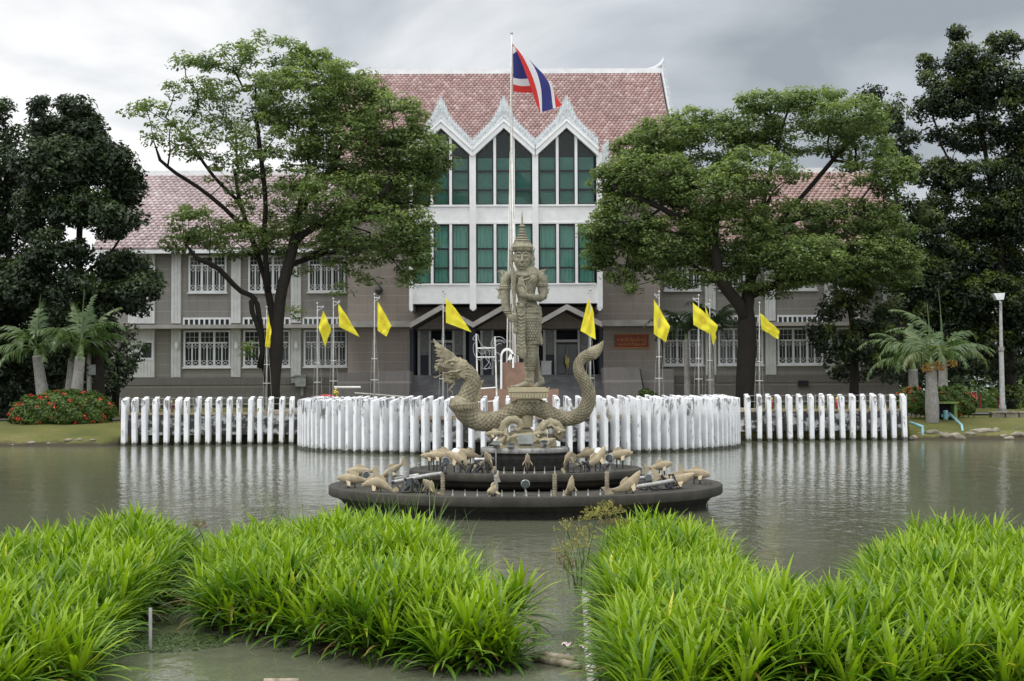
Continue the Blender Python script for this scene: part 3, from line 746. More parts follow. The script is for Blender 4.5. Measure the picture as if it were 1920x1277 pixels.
mb = MB(); p = [(bx(1130), bz(275)), (bx(1143), bz(262)), (bx(1143), bz(330)), (bx(1137), bz(350)), (bx(1130), bz(330))]
for pts in (p, [(bx(1898-0*1) if False else bx(768*2-1130+362-0), 0)]) [:1]:
    mb.prism([(x, DB-.1, z) for x, z in pts], (0, .3, 0))
for k in range(5): z = bz(275+k*12); mb.prism([(bx(1140), DB-.15, z-.3), (bx(1147), DB-.15, z+.15), (bx(1140), DB-.15, z+.05)], (0, .4, 0))
p = [(bx(768), bz(275)), (bx(755), bz(262)), (bx(755), bz(330)), (bx(761), bz(350)), (bx(768), bz(330))]; mb.prism([(x, DB-.1, z) for x, z in p], (0, .3, 0))
part(mb, 'corner_ornament', 'ornament_white')

# ------------------------------------------------------------------ porch under the bay
zf = BZ(703, 97.0)
mb = MB(); mb.box(BX(764, 700, 96.8), BX(1135, 700, 96.8), 96.8, 106, G0, zf); part(mb, 'porch_floor', 'porch_grey')
mb = MB(); x0_, x1_ = BX(764, 720, 95), BX(1136, 720, 95); n = 13; rise = (zf-1.5)/n
for k in range(n): mb.box(x0_+.02, x1_-.02, 96.8-(n-k-0)*.30, 96.8-(n-k-1)*.30+.0, 1.3, 1.5+rise*(k+1)-.001-(rise if k == n-1 else 0)*.0)
part(mb, 'steps', 'step_grey')
mb = MB()
px0, px1 = BX(768, 650, DH), BX(1131, 650, DH)
mb.box(px0+.02, px1-.02, 104, 104.3, zf, zc+1.3); mb.box(px0, px0+.25, DH+.1, 104, zf, zc+1.2); mb.box(px1-.25, px1, DH+.1, 104, zf, zc+1.2); mb.box(px0, px1, DH+.1, 104.3, zc+1.2, zc+1.4)
part(mb, 'porch_wall', 'navy_wall')
mb = MB()
for cxp in (828, 945.5, 1063):
    c = BX(cxp, 640, 101.5)
    def qx(d): return c + d/F*101.5
    zfl = zf+.02; zt = BZ(640, 101.5)
    for a, b, z0, z1 in ((-45, -40, zfl, BZ(614, 101.5)), (40, 45, zfl, BZ(614, 101.5)), (-24, -20, zfl, BZ(600, 101.5)), (20, 24, zfl, BZ(600, 101.5)), (-20, 20, zt-.08, zt+.1)):
        mb.box(qx(a), qx(b), 101.4, 101.7, z0, z1)
    for s_ in (-1, 1): mb.prism([(qx(s_*46), 101.35, BZ(616, 101.5)), (c, 101.35, BZ(592, 101.5)), (c, 101.35, BZ(597, 101.5)), (qx(s_*46), 101.35, BZ(621, 101.5))], (0, .4, 0))
part(mb, 'porch_frame', 'board_white')
mb = MB(); m2 = MB()
for cxp in (828, 945.5, 1063):
    c = BX(cxp, 640, 101.5)
    def qx(d): return c + d/F*101.5
    for a, b in ((-40, -24), (24, 40)):
        mb.box(qx(a), qx(b), 101.6, 101.8, BZ(665, 101.5), BZ(608, 101.5)); m2.box(qx(a), qx(b), 101.55, 101.8, zf+.02, BZ(665, 101.5)-.01)
part(mb, 'porch_panel', 'box_grey'); part(m2, 'porch_dado', 'navy_wall')
for cxp in (828, 945.5, 1063):
    c = BX(cxp, 640, 101.5); mb = MB()
    for s_ in (-1, 1):
        xa, xb = sorted((c+s_*.02, c+s_*.75)); z0, z1 = zf+.03, BZ(641.5, 101.5)-.1
        mb.box(xa, xa+.05, 101.55, 101.62, z0, z1); mb.box(xb-.05, xb, 101.55, 101.62, z0, z1); mb.box(xa+.05, xb-.05, 101.55, 101.62, z0, z0+.1); mb.box(xa+.05, xb-.05, 101.55, 101.62, z1-.08, z1)
    o = part(mb, 'door', 'dark_metal'); g = MB(); g.box(c-.75, c+.75, 101.58, 101.6, zf+.04, BZ(642, 101.5)-.1); g.build('pane', M['dark_glass'], o)
    g = MB(); g.tube([(c+.12, 101.5, zf+.9), (c+.12, 101.5, zf+1.3)], .02, 6); g.build('handle', M['steel'], o)
for a, b in ((892, 897), (1001, 1011)):     # pale blue columns between the doors
    pass
mb = MB()
for px in (886, 1004):
    c = BX(px, 660, 98.6); mb.box(c-.22, c+.22, 98.4, 98.8, zf, BZ(606, 98.6))
part(mb, 'column', 'navy_wall')
# chevron canopy of the porch
mb = MB(); zP, zV = BZ(571, 94.6), BZ(604, 94.6); t = .36
xs = [770, 828, 887, 945.5, 1004, 1063, 1128]
pts = [(BX(p, 600, 94.6), (zP if i % 2 else zV)) for i, p in enumerate(xs)]
for (xa, za), (xb, zb) in zip(pts[:-1], pts[1:]): mb.prism([(xa, 94.3, za-t), (xb, 94.3, zb-t), (xb, 94.3, zb), (xa, 94.3, za)], (0, .3, 0))
part(mb, 'porch_fascia', 'canopy_grey')
mb = MB()
for (xa, za), (xb, zb) in zip(pts[:-1], pts[1:]): mb.prism([(xa, 94.6, za-t+.06), (xb, 94.6, zb-t+.06), (xb, 94.6, zb-.06), (xa, 94.6, za-.06)], (0, 7.0, 0))
part(mb, 'porch_roof', 'soffit')
# stone cheek walls
def cheek(p0, p1, p2, p3, D, ytop, name='cheek_wall'):
    zt = BZ(ytop, D); mb = MB()
    a, b, c_, d_ = (BX(q, 720, D) for q in (p0, p1, p2, p3))
    v = [(a, D, G0), (b, D, G0), (c_, D, zt), (d_, D, zt)]
    mb.prism(v, (0, 3.8, 0)); part(mb, name, 'cheek_stone')
cheek(690, 765, 768, 705, 92.9, 695); cheek(1136, 1212, 1198, 1132, 92.9, 690)
cheek(632, 700, 700, 632, 94.0, 698, 'planter_wall'); cheek(1212, 1263, 1263, 1201, 94.0, 693, 'planter_wall')
# electric box on the wall
pz = Q(565, 714, 101.7); mb = MB(); mb.box(pz.x-.4, pz.x+.35, 101.3, 101.75, pz.z-.35, pz.z+.4); mb.box(pz.x-.46, pz.x+.41, 101.25, 101.75, pz.z+.4, pz.z+.47); mb.box(pz.x-.05, pz.x+.15, 101.6, 101.8, pz.z-1.0, pz.z-.35)
mb.box(pz.x-.7, pz.x-.42, 101.5, 101.75, pz.z-.1, pz.z+.25)
o = mb.build('meter_box', M['box_grey']); tag(o, 'small grey electric meter box on the stone plinth left of the hall steps', 'meter box')
# sign
SG = empty('sign', Q(1185, 640, DH-.1), 'red brown sign board with orange lettering on the wall right of the porch', 'sign')
a, b = BX(1152.5, 640, DH-.12), BX(1216, 640, DH-.12); z0, z1 = BZ(652.5, DH), BZ(628.5, DH)
simple('sign_brown', (.20, .045, .018), (.14, .03, .014), 2, .6); simple('sign_letters', (.50, .20, .04), None, 3, .5)
mb = MB(); mb.box(a, b, DH-.12, DH+.01, z0, z1); mb.build('board', M['sign_brown'], SG)
mb = MB(); mb.box(a-.05, b+.05, DH-.16, DH+.01, z0-.06, z0-.002); mb.box(a-.05, b+.05, DH-.16, DH+.01, z1+.002, z1+.05); mb.build('frame', M['sign_letters'], SG)
def text(s, loc, size, mat, parent, name, width=None):
    cu = bpy.data.curves.new('t', 'FONT'); cu.body = s; cu.size = size; cu.extrude = .012; cu.align_x = 'CENTER'; cu.align_y = 'CENTER'
    o = bpy.data.objects.new('t', cu); col.objects.link(o); bpy.context.view_layer.update()
    dg = bpy.context.evaluated_depsgraph_get(); me = bpy.data.meshes.new_from_object(o.evaluated_get(dg)); bpy.data.objects.remove(o)
    n = len(me.vertices); co = np.empty(n*3, np.float32); me.vertices.foreach_get('co', co); co = co.reshape(-1, 3)
    k = 1 if width is None else width/(co[:, 0].max()-co[:, 0].min())
    out = np.stack([co[:, 0]*k+loc[0], loc[1]-co[:, 2], co[:, 1]+loc[2]], 1).astype(np.float32); me.vertices.foreach_set('co', out.ravel()); me.update(); me.name = name
    return link(name, me, M[mat], parent)
text('\u0e2b\u0e2d\u0e1b\u0e23\u0e30\u0e0a\u0e38\u0e21\u0e43\u0e2b\u0e0d\u0e48', ((a+b)/2, DH-.135, z0+.60*(z1-z0)), .40, 'sign_letters', SG, 'lettering', (b-a)*.84)
text('AUDITORIUM', ((a+b)/2, DH-.135, z0+.22*(z1-z0)), .22, 'sign_letters', SG, 'lettering', (b-a)*.8)
# small tiled house far left
HS = empty('annex_building', Q(160, 600, 118), 'low annex with a pink tiled roof half hidden behind the palms at far left', 'building')
a, b = BX(60, 600, 112), BX(216, 600, 112)
mb = MB(); mb.box(a, b, 112.5, 120, .9, BZ(603, 112)); mb.build('wall', M['wing_stone'], HS)
mb = MB(); mb.prism([(a, 111.5, BZ(603, 112)), (a, 111.5, BZ(603, 112)-.2), (a, 121, BZ(603, 112)-.2), (a, 117, BZ(545, 117)-.05)], (b-a, 0, 0)); rr_ = mb.build('roof', M['soffit'], HS)
tiles('roof_tiles', a, b, 111.4, BZ(603, 112), 117, BZ(545, 117), .5, .5, 'tile_pale', rr_)

# ------------------------------------------------------------------ fountain
FD = 32.0; FX = P(985, 900, FD).x; K = FD/F    # metres per photo pixel at the fountain
def S(px, py, dy=0.0): return P(px, py, FD+dy*0+0.0) + Vector((0, dy, 0))
zL, zM, zU = .46, .80, 1.26
BAS = empty('fountain', (FX, FD, 0), 'dark stepped concrete fountain of three round tiers standing in the pond', 'fountain')
def tier(name, R_, ztop, lip, rb, zbot, parent=BAS):
    mb = MB(); mb.lathe((FX, FD, 0), [(rb*.98, zbot), (rb, zbot+.05), (rb, ztop-lip-.22), (rb+.1, ztop-lip-.1), (R_-.10, ztop-lip-.01), (R_-.02, ztop-lip), (R_, ztop-lip+.02), (R_, ztop-.02), (R_-.02, ztop), (R_-.22, ztop), (R_-.25, ztop-.03), (.02, ztop-.03)], 128)
    o = mb.build(name, M['basin_rim'], parent, True)
    me = o.data; me.materials.append(M['basin_wall'])
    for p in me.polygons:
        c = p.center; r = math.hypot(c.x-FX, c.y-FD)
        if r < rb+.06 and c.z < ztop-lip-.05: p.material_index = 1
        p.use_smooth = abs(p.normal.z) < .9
    return o
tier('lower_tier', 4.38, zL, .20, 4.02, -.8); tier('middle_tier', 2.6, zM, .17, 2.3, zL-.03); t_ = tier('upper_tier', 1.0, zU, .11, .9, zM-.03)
t_.data.materials[0] = M['weathered_slab']
# plinth and equipment box under the waves
mb = MB(); mb.lathe((FX, FD, 0), [(.62, zU-.02), (.62, zU+.05), (.5, zU+.08), (.5, zU+.3), (.3, zU+.34)], 24); mb.build('plinth', M['sculpt_tan'], BAS)
p = S(985, 836, -.66); mb = MB(); mb.box(p.x-.17, p.x+.17, p.y-.05, p.y+.12, zU+.1, zU+.3); mb.tube([(p.x-.15, p.y, zU), (p.x-.15, p.y, zU+.1)], .012, 6); mb.tube([(p.x+.15, p.y, zU), (p.x+.15, p.y, zU+.1)], .012, 6)
o = mb.build('equipment_box', M['box_grey']); tag(o, 'small grey box on thin legs at the front of the topmost tier', 'box')

# ---------------- naga
def crspline(pts, n):
    pts = [np.array(p, float) for p in pts]; out = []
    P_ = [2*pts[0]-pts[1]] + pts + [2*pts[-1]-pts[-2]]
    seg = len(pts)-1
    for i in range(n):
        t = i/(n-1)*seg; k = min(int(t), seg-1); u = t-k
        p0, p1, p2, p3 = P_[k:k+4]
        out.append(.5*((2*p1)+(-p0+p2)*u+(2*p0-5*p1+4*p2-p3)*u*u+(-p0+3*p1-3*p2+p3)*u**3))
    return np.array(out)
NAGA = empty('naga_sculpture', (FX, FD, zU), 'tan concrete naga serpent with open jaws and raised curling tail under the standing figure', 'sculpture')
cl = [(862, 690, 12.5), (876, 698, 14), (885, 714, 15.5), (880, 735, 17), (874, 752, 18.5), (872, 766, 21.5), (884, 781, 20), (905, 790, 18), (935, 787, 16), (962, 771, 16), (985, 763, 15.5), (1010, 765, 15.5), (1036, 778, 13.5), (1062, 785, 13), (1086, 779, 13.3), (1100, 762, 13), (1104, 740, 12.3), (1098, 718, 11.3), (1087, 700, 10.3), (1085, 684, 9.3), (1093, 671, 9.3), (1105, 665, 10.3), (1114, 660, 9)]
NR, NS = 760, 112
c3 = crspline([tuple(S(x, y, 0)) + (r*K,) for x, y, r in cl], NR)
pos = c3[:, :3]; rad = c3[:, 3]; dd = np.gradient(pos, axis=0); dd /= np.linalg.norm(dd, axis=1)[:, None]
yv = np.array([0, 1., 0]); xv = np.cross(dd, yv); xv /= np.linalg.norm(xv, axis=1)[:, None]; zv_ = np.cross(xv, dd)
arc = np.concatenate([[0], np.cumsum(np.linalg.norm(np.diff(pos, axis=0), axis=1))])
th = np.arange(NS)/NS*2*np.pi
U = arc/.055; Vv = th/(2*np.pi)*24
A = U[:, None]*.5+Vv[None, :]*.5; B = U[:, None]*.5-Vv[None, :]*.5
fa, fb = A % 1, B % 1
h = (1-np.abs(2*fa-1)**3)*(1-np.abs(2*fb-1)**3)
h = h*.02 + (fa+fb-1)*.006
ends = np.clip(np.minimum(arc, arc[-1]-arc)/.15, 0, 1)[:, None]
rr = rad[:, None] - .006 + h*ends
V = pos[:, None, :] + xv[:, None, :]*(np.cos(th)[None, :, None]*rr[:, :, None]) + zv_[:, None, :]*(np.sin(th)[None, :, None]*rr[:, :, None]*.92)
V = V.reshape(-1, 3); i_, j_ = np.meshgrid(np.arange(NR-1), np.arange(NS), indexing='ij'); a0 = i_*NS+j_; a1 = i_*NS+(j_+1) % NS
Fq = np.stack([a0, a1, a1+NS, a0+NS], -1).reshape(-1, 4)
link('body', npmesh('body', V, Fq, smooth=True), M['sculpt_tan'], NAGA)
def T(mb, pts, n=10, cap=True):       # chain of (px, py, depth, r[, r_depth]) in photo pixels
    q = [S(p[0], p[1], p[2]) for p in pts]; r = [((p[3]*K, (p[4] if len(p) > 4 else p[3])*K)) for p in pts]
    # first radius across the picture, second in depth
    k = len(q); b = len(mb.v)
    for i, c in enumerate(q):
        d = (q[min(i+1, k-1)]-q[max(i-1, 0)]).normalized(); x = d.cross(Vector((0, 1, 0)))
        x = x.normalized() if x.length > .15 else Vector((1, 0, 0)); y = x.cross(d).normalized()
        for j in range(n):
            a = 2*math.pi*j/n; mb.v.append(tuple(c + x*math.cos(a)*r[i][0] + y*math.sin(a)*r[i][1]))
    for i in range(k-1):
        for j in range(n):
            a0 = b+i*n+j; a1 = b+i*n+(j+1) % n; mb.f.append((a0, a1, a1+n, a0+n)); mb.m.append(0)
    mb.f.append(tuple(b+j for j in reversed(range(n)))); mb.m.append(0); mb.f.append(tuple(b+(k-1)*n+j for j in range(n))); mb.m.append(0)
def E(mb, px, py, dy, rx, ry, rz, rot=None): mb.ell(S(px, py, dy), (rx*K, ry*K, rz*K), rot=rot)   # rx across, ry depth, rz up
def spike(mb, b0, tip, w_, d=0, dep=.05, n=8, bend=0):
    b0 = np.array(b0, float); tip = np.array(tip, float); v = tip-b0; nrm = np.array([-v[1], v[0]])
    pts = []
    for i in range(5):
        t = i/4; c = b0+v*t+nrm*bend*math.sin(t*math.pi*.9)*(1); rr_ = w_*(1-t)**.8+.35; pts.append((c[0], c[1], d, rr_, max(rr_*.55, .5)))
    T(mb, pts, n)
# head
hd = MB()
T(hd, [(872, 704, 0, 17, 14), (863, 690, 0, 19, 15), (850, 685, 0, 17, 14), (838, 686, 0, 12, 11), (828, 690, 0, 8.5, 8), (819, 691, 0, 5, 5), (815, 686, 0, 2, 2)])   # skull, snout with its upturned nose
T(hd, [(860, 703, 0, 9, 8), (848, 704, 0, 6.5, 7), (838, 706, 0, 5, 6), (831, 704, 0, 3, 4)])         # lower jaw
T(hd, [(836, 706, 0, 5), (838, 713, 0, 6.5), (843, 716, 0, 5), (849, 715, 0, 3)])
T(hd, [(849, 713, 0, 3), (852, 720, 0, 2.4), (846, 727, 0, 2.2), (842, 731, 0, 2.0), (848, 735, 0, 1.6), (849, 741, 0, .6)])   # curled beard
T(hd, [(834, 703, 0, 1.5), (826, 703, 0, 1.5), (821, 706, 0, 1.3), (817, 708, 0, 1.2), (812, 706, 0, .6)])     # tongue
T(hd, [(846, 676, 0, 13, 8), (838, 668, 0, 12, 7), (830, 660, 0, 9.5, 6), (823, 651, 0, 6.5, 5), (817, 643, 0, 3.2, 3), (812, 635, 0, .6, .6)])   # tall crest
for k, (x, y, tx, ty, w_) in enumerate([(838, 662, 834, 664, 3), (832, 670, 816, 669, 4), (830, 678, 815, 678, 4.2), (828, 684, 814, 684, 3.5), (824, 654, 813, 648, 3.5), (827, 661, 813, 657, 4), (830, 668, 815, 662, 3.5), (822, 692, 815, 698, 2), (829, 693, 826, 700, 2), (845, 669, 839, 655, 4), (850, 672, 848, 660, 4), (858, 675, 850, 668, 4.5), (866, 679, 860, 669, 4.5), (874, 686, 870, 676, 4), (842, 698, 838, 702, 1.6), (836, 697, 835, 702, 1.4)]):
    for s_ in (-1, 1): spike(hd, (x, y), (tx, ty), w_, d=s_*.05, bend=.1)
for s_ in (-1, 1):
    E(hd, 849, 683, s_*.165, 3, 2.5, 3); E(hd, 849, 683, s_*.14, 5, 3, 5)
    T(hd, [(858, 679, s_*.15, 2, 2), (851, 676, s_*.17, 2.2, 2), (843, 677, s_*.15, 2, 2), (838, 681, s_*.12, 1.4, 1.4)])
    T(hd, [(866, 694, s_*.17, 2, 2), (856, 697, s_*.17, 2, 2), (846, 697, s_*.13, 1.8, 1.8), (836, 700, s_*.1, 1.6, 1.6), (830, 698, s_*.07, 1, 1)])
    T(hd, [(864, 700, s_*.14, 2.4, 2), (853, 701, s_*.12, 2, 2), (842, 702, s_*.1, 1.8, 1.6)])
    for k in range(6): a = -.5+k*.38; spike(hd, (862+5*math.cos(a), 692+9*math.sin(a)), (874+6*math.cos(a), 690+20*math.sin(a)), 3.6, d=s_*.16, bend=.15)
    for k in range(3): T(hd, [(838-k*4, 690-k, s_*.1, 2.2), (832-k*4, 687-k*2, s_*.1, 2.6), (828-k*4, 690-k, s_*.09, 1.6)])
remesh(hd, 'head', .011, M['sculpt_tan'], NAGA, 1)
# collar, back fin, tail flame
cb = MB()
T(cb, [(873, 747, 0, 18.5, 19), (871, 752, 0, 21, 22), (869.5, 756, 0, 26.5, 26), (869, 758, 0, 28.5, 27), (870, 760, 0, 26, 25), (872, 768, 0, 22, 22)], 28)
for k in range(14):
    a = math.pi*k/13; T(cb, [(869-26*math.cos(a), 759, -.28*math.sin(a), 3), (870-24*math.cos(a), 765, -.275*math.sin(a), 3), (872-22*math.cos(a), 771, -.26*math.sin(a), 1)], 6)
remesh(cb, 'collar', .012, M['sculpt_tan'], NAGA, 1)
fb_ = MB()
for k in range(8): spike(fb_, (896-k*1.3, 727+k*5.2), (908-k*1.8, 713+k*5.6), 5.5, bend=-.12)
for k in range(4): spike(fb_, (886+k*2.5, 755-k*2), (906-k*1, 748-k*6), 5, d=-.05, bend=-.12)
remesh(fb_, 'back_fin', .011, M['sculpt_tan'], NAGA, 1)
tf = MB()
T(tf, [(1104, 665, 0, 10, 9), (1111, 663, 0, 13, 8), (1118, 658, 0, 11, 6.5), (1124, 652, 0, 7.5, 5), (1128, 646, 0, 4, 3), (1131, 639, 0, .6, .6)])
for k in range(6): spike(tf, (1108+k*3.3, 669-k*3), (1111+k*3.4, 674-k*5.6), 3.6, bend=-.2); spike(tf, (1102+k*4, 656-k*1), (1109+k*4, 649-k*2.2), 2.6, bend=.2)
remesh(tf, 'tail_flame', .011, M['sculpt_tan'], NAGA, 1)

# ---------------- waves and leaping fish carrying the naga
WV = empty('wave_sculpture', (FX, FD, zU), 'tan concrete curling waves under the coils of the naga', 'sculpture')
wv = MB()
T(wv, [(955, 832, -.3, 12), (947, 818, -.34, 10), (944, 805, -.36, 9), (947, 794, -.37, 8.5), (955, 787, -.38, 8), (966, 786, -.38, 7.5), (974, 791, -.38, 7), (977, 799, -.38, 6), (972, 805, -.38, 4.5), (965, 804, -.38, 3.4), (963, 800, -.38, 2.2)], 14)
T(wv, [(958, 832, -.35, 8), (985, 830, -.4, 6), (1000, 822, -.38, 8), (1010, 808, -.36, 9), (1020, 797, -.36, 9.5), (1032, 792, -.36, 9.5), (1044, 796, -.36, 8.5), (1051, 804, -.36, 7), (1048, 812, -.36, 5), (1042, 813, -.36, 3)], 14)
T(wv, [(925, 822, .1, 7), (918, 812, .15, 8), (921, 800, .2, 9), (932, 792, .2, 9)], 12)
T(wv, [(1042, 822, .2, 12), (1052, 808, .25, 11), (1056, 796, .25, 9)], 12)
E(wv, 985, 838, 0, 42, 34, 12); E(wv, 940, 834, -.1, 14, 14, 12); E(wv, 1030, 832, -.1, 14, 14, 13); E(wv, 985, 820, .15, 20, 16, 20)
for k in range(5): T(wv, [(934+k*4, 818-k*3, -.12, 3), (930+k*5, 806-k*4, -.1, 2.4), (940+k*5, 796-k*1, -.1, 1.2)])
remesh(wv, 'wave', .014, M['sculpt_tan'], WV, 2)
# two posts that carry the serpent
mb = MB()
T(mb, [(985, 800, .15, 14), (985, 770, .1, 14)]); mb.build('support', M['sculpt_tan'], WV)

# ---------------- pedestal and the standing figure
ST = empty('deity_statue', S(992, 750), 'grey green concrete deity with tall spired crown standing on the naga, one hand raised', 'statue')
c = S(990.5, 744); mb = MB()
for w_, z0, z1, dpt in ((42, 756, 746, .15), (70, 747.5, 735, .34), (76, 735.2, 733, .37), (73, 733.1, 728.5, .355), (66, 728.6, 726, .32)):
    a = S(990.5-w_/2, z0); b = S(990.5+w_/2, z1); mb.box(a.x, b.x, FD-dpt, FD+dpt, min(a.z, b.z)-.001, max(a.z, b.z)+.001)
for k in range(14):
    a = S(956+k*5.3, 741.5, -.345); mb.box(a.x-.022, a.x+.022, a.y-.018, a.y+.01, a.z-.05, a.z+.05)
for x_, s_ in ((955, -1), (1026, 1)):
    spike(mb, (x_-s_*3, 734), (x_+s_*3.5, 726), 2.5, d=-.33); spike(mb, (x_-s_*3, 734), (x_+s_*3.5, 727), 2.5, d=.33)
mb.build('pedestal', M['sculpt_tan'], ST)
bd = MB()
T(bd, [(991, 604, 0, 23, 18), (990, 590, 0, 24, 18), (989, 575, 0, 20, 15), (988, 563, 0, 16.5, 14), (986, 550, 0, 17.5, 15), (985, 538, 0, 21, 17), (984.5, 526, 0, 27, 18), (984, 514, 0, 31, 16), (983, 508, 0, 24, 12), (981, 503, 0, 13, 10), (980, 498, 0, 9.5, 9.5), (979, 488, 0, 10, 10)], 18)
E(bd, 973, 524, -.14, 11, 6, 9); E(bd, 996, 524, -.14, 11, 6, 9)
# legs
T(bd, [(990, 596, 0, 17, 15), (992, 625, 0, 15, 14), (993, 645, 0, 13, 13), (993.5, 655, 0, 12.2, 12), (994, 668, 0, 12.5, 13), (993, 683, 0, 10.5, 10), (993, 690, 0, 8.2, 8), (992.5, 700, 0, 7.6, 8), (992, 711, 0, 6.4, 6.5), (991, 719, 0, 8, 8)], 14)
T(bd, [(1000, 604, .05, 13), (1000, 640, .09, 10.5), (1001.5, 664, .14, 9), (1004, 680, .2, 8.5), (1007, 693, .23, 7.3), (1009.5, 704, .25, 6), (1013, 713, .25, 7)], 12)
T(bd, [(992, 719, 0, 7.5, 8), (984, 721, -.06, 6, 7), (975, 723.5, -.12, 4.6, 7.5), (966, 725, -.17, 3.2, 7), (958, 725, -.2, 2, 5)], 12)
for k in range(5): T(bd, [(964, 724, -.12-k*.028, 2, 1.6), (957-abs(k-2)*-.5, 724.5, -.13-k*.03, 1.6, 1.4)], 8)
T(bd, [(1014, 712, .25, 8), (1017, 716, .2, 6), (1008, 721, .12, 5.5), (1002, 725, .03, 4), (998, 726, -.03, 3)], 12)
for k in range(19):    # rings of the trousers
    y_ = 640+k*2.7; r_ = 12.4+.4*math.sin(k*.6)-max(0, k-12)*.35; T(bd, [(993.6, y_-.65, 0, r_, r_+.3), (993.6, y_, 0, r_+1.2, r_+1.5), (993.6, y_+.65, 0, r_, r_+.3)], 20)
for y_, r_, x_ in ((690, 9.8, 993), (693, 9.2, 993), (712, 8, 992), (715, 8.2, 992)): T(bd, [(x_, y_-1.3, 0, r_, r_), (x_, y_, 0, r_+1, r_+1), (x_, y_+1.3, 0, r_, r_)], 18)
# skirt with hanging cloths
T(bd, [(991, 582, 0, 24.5, 18), (992, 592, 0, 25, 19), (994, 606, 0, 22, 18.5), (996, 622, 0, 19.5, 18), (997, 636, 0, 16, 16), (997, 646, 0, 13, 14)], 20)
T(bd, [(1006, 630, .05, 11, 12), (1012, 640, .05, 7, 8), (1015, 646, .05, 3.5, 3)], 10)
spike(bd, (1010, 636), (1017, 649), 4); spike(bd, (1008, 628), (1014, 636), 4)
T(bd, [(977, 574, -.19, 9, 4), (977, 595, -.22, 8.5, 4), (976, 615, -.235, 7.5, 4), (977, 635, -.235, 7, 4), (977, 652, -.235, 7.5, 4), (978, 661, -.235, 9.5, 5), (979, 668, -.235, 7, 4), (979, 673, -.235, 3, 3)], 12)
for k in range(12): y_ = 590+k*6.6; T(bd, [(971, y_, -.26, 1.6), (977, y_+3.5, -.275, 1.9), (983, y_, -.26, 1.6)], 6)
for s_ in (-1, 1): T(bd, [(977+s_*5, 585, -.25, 2, 2), (977+s_*7, 610, -.25, 1.6, 1.6), (977+s_*6, 640, -.25, 1.6, 1.6), (977+s_*8, 658, -.25, 1.8, 1.8)], 8)
for r_ in range(9):     # scales of the skirt
    for q in range(7):
        x_ = 985+(r_ % 2)*2.3+q*4.6; y_ = 597+r_*4.9
        w_ = np.interp(y_, [597, 622, 640], [23, 19.5, 14.5]); cx_ = np.interp(y_, [597, 622, 640], [993, 996, 997]); u_ = (x_-cx_)/w_
        if abs(u_) > .93: continue
        E(bd, x_, y_, -(18.2*K)*math.sqrt(1-u_*u_)*np.interp(y_, [597, 640], [1.03, .93]), 2.0, 1.5, 2.3)
# belt, apron curls
T(bd, [(988, 566, 0, 17.5, 15), (988, 568, 0, 19.5, 16.5), (988, 571, 0, 19.5, 16)], 22); T(bd, [(989, 578, 0, 23, 17), (990, 581, 0, 25.5, 19.5), (990, 584, 0, 24.5, 19)], 22)
for k in range(8): x_ = 985+k*3.7; E(bd, x_, 586, -.22+abs(k-2)*.006, 2.2, 2, 3)
E(bd, 978, 574, -.24, 5, 3, 5)
for s_, x_ in ((1, 1008), (1, 1004)): T(bd, [(990, 572, -.2, 3), (1000, 574, -.17, 4), (x_, 584-(x_-1004), -.12, 3), (x_+1, 592, -.1, 1.2)], 8)
T(bd, [(968, 575, -.16, 4), (964, 584, -.1, 3.5), (966, 594, -.1, 1.5)], 8)
# arms
T(bd, [(962, 514, 0, 9, 11), (953, 518, 0, 10, 11), (948, 526, 0, 10.5, 11), (947, 538, 0, 10, 10.5), (947.5, 552, -.02, 8.8, 9.5), (948, 566, -.05, 8.6, 9), (950, 578, -.09, 7.4, 8), (953, 589, -.14, 5.6, 6), (956, 595, -.19, 5, 5)], 14)
T(bd, [(956, 594, -.19, 5.5, 5.5), (960, 599, -.22, 6.6, 6), (964, 602, -.22, 5, 5)], 12)
for k in range(4): y_ = 594.5+k*3.0; T(bd, [(957, y_+.6, -.24, 1.7), (962, y_-.3, -.31, 1.75), (967, y_, -.31, 1.7), (970, y_+.8, -.255, 1.5)], 8)
T(bd, [(958, 592, -.2, 1.9), (962, 590, -.26, 1.8), (966, 592, -.28, 1.5)], 8)
T(bd, [(1005, 513, 0, 9, 11), (1013, 518, 0, 9.5, 11), (1017, 526, 0, 10, 11), (1017, 538, 0, 10, 10), (1018, 548, -.02, 9.2, 9.5), (1018, 556, -.06, 8.4, 9), (1012, 559.5, -.12, 7.6, 8.5), (1003, 560, -.19, 6.8, 7), (993, 558.5, -.26, 5.4, 6), (987, 556, -.3, 5.2, 5)], 14)
T(bd, [(988, 557, -.3, 5.5, 4.5), (981, 553, -.315, 8, 4.2), (978, 546, -.315, 8.2, 3.8), (977, 541, -.315, 7.6, 3.3)], 12)
for k, (x0_, x1_, L_) in enumerate(((971, 973.5, 523.5), (974.7, 975.6, 521), (978.3, 977.9, 522), (981.8, 980.4, 526))): T(bd, [(x0_, 541, -.315, 1.85), (x0_*.6+x1_*.4, 534, -.325, 1.75), (x0_*.25+x1_*.75, 528.5, -.32, 1.6), (x1_, L_, -.305, 1.1)], 8)
T(bd, [(985, 552, -.32, 2.4), (987, 545, -.34, 2.1), (984.5, 539, -.35, 1.7), (982, 536, -.35, 1.2)], 8)
for (x_, y_, dx_, r_) in ((947, 537, 0, 10.6), (947, 541, 0, 10.4), (1017, 533, 0, 10.6), (1017, 536.5, 0, 10.6), (951, 584, -.11, 7.6), (952.5, 587.5, -.13, 7.2)):
    T(bd, [(x_, y_-1, dx_, r_, r_+.6), (x_, y_, dx_, r_+1.2, r_+1.8), (x_, y_+1, dx_, r_, r_+.6)], 18)
for x_ in (989, 993, 998): T(bd, [(x_-.8, 558.5, -.26, 6, 6.6), (x_, 558.7, -.25, 7.4, 7.8), (x_+.8, 559, -.24, 6, 6.6)], 14)
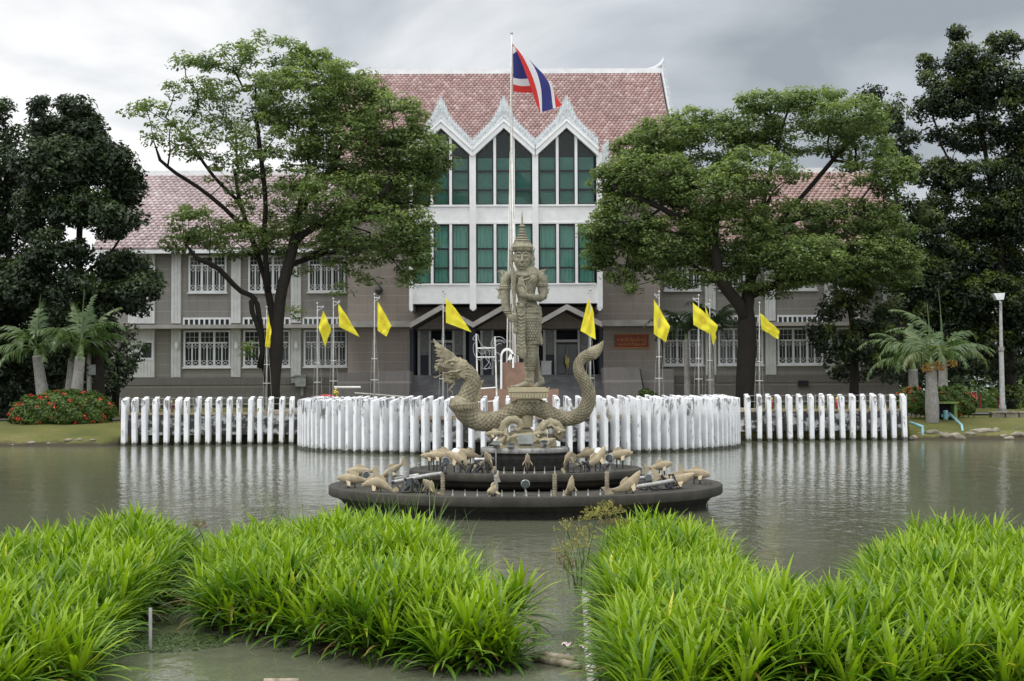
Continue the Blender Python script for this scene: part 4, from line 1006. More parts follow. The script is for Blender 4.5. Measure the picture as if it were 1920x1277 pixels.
# shoulder and elbow flames
for b0, tp, w_, bn in (((946, 523), (930.5, 509), 5.6, .22), ((950, 519), (937, 507), 4.5, .2), ((942, 528), (934, 519), 4, .2), ((1016, 522), (1026, 504.5), 5.6, -.22), ((1010, 519), (1020, 506), 4.5, -.2), ((1021, 526), (1029, 516), 3.5, -.2)): spike(bd, b0, tp, w_, bend=bn)
for b0, tp, w_, bn in (((948, 554), (931, 558), 5, .1), ((938, 560), (925.5, 541), 5.5, .3), ((940, 558), (934, 545), 4, .25), ((942, 557), (939, 549), 3, .2), ((1017, 555), (1027, 548), 5.5, -.2), ((1023, 552), (1030, 532), 5.2, -.25), ((1021, 551), (1023.5, 539), 4, -.15), ((1026, 549), (1032, 541), 3, -.2)): spike(bd, b0, tp, w_, bend=bn)
# chest ornaments
T(bd, [(968, 508, -.1, 2), (973, 514, -.17, 2.4), (980, 518, -.2, 2.8), (988, 517, -.19, 2.4), (994, 510, -.13, 2)], 8)
T(bd, [(962, 512, -.1, 1.3), (970, 522, -.21, 1.4), (979, 528, -.25, 1.8), (990, 524, -.22, 1.4), (998, 514, -.12, 1.3)], 8)
E(bd, 979, 525, -.24, 3, 2, 4.5); T(bd, [(986, 532, -.22, 1), (988, 545, -.2, 1), (990, 560, -.18, 1)], 6); T(bd, [(994, 517, -.2, 1), (996, 526, -.22, 1), (990, 532, -.24, 1)], 6)
T(bd, [(970, 503, -.0, 11, 10), (981, 505.5, 0, 12.5, 12), (981, 507, 0, 12.5, 12)], 14)
# head
E(bd, 979, 484, 0, 16.5, 18, 24); E(bd, 979, 492, -.04, 14, 15.5, 17); T(bd, [(979, 503, -.17, 5, 3), (979, 505, -.15, 3.4, 3)])
T(bd, [(979, 478, -.215, 1.6, 1.4), (979, 485, -.235, 2.1, 1.8), (979, 491, -.255, 2.9, 2.3), (979, 492.8, -.235, 2.6, 1.5)], 10)
for s_ in (-1, 1):
    T(bd, [(979+s_*2, 477, -.215, 1), (979+s_*6.5, 474.4, -.205, 1.3), (979+s_*12, 477, -.15, .9)], 8)
    E(bd, 979+s_*6.5, 481, -.195, 4.4, 1.9, 2.0); T(bd, [(979+s_*2.6, 481.5, -.21, .5), (979+s_*6.5, 483, -.222, .7), (979+s_*10.5, 481.5, -.185, .5)], 6)
    E(bd, 979+s_*8, 489, -.165, 5, 3.4, 6)
    # ears and flame shaped ear guards
    E(bd, 979+s_*16.5, 484, -.02, 2.3, 3, 7)
    T(bd, [(979+s_*17.5, 504, -.02, 2, 3), (979+s_*20, 494, -.02, 3.2, 2.4), (979+s_*20, 480, -.02, 3.4, 2.2), (979+s_*19, 470, -.02, 2.4, 2)], 10)
    spike(bd, (979+s_*20, 474), (979+s_*24.5, 464), 2.6); spike(bd, (979+s_*20.5, 490), (979+s_*25, 483), 2.6); spike(bd, (979+s_*20, 500), (979+s_*24.5, 487+6), 2.6); spike(bd, (979+s_*18, 504), (979+s_*23, 502), 2.4)
T(bd, [(972.6, 496.8, -.195, .6), (976.2, 497.0, -.215, .95), (979, 497.6, -.222, 1.0), (981.8, 497.0, -.215, .95), (985.4, 496.8, -.195, .6)], 8)
T(bd, [(974.5, 499.4, -.20, .7), (979, 500.2, -.218, 1.1), (983.5, 499.4, -.20, .7)], 8)
T(bd, [(979, 464, 0, 18.5, 19.5), (979, 467, 0, 19, 20), (979, 470, 0, 18, 19), (979, 472, 0, 16.5, 17.5)], 22)
for k in range(9):     # carved collar drops, arm bands and belt studs
    a = -.9+k*.225; E(bd, 981+15*math.sin(a), 513+5*math.cos(a), -.19-.03*math.cos(a), 1.7, 1.6, 3)
for k in range(7):
    for cx_, cy_, cd_ in ((947, 541, 0), (1017, 536, 0)): a = -1.2+k*.4; E(bd, cx_+11*math.sin(a), cy_, cd_-.135*math.cos(a), 1.5, 1.3, 2.6)
for k in range(9): a = -1.2+k*.3; E(bd, 989+20*math.sin(a), 574, -.20*math.cos(a), 2, 1.6, 2.6)
for k in range(5): T(bd, [(1000+k*2.5, 578+k*2, -.16+k*.02, 2), (1004+k*2, 588+k*3, -.15+k*.02, 1.6), (1001+k*2, 594+k*3, -.15+k*.02, .6)], 6)
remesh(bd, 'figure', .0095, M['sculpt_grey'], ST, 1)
cr = S(977.5, 464); mb = MB()
prof = [(19, 467), (21, 465), (21.5, 462.5), (19.5, 461), (17, 456), (14.5, 452), (15.2, 451.6), (15, 450.6), (11.5, 449.5), (9.5, 448.4), (11.4, 447.8), (11.4, 445.4), (8.6, 444.8), (8.2, 442.5), (9.2, 442), (8.9, 440.6), (7.2, 440), (7, 437), (7.8, 436.6), (7.4, 435.3), (6, 434.8), (5.8, 431.5), (6.4, 431), (6, 430), (4.8, 429.4), (4.4, 425.8), (6.2, 425), (6.2, 423.2), (4, 422.5), (3.2, 420.5), (3.6, 419.5), (2.2, 418), (1.8, 412), (1.1, 404), (.25, 393)]
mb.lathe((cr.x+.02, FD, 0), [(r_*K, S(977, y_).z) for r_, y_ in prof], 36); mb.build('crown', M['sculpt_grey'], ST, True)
mc = MB(); q0 = S(963, 600, -.275)
prof = [(.3, 500), (2.2, 506), (3.6, 514), (4.6, 524), (5.0, 534), (4.5, 544), (3.3, 556), (2.5, 568), (2.2, 580), (2.3, 587), (3.6, 589.5), (4.8, 590.8), (4.8, 592), (3, 593), (2.6, 600), (3, 606), (4.2, 609), (2.8, 611), (3, 615), (4.6, 619), (5, 622), (3.6, 625), (1, 627)]
n = 20; b = 0
for i, (r_, y_) in enumerate(prof):
    xx = 962+(y_-500)*.035
    c = S(xx, y_, -.285)
    for j in range(n): a = 2*math.pi*j/n; mc.v.append((c.x+r_*K*math.cos(a), c.y+r_*K*.7*math.sin(a), c.z))
for i in range(len(prof)-1):
    for j in range(n): a0 = i*n+j; a1 = i*n+(j+1) % n; mc.f.append((a0, a1, a1+n, a0+n)); mc.m.append(0)
mc.build('mace', M['sculpt_grey'], ST, True)

# ---------------- fish, lamps, nozzles, pipes
def fish_meshes(bend, seed):
    mb = MB(); L_ = .62
    st = [(-.30, .018, .045), (-.24, .028, .05), (-.16, .045, .07), (-.05, .065, .098), (.08, .075, .112), (.18, .070, .100), (.26, .050, .072), (.305, .030, .044), (.325, .016, .024)]
    def cz(x): return bend*((x/.3)**2)*.10 - bend*.03
    n = 14; b = 0
    for i, (x, rw, rh) in enumerate(st):
        for j in range(n):
            a = 2*math.pi*j/n; mb.v.append((x, math.cos(a)*rw, cz(x)+math.sin(a)*rh*(1.0 if math.sin(a) > 0 else .85)))
    for i in range(len(st)-1):
        for j in range(n): a0 = i*n+j; a1 = i*n+(j+1) % n; mb.f.append((a0, a1, a1+n, a0+n)); mb.m.append(0)
    mb.f.append(tuple(range(n))); mb.m.append(0); mb.f.append(tuple((len(st)-1)*n+j for j in range(n))); mb.m.append(0)
    for s_ in (-1, 1): mb.ell((.245, s_*.052, cz(.24)+.02), .013, 8, 6)
    mb.tube([(.315, 0, cz(.31)+.012), (.345, 0, cz(.33)+.016)], [.018, .012], 8); mb.tube([(.31, 0, cz(.31)-.014), (.335, 0, cz(.33)-.024)], [.014, .01], 8)
    body = mb.mesh('body', True)
    z = cz(-.28); tl = MB(); t = .012
    tl.prism([(-.27, -t, z+.03), (-.36, -t, z+.13), (-.44, -t, z+.16), (-.40, -t, z+.02), (-.44, -t, z-.13), (-.35, -t, z-.09), (-.27, -t, z-.03)], (0, 2*t, 0))
    fn = MB(); fn.prism([(.12, -t, cz(.1)+.09), (.07, -t, cz(0)+.17), (-.02, -t, cz(0)+.165), (-.09, -t, cz(-.1)+.125), (-.13, -t, cz(-.1)+.06)], (0, 2*t, 0))
    pfs = []
    for s_ in (-1, 1): pf = MB(); pf.prism([(.13, s_*.06, -.03), (.03, s_*.07, -.05), (.01, s_*.14, -.13), (.07, s_*.13, -.13)], (0, s_*.014, .008)); pfs.append(pf.mesh('side_fin'))
    return body, tl.mesh('tail'), fn.mesh('dorsal_fin'), *pfs
FM = {b: fish_meshes(b, 0) for b in (0, 1, -1)}
for b in FM:
    for me in FM[b]: me.materials.append(M['fish_tan'])
g2 = 'fish sculptures on the wave under the naga'
FS = {b: [m_.copy() for m_ in FM[b]] for b in FM}
for b in FS:
    for me in FS[b]: me.materials[0] = M['sculpt_tan']
def tiertop(x, y):
    r = math.hypot(x-FX, y-FD); return zU if r < .99 else (zM if r < 2.58 else (zL if r < 4.36 else 0))
LEG = {}
def fish(px, py, dy, yaw, pitch, label, bend=0, s=1.0, legs=True, group='fish sculptures round the fountain tiers'):
    p = S(px, py, 0); y_ = FD+dy; p = P(px, py, y_)
    root = empty('fish_sculpture', p, label, 'fish sculpture', group)
    root.rotation_euler = (0, -R(pitch), R(yaw)); s *= .93; root.scale = (s, s, s)
    for me, nm in zip((FS if group == g2 else FM)[bend], ('body', 'tail', 'dorsal_fin', 'side_fin', 'side_fin')):
        o = bpy.data.objects.new(nm, me); col.objects.link(o); o.parent = root
    if legs:
        zt = tiertop(p.x, y_); mb = MB(); rt = root.rotation_euler.to_matrix()
        for dx in (.1, -.04):
            q = p + rt @ Vector((dx*s, 0, -.05)); mb.tube([(q.x, q.y, zt-.035), q], .016, 6)
            mb.tube([(q.x, q.y, zt-.035), (q.x, q.y, zt-.02)], .04, 8)
        me = mb.mesh('stand'); o = link('stand', me, M['dark_metal'], None)
        M4 = Matrix.Translation(p) @ root.rotation_euler.to_matrix().to_4x4() @ Matrix.Scale(s, 4); o.parent = root; o.matrix_parent_inverse = M4.inverted()
fish(662, 899, -1.0, 172, 5, 'tan fish on the left end of the lowest tier, farthest left of all', 0, 1.15)
fish(676, 884, .9, 175, 0, 'tan fish with a high back fin just behind the leftmost fish', 0, 1.05)
fish(711, 909, -2.3, 168, 14, 'tan fish nose up and tail touching the rim, right of the leftmost fish', -1, 1.15)
fish(737, 881, 1.6, 200, -30, 'tan fish pitched nose down among the valves on the left of the lowest tier', 0, .95)
fish(807, 915, -3.4, 235, 38, 'tan fish rising steeply on the lowest tier left of a tall brown nozzle', 0, .9)
fish(925, 916, -4.0, 250, -25, 'tan fish diving towards the viewer at the front left of the lowest tier', 1, .95)
fish(1068, 916, -3.95, 285, 40, 'tan fish seen head on with raised snout at the front right, beside grass', 1, .95)
fish(1176, 910, -3.2, 10, 30, 'tan fish leaping with its curved tail on the rim, right front of lowest tier', 1, 1.2)
fish(1266, 899, -1.6, 8, 0, 'large tan fish facing right with long low tail near the right rim', 1, 1.3)
fish(1305, 888, -.2, 15, -8, 'rightmost tan fish, facing right with a big spread back fin', 0, 1.1)
fish(1238, 874, 1.6, 12, 12, 'smaller tan fish at the back right of the lowest tier behind the pipes', 0, 1.0)
fish(811, 856, -.4, 170, 5, 'tan fish at the left end of the middle tier, snout outward', 0, .85)
fish(827, 855, -.9, 172, 5, 'tan fish right in front of the leftmost one on the middle tier', 0, .95)
fish(832, 849, .7, 175, 0, 'tan fish at the back of the left group on the middle tier', 0, .9)
fish(862, 863, -1.5, 168, 28, 'long tan fish slanting down to the right below a white floodlight', 0, 1.15)
fish(880, 852, .3, 165, 15, 'tan fish between white floodlight and the upper tier on the left', 0, 1.0)
fish(917, 864, -2.0, 245, 45, 'tan fish standing steeply against the left of the upper tier wall', 0, .85)
fish(989, 868, -2.25, 270, 50, 'tan fish pointing straight up in the centre front of the middle tier', 0, .8)
fish(1063, 865, -2.05, 290, 50, 'tan fish rearing up on the middle tier right of the centre fish', 0, .85)
fish(1101, 851, .6, 12, 14, 'tan fish on the right of the middle tier behind a round floodlight', 0, .95)
fish(1117, 862, -1.4, 25, 35, 'tan fish with raised head and tail down on the right middle tier', 1, 1.1)
fish(1159, 853, .1, 12, 8, 'tan fish standing on two thin legs at the right end of the middle tier', 0, 1.1)
g2 = 'fish sculptures on the wave under the naga'
fish(928, 813, -.55, 172, -5, 'small fish on the left of the wave under the serpent', 0, .72, False, g2)
fish(937, 828, -.62, 205, -30, 'small fish diving down at the lower left of the wave', 1, .7, False, g2)
fish(966, 819, -.6, 20, 5, 'small fish inside the curl of the left wave', 0, .5, False, g2)
fish(1010, 813, -.6, 190, -12, 'small fish on the front of the right wave', 0, .5, False, g2)
fish(1022, 827, -.62, 12, -3, 'small fish lying low on the right of the wave above the lamp', 1, .72, False, g2)
fish(1046, 805, -.5, 10, -25, 'fat fish curling over at the right end of the wave', 1, .6, False, g2)
def floodlight(px, py, dy, label, aim=(0, -1, .3), s=1.0, white=False):
    p = P(px, py, FD+dy); root = empty('floodlight', p, label, 'floodlight', 'steel floodlights on the fountain')
    a = Vector(aim).normalized(); mb = MB(); r = .085*s
    mb.tube([p-a*r*1.1, p-a*r*.6, p, p+a*r*.5, p+a*r*.62], [r*.25, r*.75, r*.95, r, r*1.08], 16); mb.build('housing', M['lamp_white' if white else 'steel'], root, True)
    mb = MB(); mb.tube([p+a*r*.63, p+a*r*.68], [r*.92, r*.9], 16); mb.build('lens', M['lamp_white' if white else 'dark_glass'], root)
    zt = tiertop(p.x, p.y)-.03; mb = MB(); mb.tube([p-Vector((0, 0, r*.9)), (p.x, p.y, zt)], .013, 6); mb.tube([(p.x, p.y, zt), (p.x, p.y, zt+.015)], .05, 8); mb.build('bracket', M['steel'], root)
for args in ((766, 906, -2.4, 'round steel floodlight among the fish on the left of the lowest tier', (.3, -1, .5)), (985, 908, -3.6, 'single steel floodlight facing the viewer at the front centre of the lowest tier', (0, -1, .1)), (835, 866, -1.7, 'steel floodlight on the middle tier under the left group of fish', (.3, -1, .6)), (1143, 860, -1.2, 'steel floodlight on the right of the middle tier between two fish', (-.3, -1, .6)), (1217, 898, -2.2, 'steel floodlight in the tangle of pipes on the right of the lowest tier', (-.4, -1, .6)), (930, 834, -.8, 'steel floodlight at the left end of the upper tier', (0, -.5, 1)), (958, 838, -.92, 'steel floodlight left of the grey box on the upper tier', (0, -.4, 1)), (1020, 833, -.85, 'steel floodlight at the right front of the upper tier', (0, -.5, 1)), (688, 892, .2, 'steel floodlight tucked behind the leftmost fish pair', (-.4, -1, .6))): floodlight(*args)
floodlight(855, 849, -.9, 'round white floodlight glass between fish on the left middle tier', (-.1, -1, .5), 1.0, True); floodlight(1122, 848, -.5, 'round white floodlight glass between fish on the right middle tier', (0, -1, .5), 1.0, True)
def onrim(px, r):                          # point on the front arc of a tier seen at pixel column px
    x = (px-960)/F*FD
    for _ in range(6): y = FD-math.sqrt(max(0, r*r-(x-FX)**2)); x = (px-960)/F*y
    return x, y
for i, px in enumerate(list(range(848, 1130, 23))): 
    x, y = onrim(px, 4.2); mb = MB(); mb.tube([(x, y, zL-.03), (x, y, zL+.03), (x, y, zL+.04), (x, y, zL+.13)], [.022, .02, .012, .004], 8)
    o = mb.build('spray_nozzle', M['pole_grey']); tag(o, 'thin pointed spray nozzle in the row along the front of the lowest tier', 'nozzle', 'nozzles along the lowest tier')
for i, px in enumerate(list(range(944, 1056, 19))):
    x, y = onrim(px, 2.4); mb = MB(); mb.tube([(x, y, zM-.03), (x, y, zM+.03), (x, y, zM+.04), (x, y, zM+.15)], [.022, .02, .012, .004], 8)
    o = mb.build('spray_nozzle', M['pole_grey']); tag(o, 'thin pointed spray nozzle in the row along the front of the middle tier', 'nozzle', 'nozzles along the middle tier')
for px, py, y0, lab, mt in ((830, 888, 929, 'tall brown stacked nozzle pipe at the left front of the lowest tier', 'bamboo'), (930, 890, 912, 'grey nozzle pipe behind the diving fish at front left', 'pole_grey'), (1040, 888, 931, 'tall brown stacked nozzle pipe right of the front centre floodlight', 'bamboo'), (1138, 884, 927, 'tall brown stacked nozzle pipe at the right front of the lowest tier', 'bamboo'), (732, 878, 905, 'short grey nozzle pipe on the left of the lowest tier', 'pole_grey'), (763, 884, 905, 'second short grey nozzle pipe left of the middle tier', 'pole_grey'), (786, 867, 880, 'stubby nozzle at the far left edge of the middle tier', 'pole_grey'), (1185, 863, 880, 'stubby nozzle at the far right edge of the middle tier', 'pole_grey')):
    dyy = {830: -3.3, 930: -3.9, 1040: -3.95, 1138: -3.5, 732: -1.2, 763: -2.0, 786: .5, 1185: .5}[px]; p = P(px, py, FD+dyy); mb = MB(); zt = tiertop(p.x, p.y)-.03; pts = []; rs = []
    n = max(3, int((p.z-zt)/.05))
    for k in range(n): z = zt+(p.z-zt)*k/n; pts += [(p.x, p.y, z), (p.x, p.y, z+.035), (p.x, p.y, z+.037), (p.x, p.y, z+(p.z-zt)/n-.001)]; rs += [.045, .045, .032, .032]
    o = MB().tube(pts, rs, 10).build('nozzle_pipe', M[mt]); tag(o, lab, 'nozzle')
def pipe(name, pts, r, mt, lab, cat='pipe', n=8, group=None):
    q = crspline([tuple(p) for p in pts], max(2, len(pts)*5)) if len(pts) > 2 else pts
    o = MB().tube([tuple(a) for a in q], r, n).build(name, M[mt], None, True); tag(o, lab, cat, group); return o
zz = zL+.03
pipe('water_pipe', [P(735, 905, FD-1.9)*1, P(795, 893, FD-2.2), P(828, 888, FD-2.5)], .045, 'pole_grey', 'fat grey water pipe lying across the left of the lowest tier', 'pipe')
pipe('water_pipe', [P(742, 898, FD-.6), P(790, 890, FD-1.2)], .04, 'pole_grey', 'second grey pipe behind the fat pipe on the left lowest tier')
pipe('water_pipe', [P(890, 862, FD-1.7), P(925, 861, FD-1.4)], .04, 'steel', 'short grey pipe on the middle tier left of the upper tier')
pipe('water_pipe', [P(1178, 915, FD-2.8), P(1225, 908, FD-2.6), P(1262, 901, FD-2.2)], .045, 'pole_grey', 'grey water pipe lying between fish on the right of the lowest tier')
pipe('water_pipe', [P(1185, 898, FD-1.2), P(1235, 893, FD-1.0)], .04, 'pole_grey', 'grey pipe behind the floodlight on the right lowest tier')
r_ = random.Random(4)
def tangle(x0, x1, y0, y1, d0, d1, n, lab, sd_):
    r_ = random.Random(sd_); mb = MB()
    for k in range(n):
        px = r_.uniform(x0, x1); py = r_.uniform(y0, y1); d = FD+d0+(d1-d0)*(px-x0)/(x1-x0); p = P(px, py, d); zt = tiertop(p.x, p.y)-.02
        q = p + Vector((r_.uniform(-.18, .18), r_.uniform(-.1, .1), 0)); q2 = q+Vector((r_.uniform(-.2, .2), 0, 0)); q.z = zt+.02; q2.z = zt+.02
        mb.tube([tuple(a) for a in crspline([tuple(p), tuple((p+q)/2+Vector((r_.uniform(-.06, .06), 0, .03))), tuple(q), tuple(q2)], 10)], r_.choice([.008, .012, .02]), 6)
        if k % 2: mb.ell(p, (.035, .03, .03), 8, 6)
    o = mb.build('valve_cluster', M['dark_metal'], None, True); tag(o, lab, 'valves')
tangle(735, 800, 895, 912, -2.6, -2.6, 16, 'tangle of small dark valves and hoses on the left lowest tier', 1); tangle(830, 905, 862, 876, -1.9, -2.1, 14, 'tangle of dark hoses and valves on the left middle tier', 2)
tangle(1190, 1265, 890, 912, -2.5, -1.8, 24, 'tangle of small dark valves and hoses on the right lowest tier', 3); tangle(1075, 1150, 862, 876, -2.0, -1.5, 14, 'tangle of dark hoses and valves on the right middle tier', 5)
pipe('cable', [P(1322, 905, FD-.6), P(1328, 925, FD-.7), P(1326, 945, FD-.9), P(1334, 965, FD-.8)], .01, 'black_rubber', 'black cable hanging from the right rim of the lowest tier into the water', 'cable', 6)
pipe('cable', [P(1052, 838, FD-.3), P(1060, 830, FD-.7), P(1067, 845, FD-.9), P(1066, 856, FD-1.1)], .01, 'black_rubber', 'black cable looping over the right end of the upper tier', 'cable', 6)

# ------------------------------------------------------------------ flags and poles
def cloth(name, ctrl, mat, parent, depth0, nu=26, nv=20, wave=.05, seed=0, emblem=False):
    # ctrl[u][v] = (px, py, depth offset); bicubic-ish interpolation by rows then columns
    rows = [crspline([np.array(tuple(P(a, b, depth0+c)), float) for a, b, c in row], nv) for row in ctrl]
    rows = np.array(rows); G = np.stack([crspline(list(rows[:, j]), nu) for j in range(nv)], 1)
    r = random.Random(seed); ph = r.uniform(0, 6)
    V = []; T_ = []
    for i in range(nu):
        for j in range(nv):
            u, v = i/(nu-1), j/(nv-1); p = G[i, j].copy(); p[1] += wave*min(1, u*3)*math.sin(u*9+v*4+ph)+wave*.4*math.sin(v*11+ph)
            V.append(p)
            if emblem:
                d = math.hypot((u-.45)/.16, (v-.45)/.22); T_.append(.5+.45*max(0, 1-abs(d-.6)*2.2)*(1 if d < 1.2 else 0) + r.uniform(-.05, .05))
            else: T_.append(v*.999)
    Fq = [(i*nv+j, i*nv+j+1, (i+1)*nv+j+1, (i+1)*nv+j) for i in range(nu-1) for j in range(nv-1)]
    return link(name, npmesh(name, np.array(V), Fq, T_, True), M[mat], parent)
PD = 75.0
FP = empty('flagpole', P(962, 770, PD), 'tall white main flagpole with straight bracing legs behind the statue', 'flagpole')
mb = MB(); base = P(963, 762, PD); top = P(959.5, 62, PD); mid = P(958.5, 200, PD)
mb.tube([base, P(961, 400, PD), mid, top], [.085, .07, .055, .03], 10); mb.build('pole', M['pole_white'], FP, True)
mb = MB(); mb.ell(top, .07, 10, 8); mb.build('finial', M['steel'], FP, True)
for (xb, db, xt, yt) in ((949, -.5, 957, 285), (974, -.5, 961, 285), (956, .7, 958, 200), (968, -.9, 960, 285)):
    a = P(xb, 760, PD+db); b = P(xt, yt, PD); MB().tube([a, b], [.04, .032], 8).build('brace', M['pole_white'], FP, True)
for y_ in (285, 395, 520): 
    mb = MB(); w_ = (y_-200)*.022+1.5; a = P(959-w_, y_, PD-.1); b = P(960+w_, y_, PD-.1); mb.tube([a, b], .025, 8); mb.build('crosspiece', M['pole_white'], FP)
for xa in (951, 966): pipe('halyard', [P(960.3, 84, PD-.08), P(xa*.5+960*.5, 390, PD-.25), P(xa, 745, PD-.4)], .012, 'rope', 'thin halyard line running down the main flagpole' if xa < 955 else 'second halyard line on the right of the main flagpole', 'rope', 5)
NF = empty('flag', P(961, 80, PD), 'red white and blue striped national flag flying from the top of the tall pole', 'flag')
C = [[(961, 80, 0), (961, 88, 0), (961.5, 109, 0), (962, 139, 0), (962, 155, 0), (962, 171, 0)],
     [(968, 94, -.3), (971, 93, -.28), (975, 101, 0), (974, 140, .15), (974, 158, .2), (975, 173, .2)],
     [(980, 122, -.4), (985, 112, -.3), (992, 112, 0), (990, 140, .3), (988, 158, .35), (990, 174, .35)],
     [(994, 160, -.4), (1000, 143, -.3), (1008, 131, -.1), (1016, 138, .2), (1008, 156, .35), (1004, 174, .4)],
     [(1004, 190, -.3), (1010, 178, -.25), (1017, 164, -.15), (1027, 158, .05), (1034, 158, .2), (1034, 172, .3)],
     [(1012, 211, -.2), (1014, 211, -.2), (1019, 209, -.1), (1035, 205, 0), (1040, 203, .1), (1054, 197, .2)]]
o = cloth('cloth', C, 'flag_cloth_national', NF, PD, 70, 72, .03, 3)
GY = 'yellow flags on thin poles round the platform'
def yflag(px, ptop, D, quad, label, plab, arm=0, seed=0, guy=9, gy0=665, ring=665):
    base = P(px, 772, D); base.z = 1.5; root = empty('flagpole', base, plab, 'flagpole', 'thin poles of the yellow flags')
    top = P(px, ptop, D); mb = MB(); m_ = base.lerp(top, .62)
    mb.tube([base, m_, m_+Vector((0, 0, .01)), top], [.042, .038, .028, .022], 8); mb.build('pole', M['pole_grey'], root, True)
    MB().ell(top+Vector((0, 0, .05)), .06, 8, 6).build('finial', M['steel'], root)
    if arm:
        a = P(px, ptop+4, D); b = P(px+arm, ptop+5, D); c_ = P(px, ptop+12, D); mb = MB(); mb.tube([a, b], .025, 6); mb.tube([c_, b], .02, 6); mb.tube([b-Vector((0, 0, .02)), b+Vector((0, 0, .1))], .03, 6); mb.build('arm', M['steel'], root)
    for k in range(3):
        an = 2*math.pi*k/3+.5; q = base+Vector((math.cos(an)*.28, math.sin(an)*.28, 0)); t_ = base.lerp(top, .78)
        MB().tube([q, q.lerp(t_, .45)+Vector((math.cos(an)*.05, math.sin(an)*.05, 0)), t_], .009, 5).build('guy_rod', M['pole_grey'], root)
    for f_ in (.28, .46):
        mb = MB(); zc_ = base.lerp(top, f_); r_ = .25*(1-f_); pts = [(zc_.x+r_*math.cos(t), zc_.y+r_*math.sin(t), zc_.z) for t in np.linspace(0, 6.283, 13)]; mb.tube(pts, .012, 5); mb.build('ring', M['pole_white'], root)
    fl = empty('flag', P(quad[0][0], quad[0][1], D-.06), label, 'flag', GY)
    (ax, ay), (bx_, by_), (cx_, cy_), (dx_, dy_) = quad     # hoist top, hoist bottom, fly bottom, fly top
    ctrl = []
    r = random.Random(seed)
    for i in range(4):
        u = i/3; t0 = (ax+(dx_-ax)*u, ay+(dy_-ay)*u); t1 = (bx_+(cx_-bx_)*u, by_+(cy_-by_)*u); s_ = 1.2*math.sin(u*math.pi)
        ctrl.append([(t0[0]+(t1[0]-t0[0])*v, t0[1]+(t1[1]-t0[1])*v - s_*(1-v), -.06+.25*math.sin(u*4+v*2+seed)*u) for v in (0, .33, .66, 1)])
    cloth('cloth', ctrl, 'flag_cloth_yellow', fl, D, 34, 26, .10, seed, True)
yflag(500, 578, 73, ((502, 590), (497, 650), (506, 652), (509, 622)), 'narrow limp yellow flag at far left in front of the big tree trunk', 'grey guyed pole nearest the forked tree trunk', 0, 1)
yflag(595, 571, 72, ((606, 582), (597, 614), (610, 650), (621, 618)), 'yellow flag hanging as a diamond, second from the left', 'grey guyed pole with arm, second from the left', 11, 2)
yflag(625, 562, 71, ((634, 569), (636, 613), (674, 632), (655, 600)), 'yellow flag streaming right with its point down, third from the left', 'taller grey guyed pole beside the second one at left', 11, 3)
yflag(702, 554, 70, ((708, 565), (708, 620), (724, 631), (734, 611)), 'yellow flag with a blunt lower edge, left of the stone corner by the steps', 'grey guyed pole in front of the left planter wall', 9, 4)
yflag(831, 547, 69, ((836, 558), (836, 605), (884, 623), (862, 590)), 'large yellow flag with ragged lower edge, just left of the statue', 'grey guyed pole behind the naga head', 4, 5)
yflag(1107, 545, 69, ((1103, 560), (1088, 620), (1117, 637), (1113, 585)), 'yellow flag hanging nearly straight down, right of the statue above the tail', 'grey guyed pole behind the naga tail', -4, 6)
yflag(1236, 549, 70, ((1226, 561), (1226, 626), (1249, 642), (1256, 612)), 'yellow flag draped over its pole in front of the brown sign wall', 'grey guyed pole right of the brown sign', -8, 7)
yflag(1310, 556, 71, ((1299, 567), (1300, 609), (1340, 632), (1346, 610)), 'broad yellow flag blowing right, larger of the overlapping pair', 'front one of the two crossing poles left of the thick trunk', -10, 8)
yflag(1331, 566, 73.5, ((1321, 571), (1327, 605), (1338, 648), (1343, 632)), 'narrow yellow flag half hidden behind the broad one', 'rear one of the two crossing poles left of the thick trunk', -8, 9)
yflag(1424, 570, 72, ((1425, 587), (1428, 617), (1459, 636), (1462, 622)), 'yellow flag blowing right at far right in front of a white pilaster', 'grey guyed pole just right of the thick tree trunk', 0, 10)

# ------------------------------------------------------------------ things on the platform
D = 74.0
def pbox(p0, p1, y0, y1, D, d=.6):
    a = P(p0, y1, D); b = P(p1, y0, D); return a.x, b.x, D-d/2, D+d/2, a.z, b.z
mb = MB(); x0, x1, y0, y1, z0, z1 = pbox(938, 1001, 680, 760, D, 1.5); mb.box(x0, x1, y0, y1, 1.5, z1)
x0, x1, y0, y1, z0, z1 = pbox(896, 1047, 729, 760, 72.9, .7)
pd_ = empty('monument_base', (P(970, 740, D).x, D, 1.5), 'brown stone block and low wall at the foot of the tall flagpole', 'monument base'); mb.build('block', M['sandstone'], pd_)
mb = MB(); mb.box(x0, x1, y0, y1, 1.5, z1); mb.build('low_wall', M['sandstone'], pd_)
# white arch
ar = MB(); cxp, cyp = 951, 669; ro, ri = 13, 10
pts = []
n = 20
outer = [(cxp-ro, 745)] + [(cxp-ro*math.cos(math.pi*i/n), cyp-17*math.sin(math.pi*i/n)) for i in range(n+1)] + [(cxp+ro, 690)]
for i in range(len(outer)-1):
    (xa, ya), (xb, yb) = outer[i], outer[i+1]
    ia = (cxp+(xa-cxp)*.72, cyp+(min(ya, cyp)-cyp)*.7 + (ya-cyp if ya > cyp else 0)); ib = (cxp+(xb-cxp)*.72, cyp+(min(yb, cyp)-cyp)*.7 + (yb-cyp if yb > cyp else 0))
    A = [P(xa, ya, 73.1), P(xb, yb, 73.1), P(ib[0], ib[1], 73.1), P(ia[0], ia[1], 73.1)]
    ar.prism(A, (0, .12, 0))
ar.prism([P(956, 664, 73.1), P(951, 676, 73.1), P(959, 674, 73.1), P(966, 664, 73.1)], (0, .1, 0))
A = [P(938, 681, 73.05), P(1001, 681, 73.05), P(1001, 672, 73.05), P(938, 672, 73.05)]
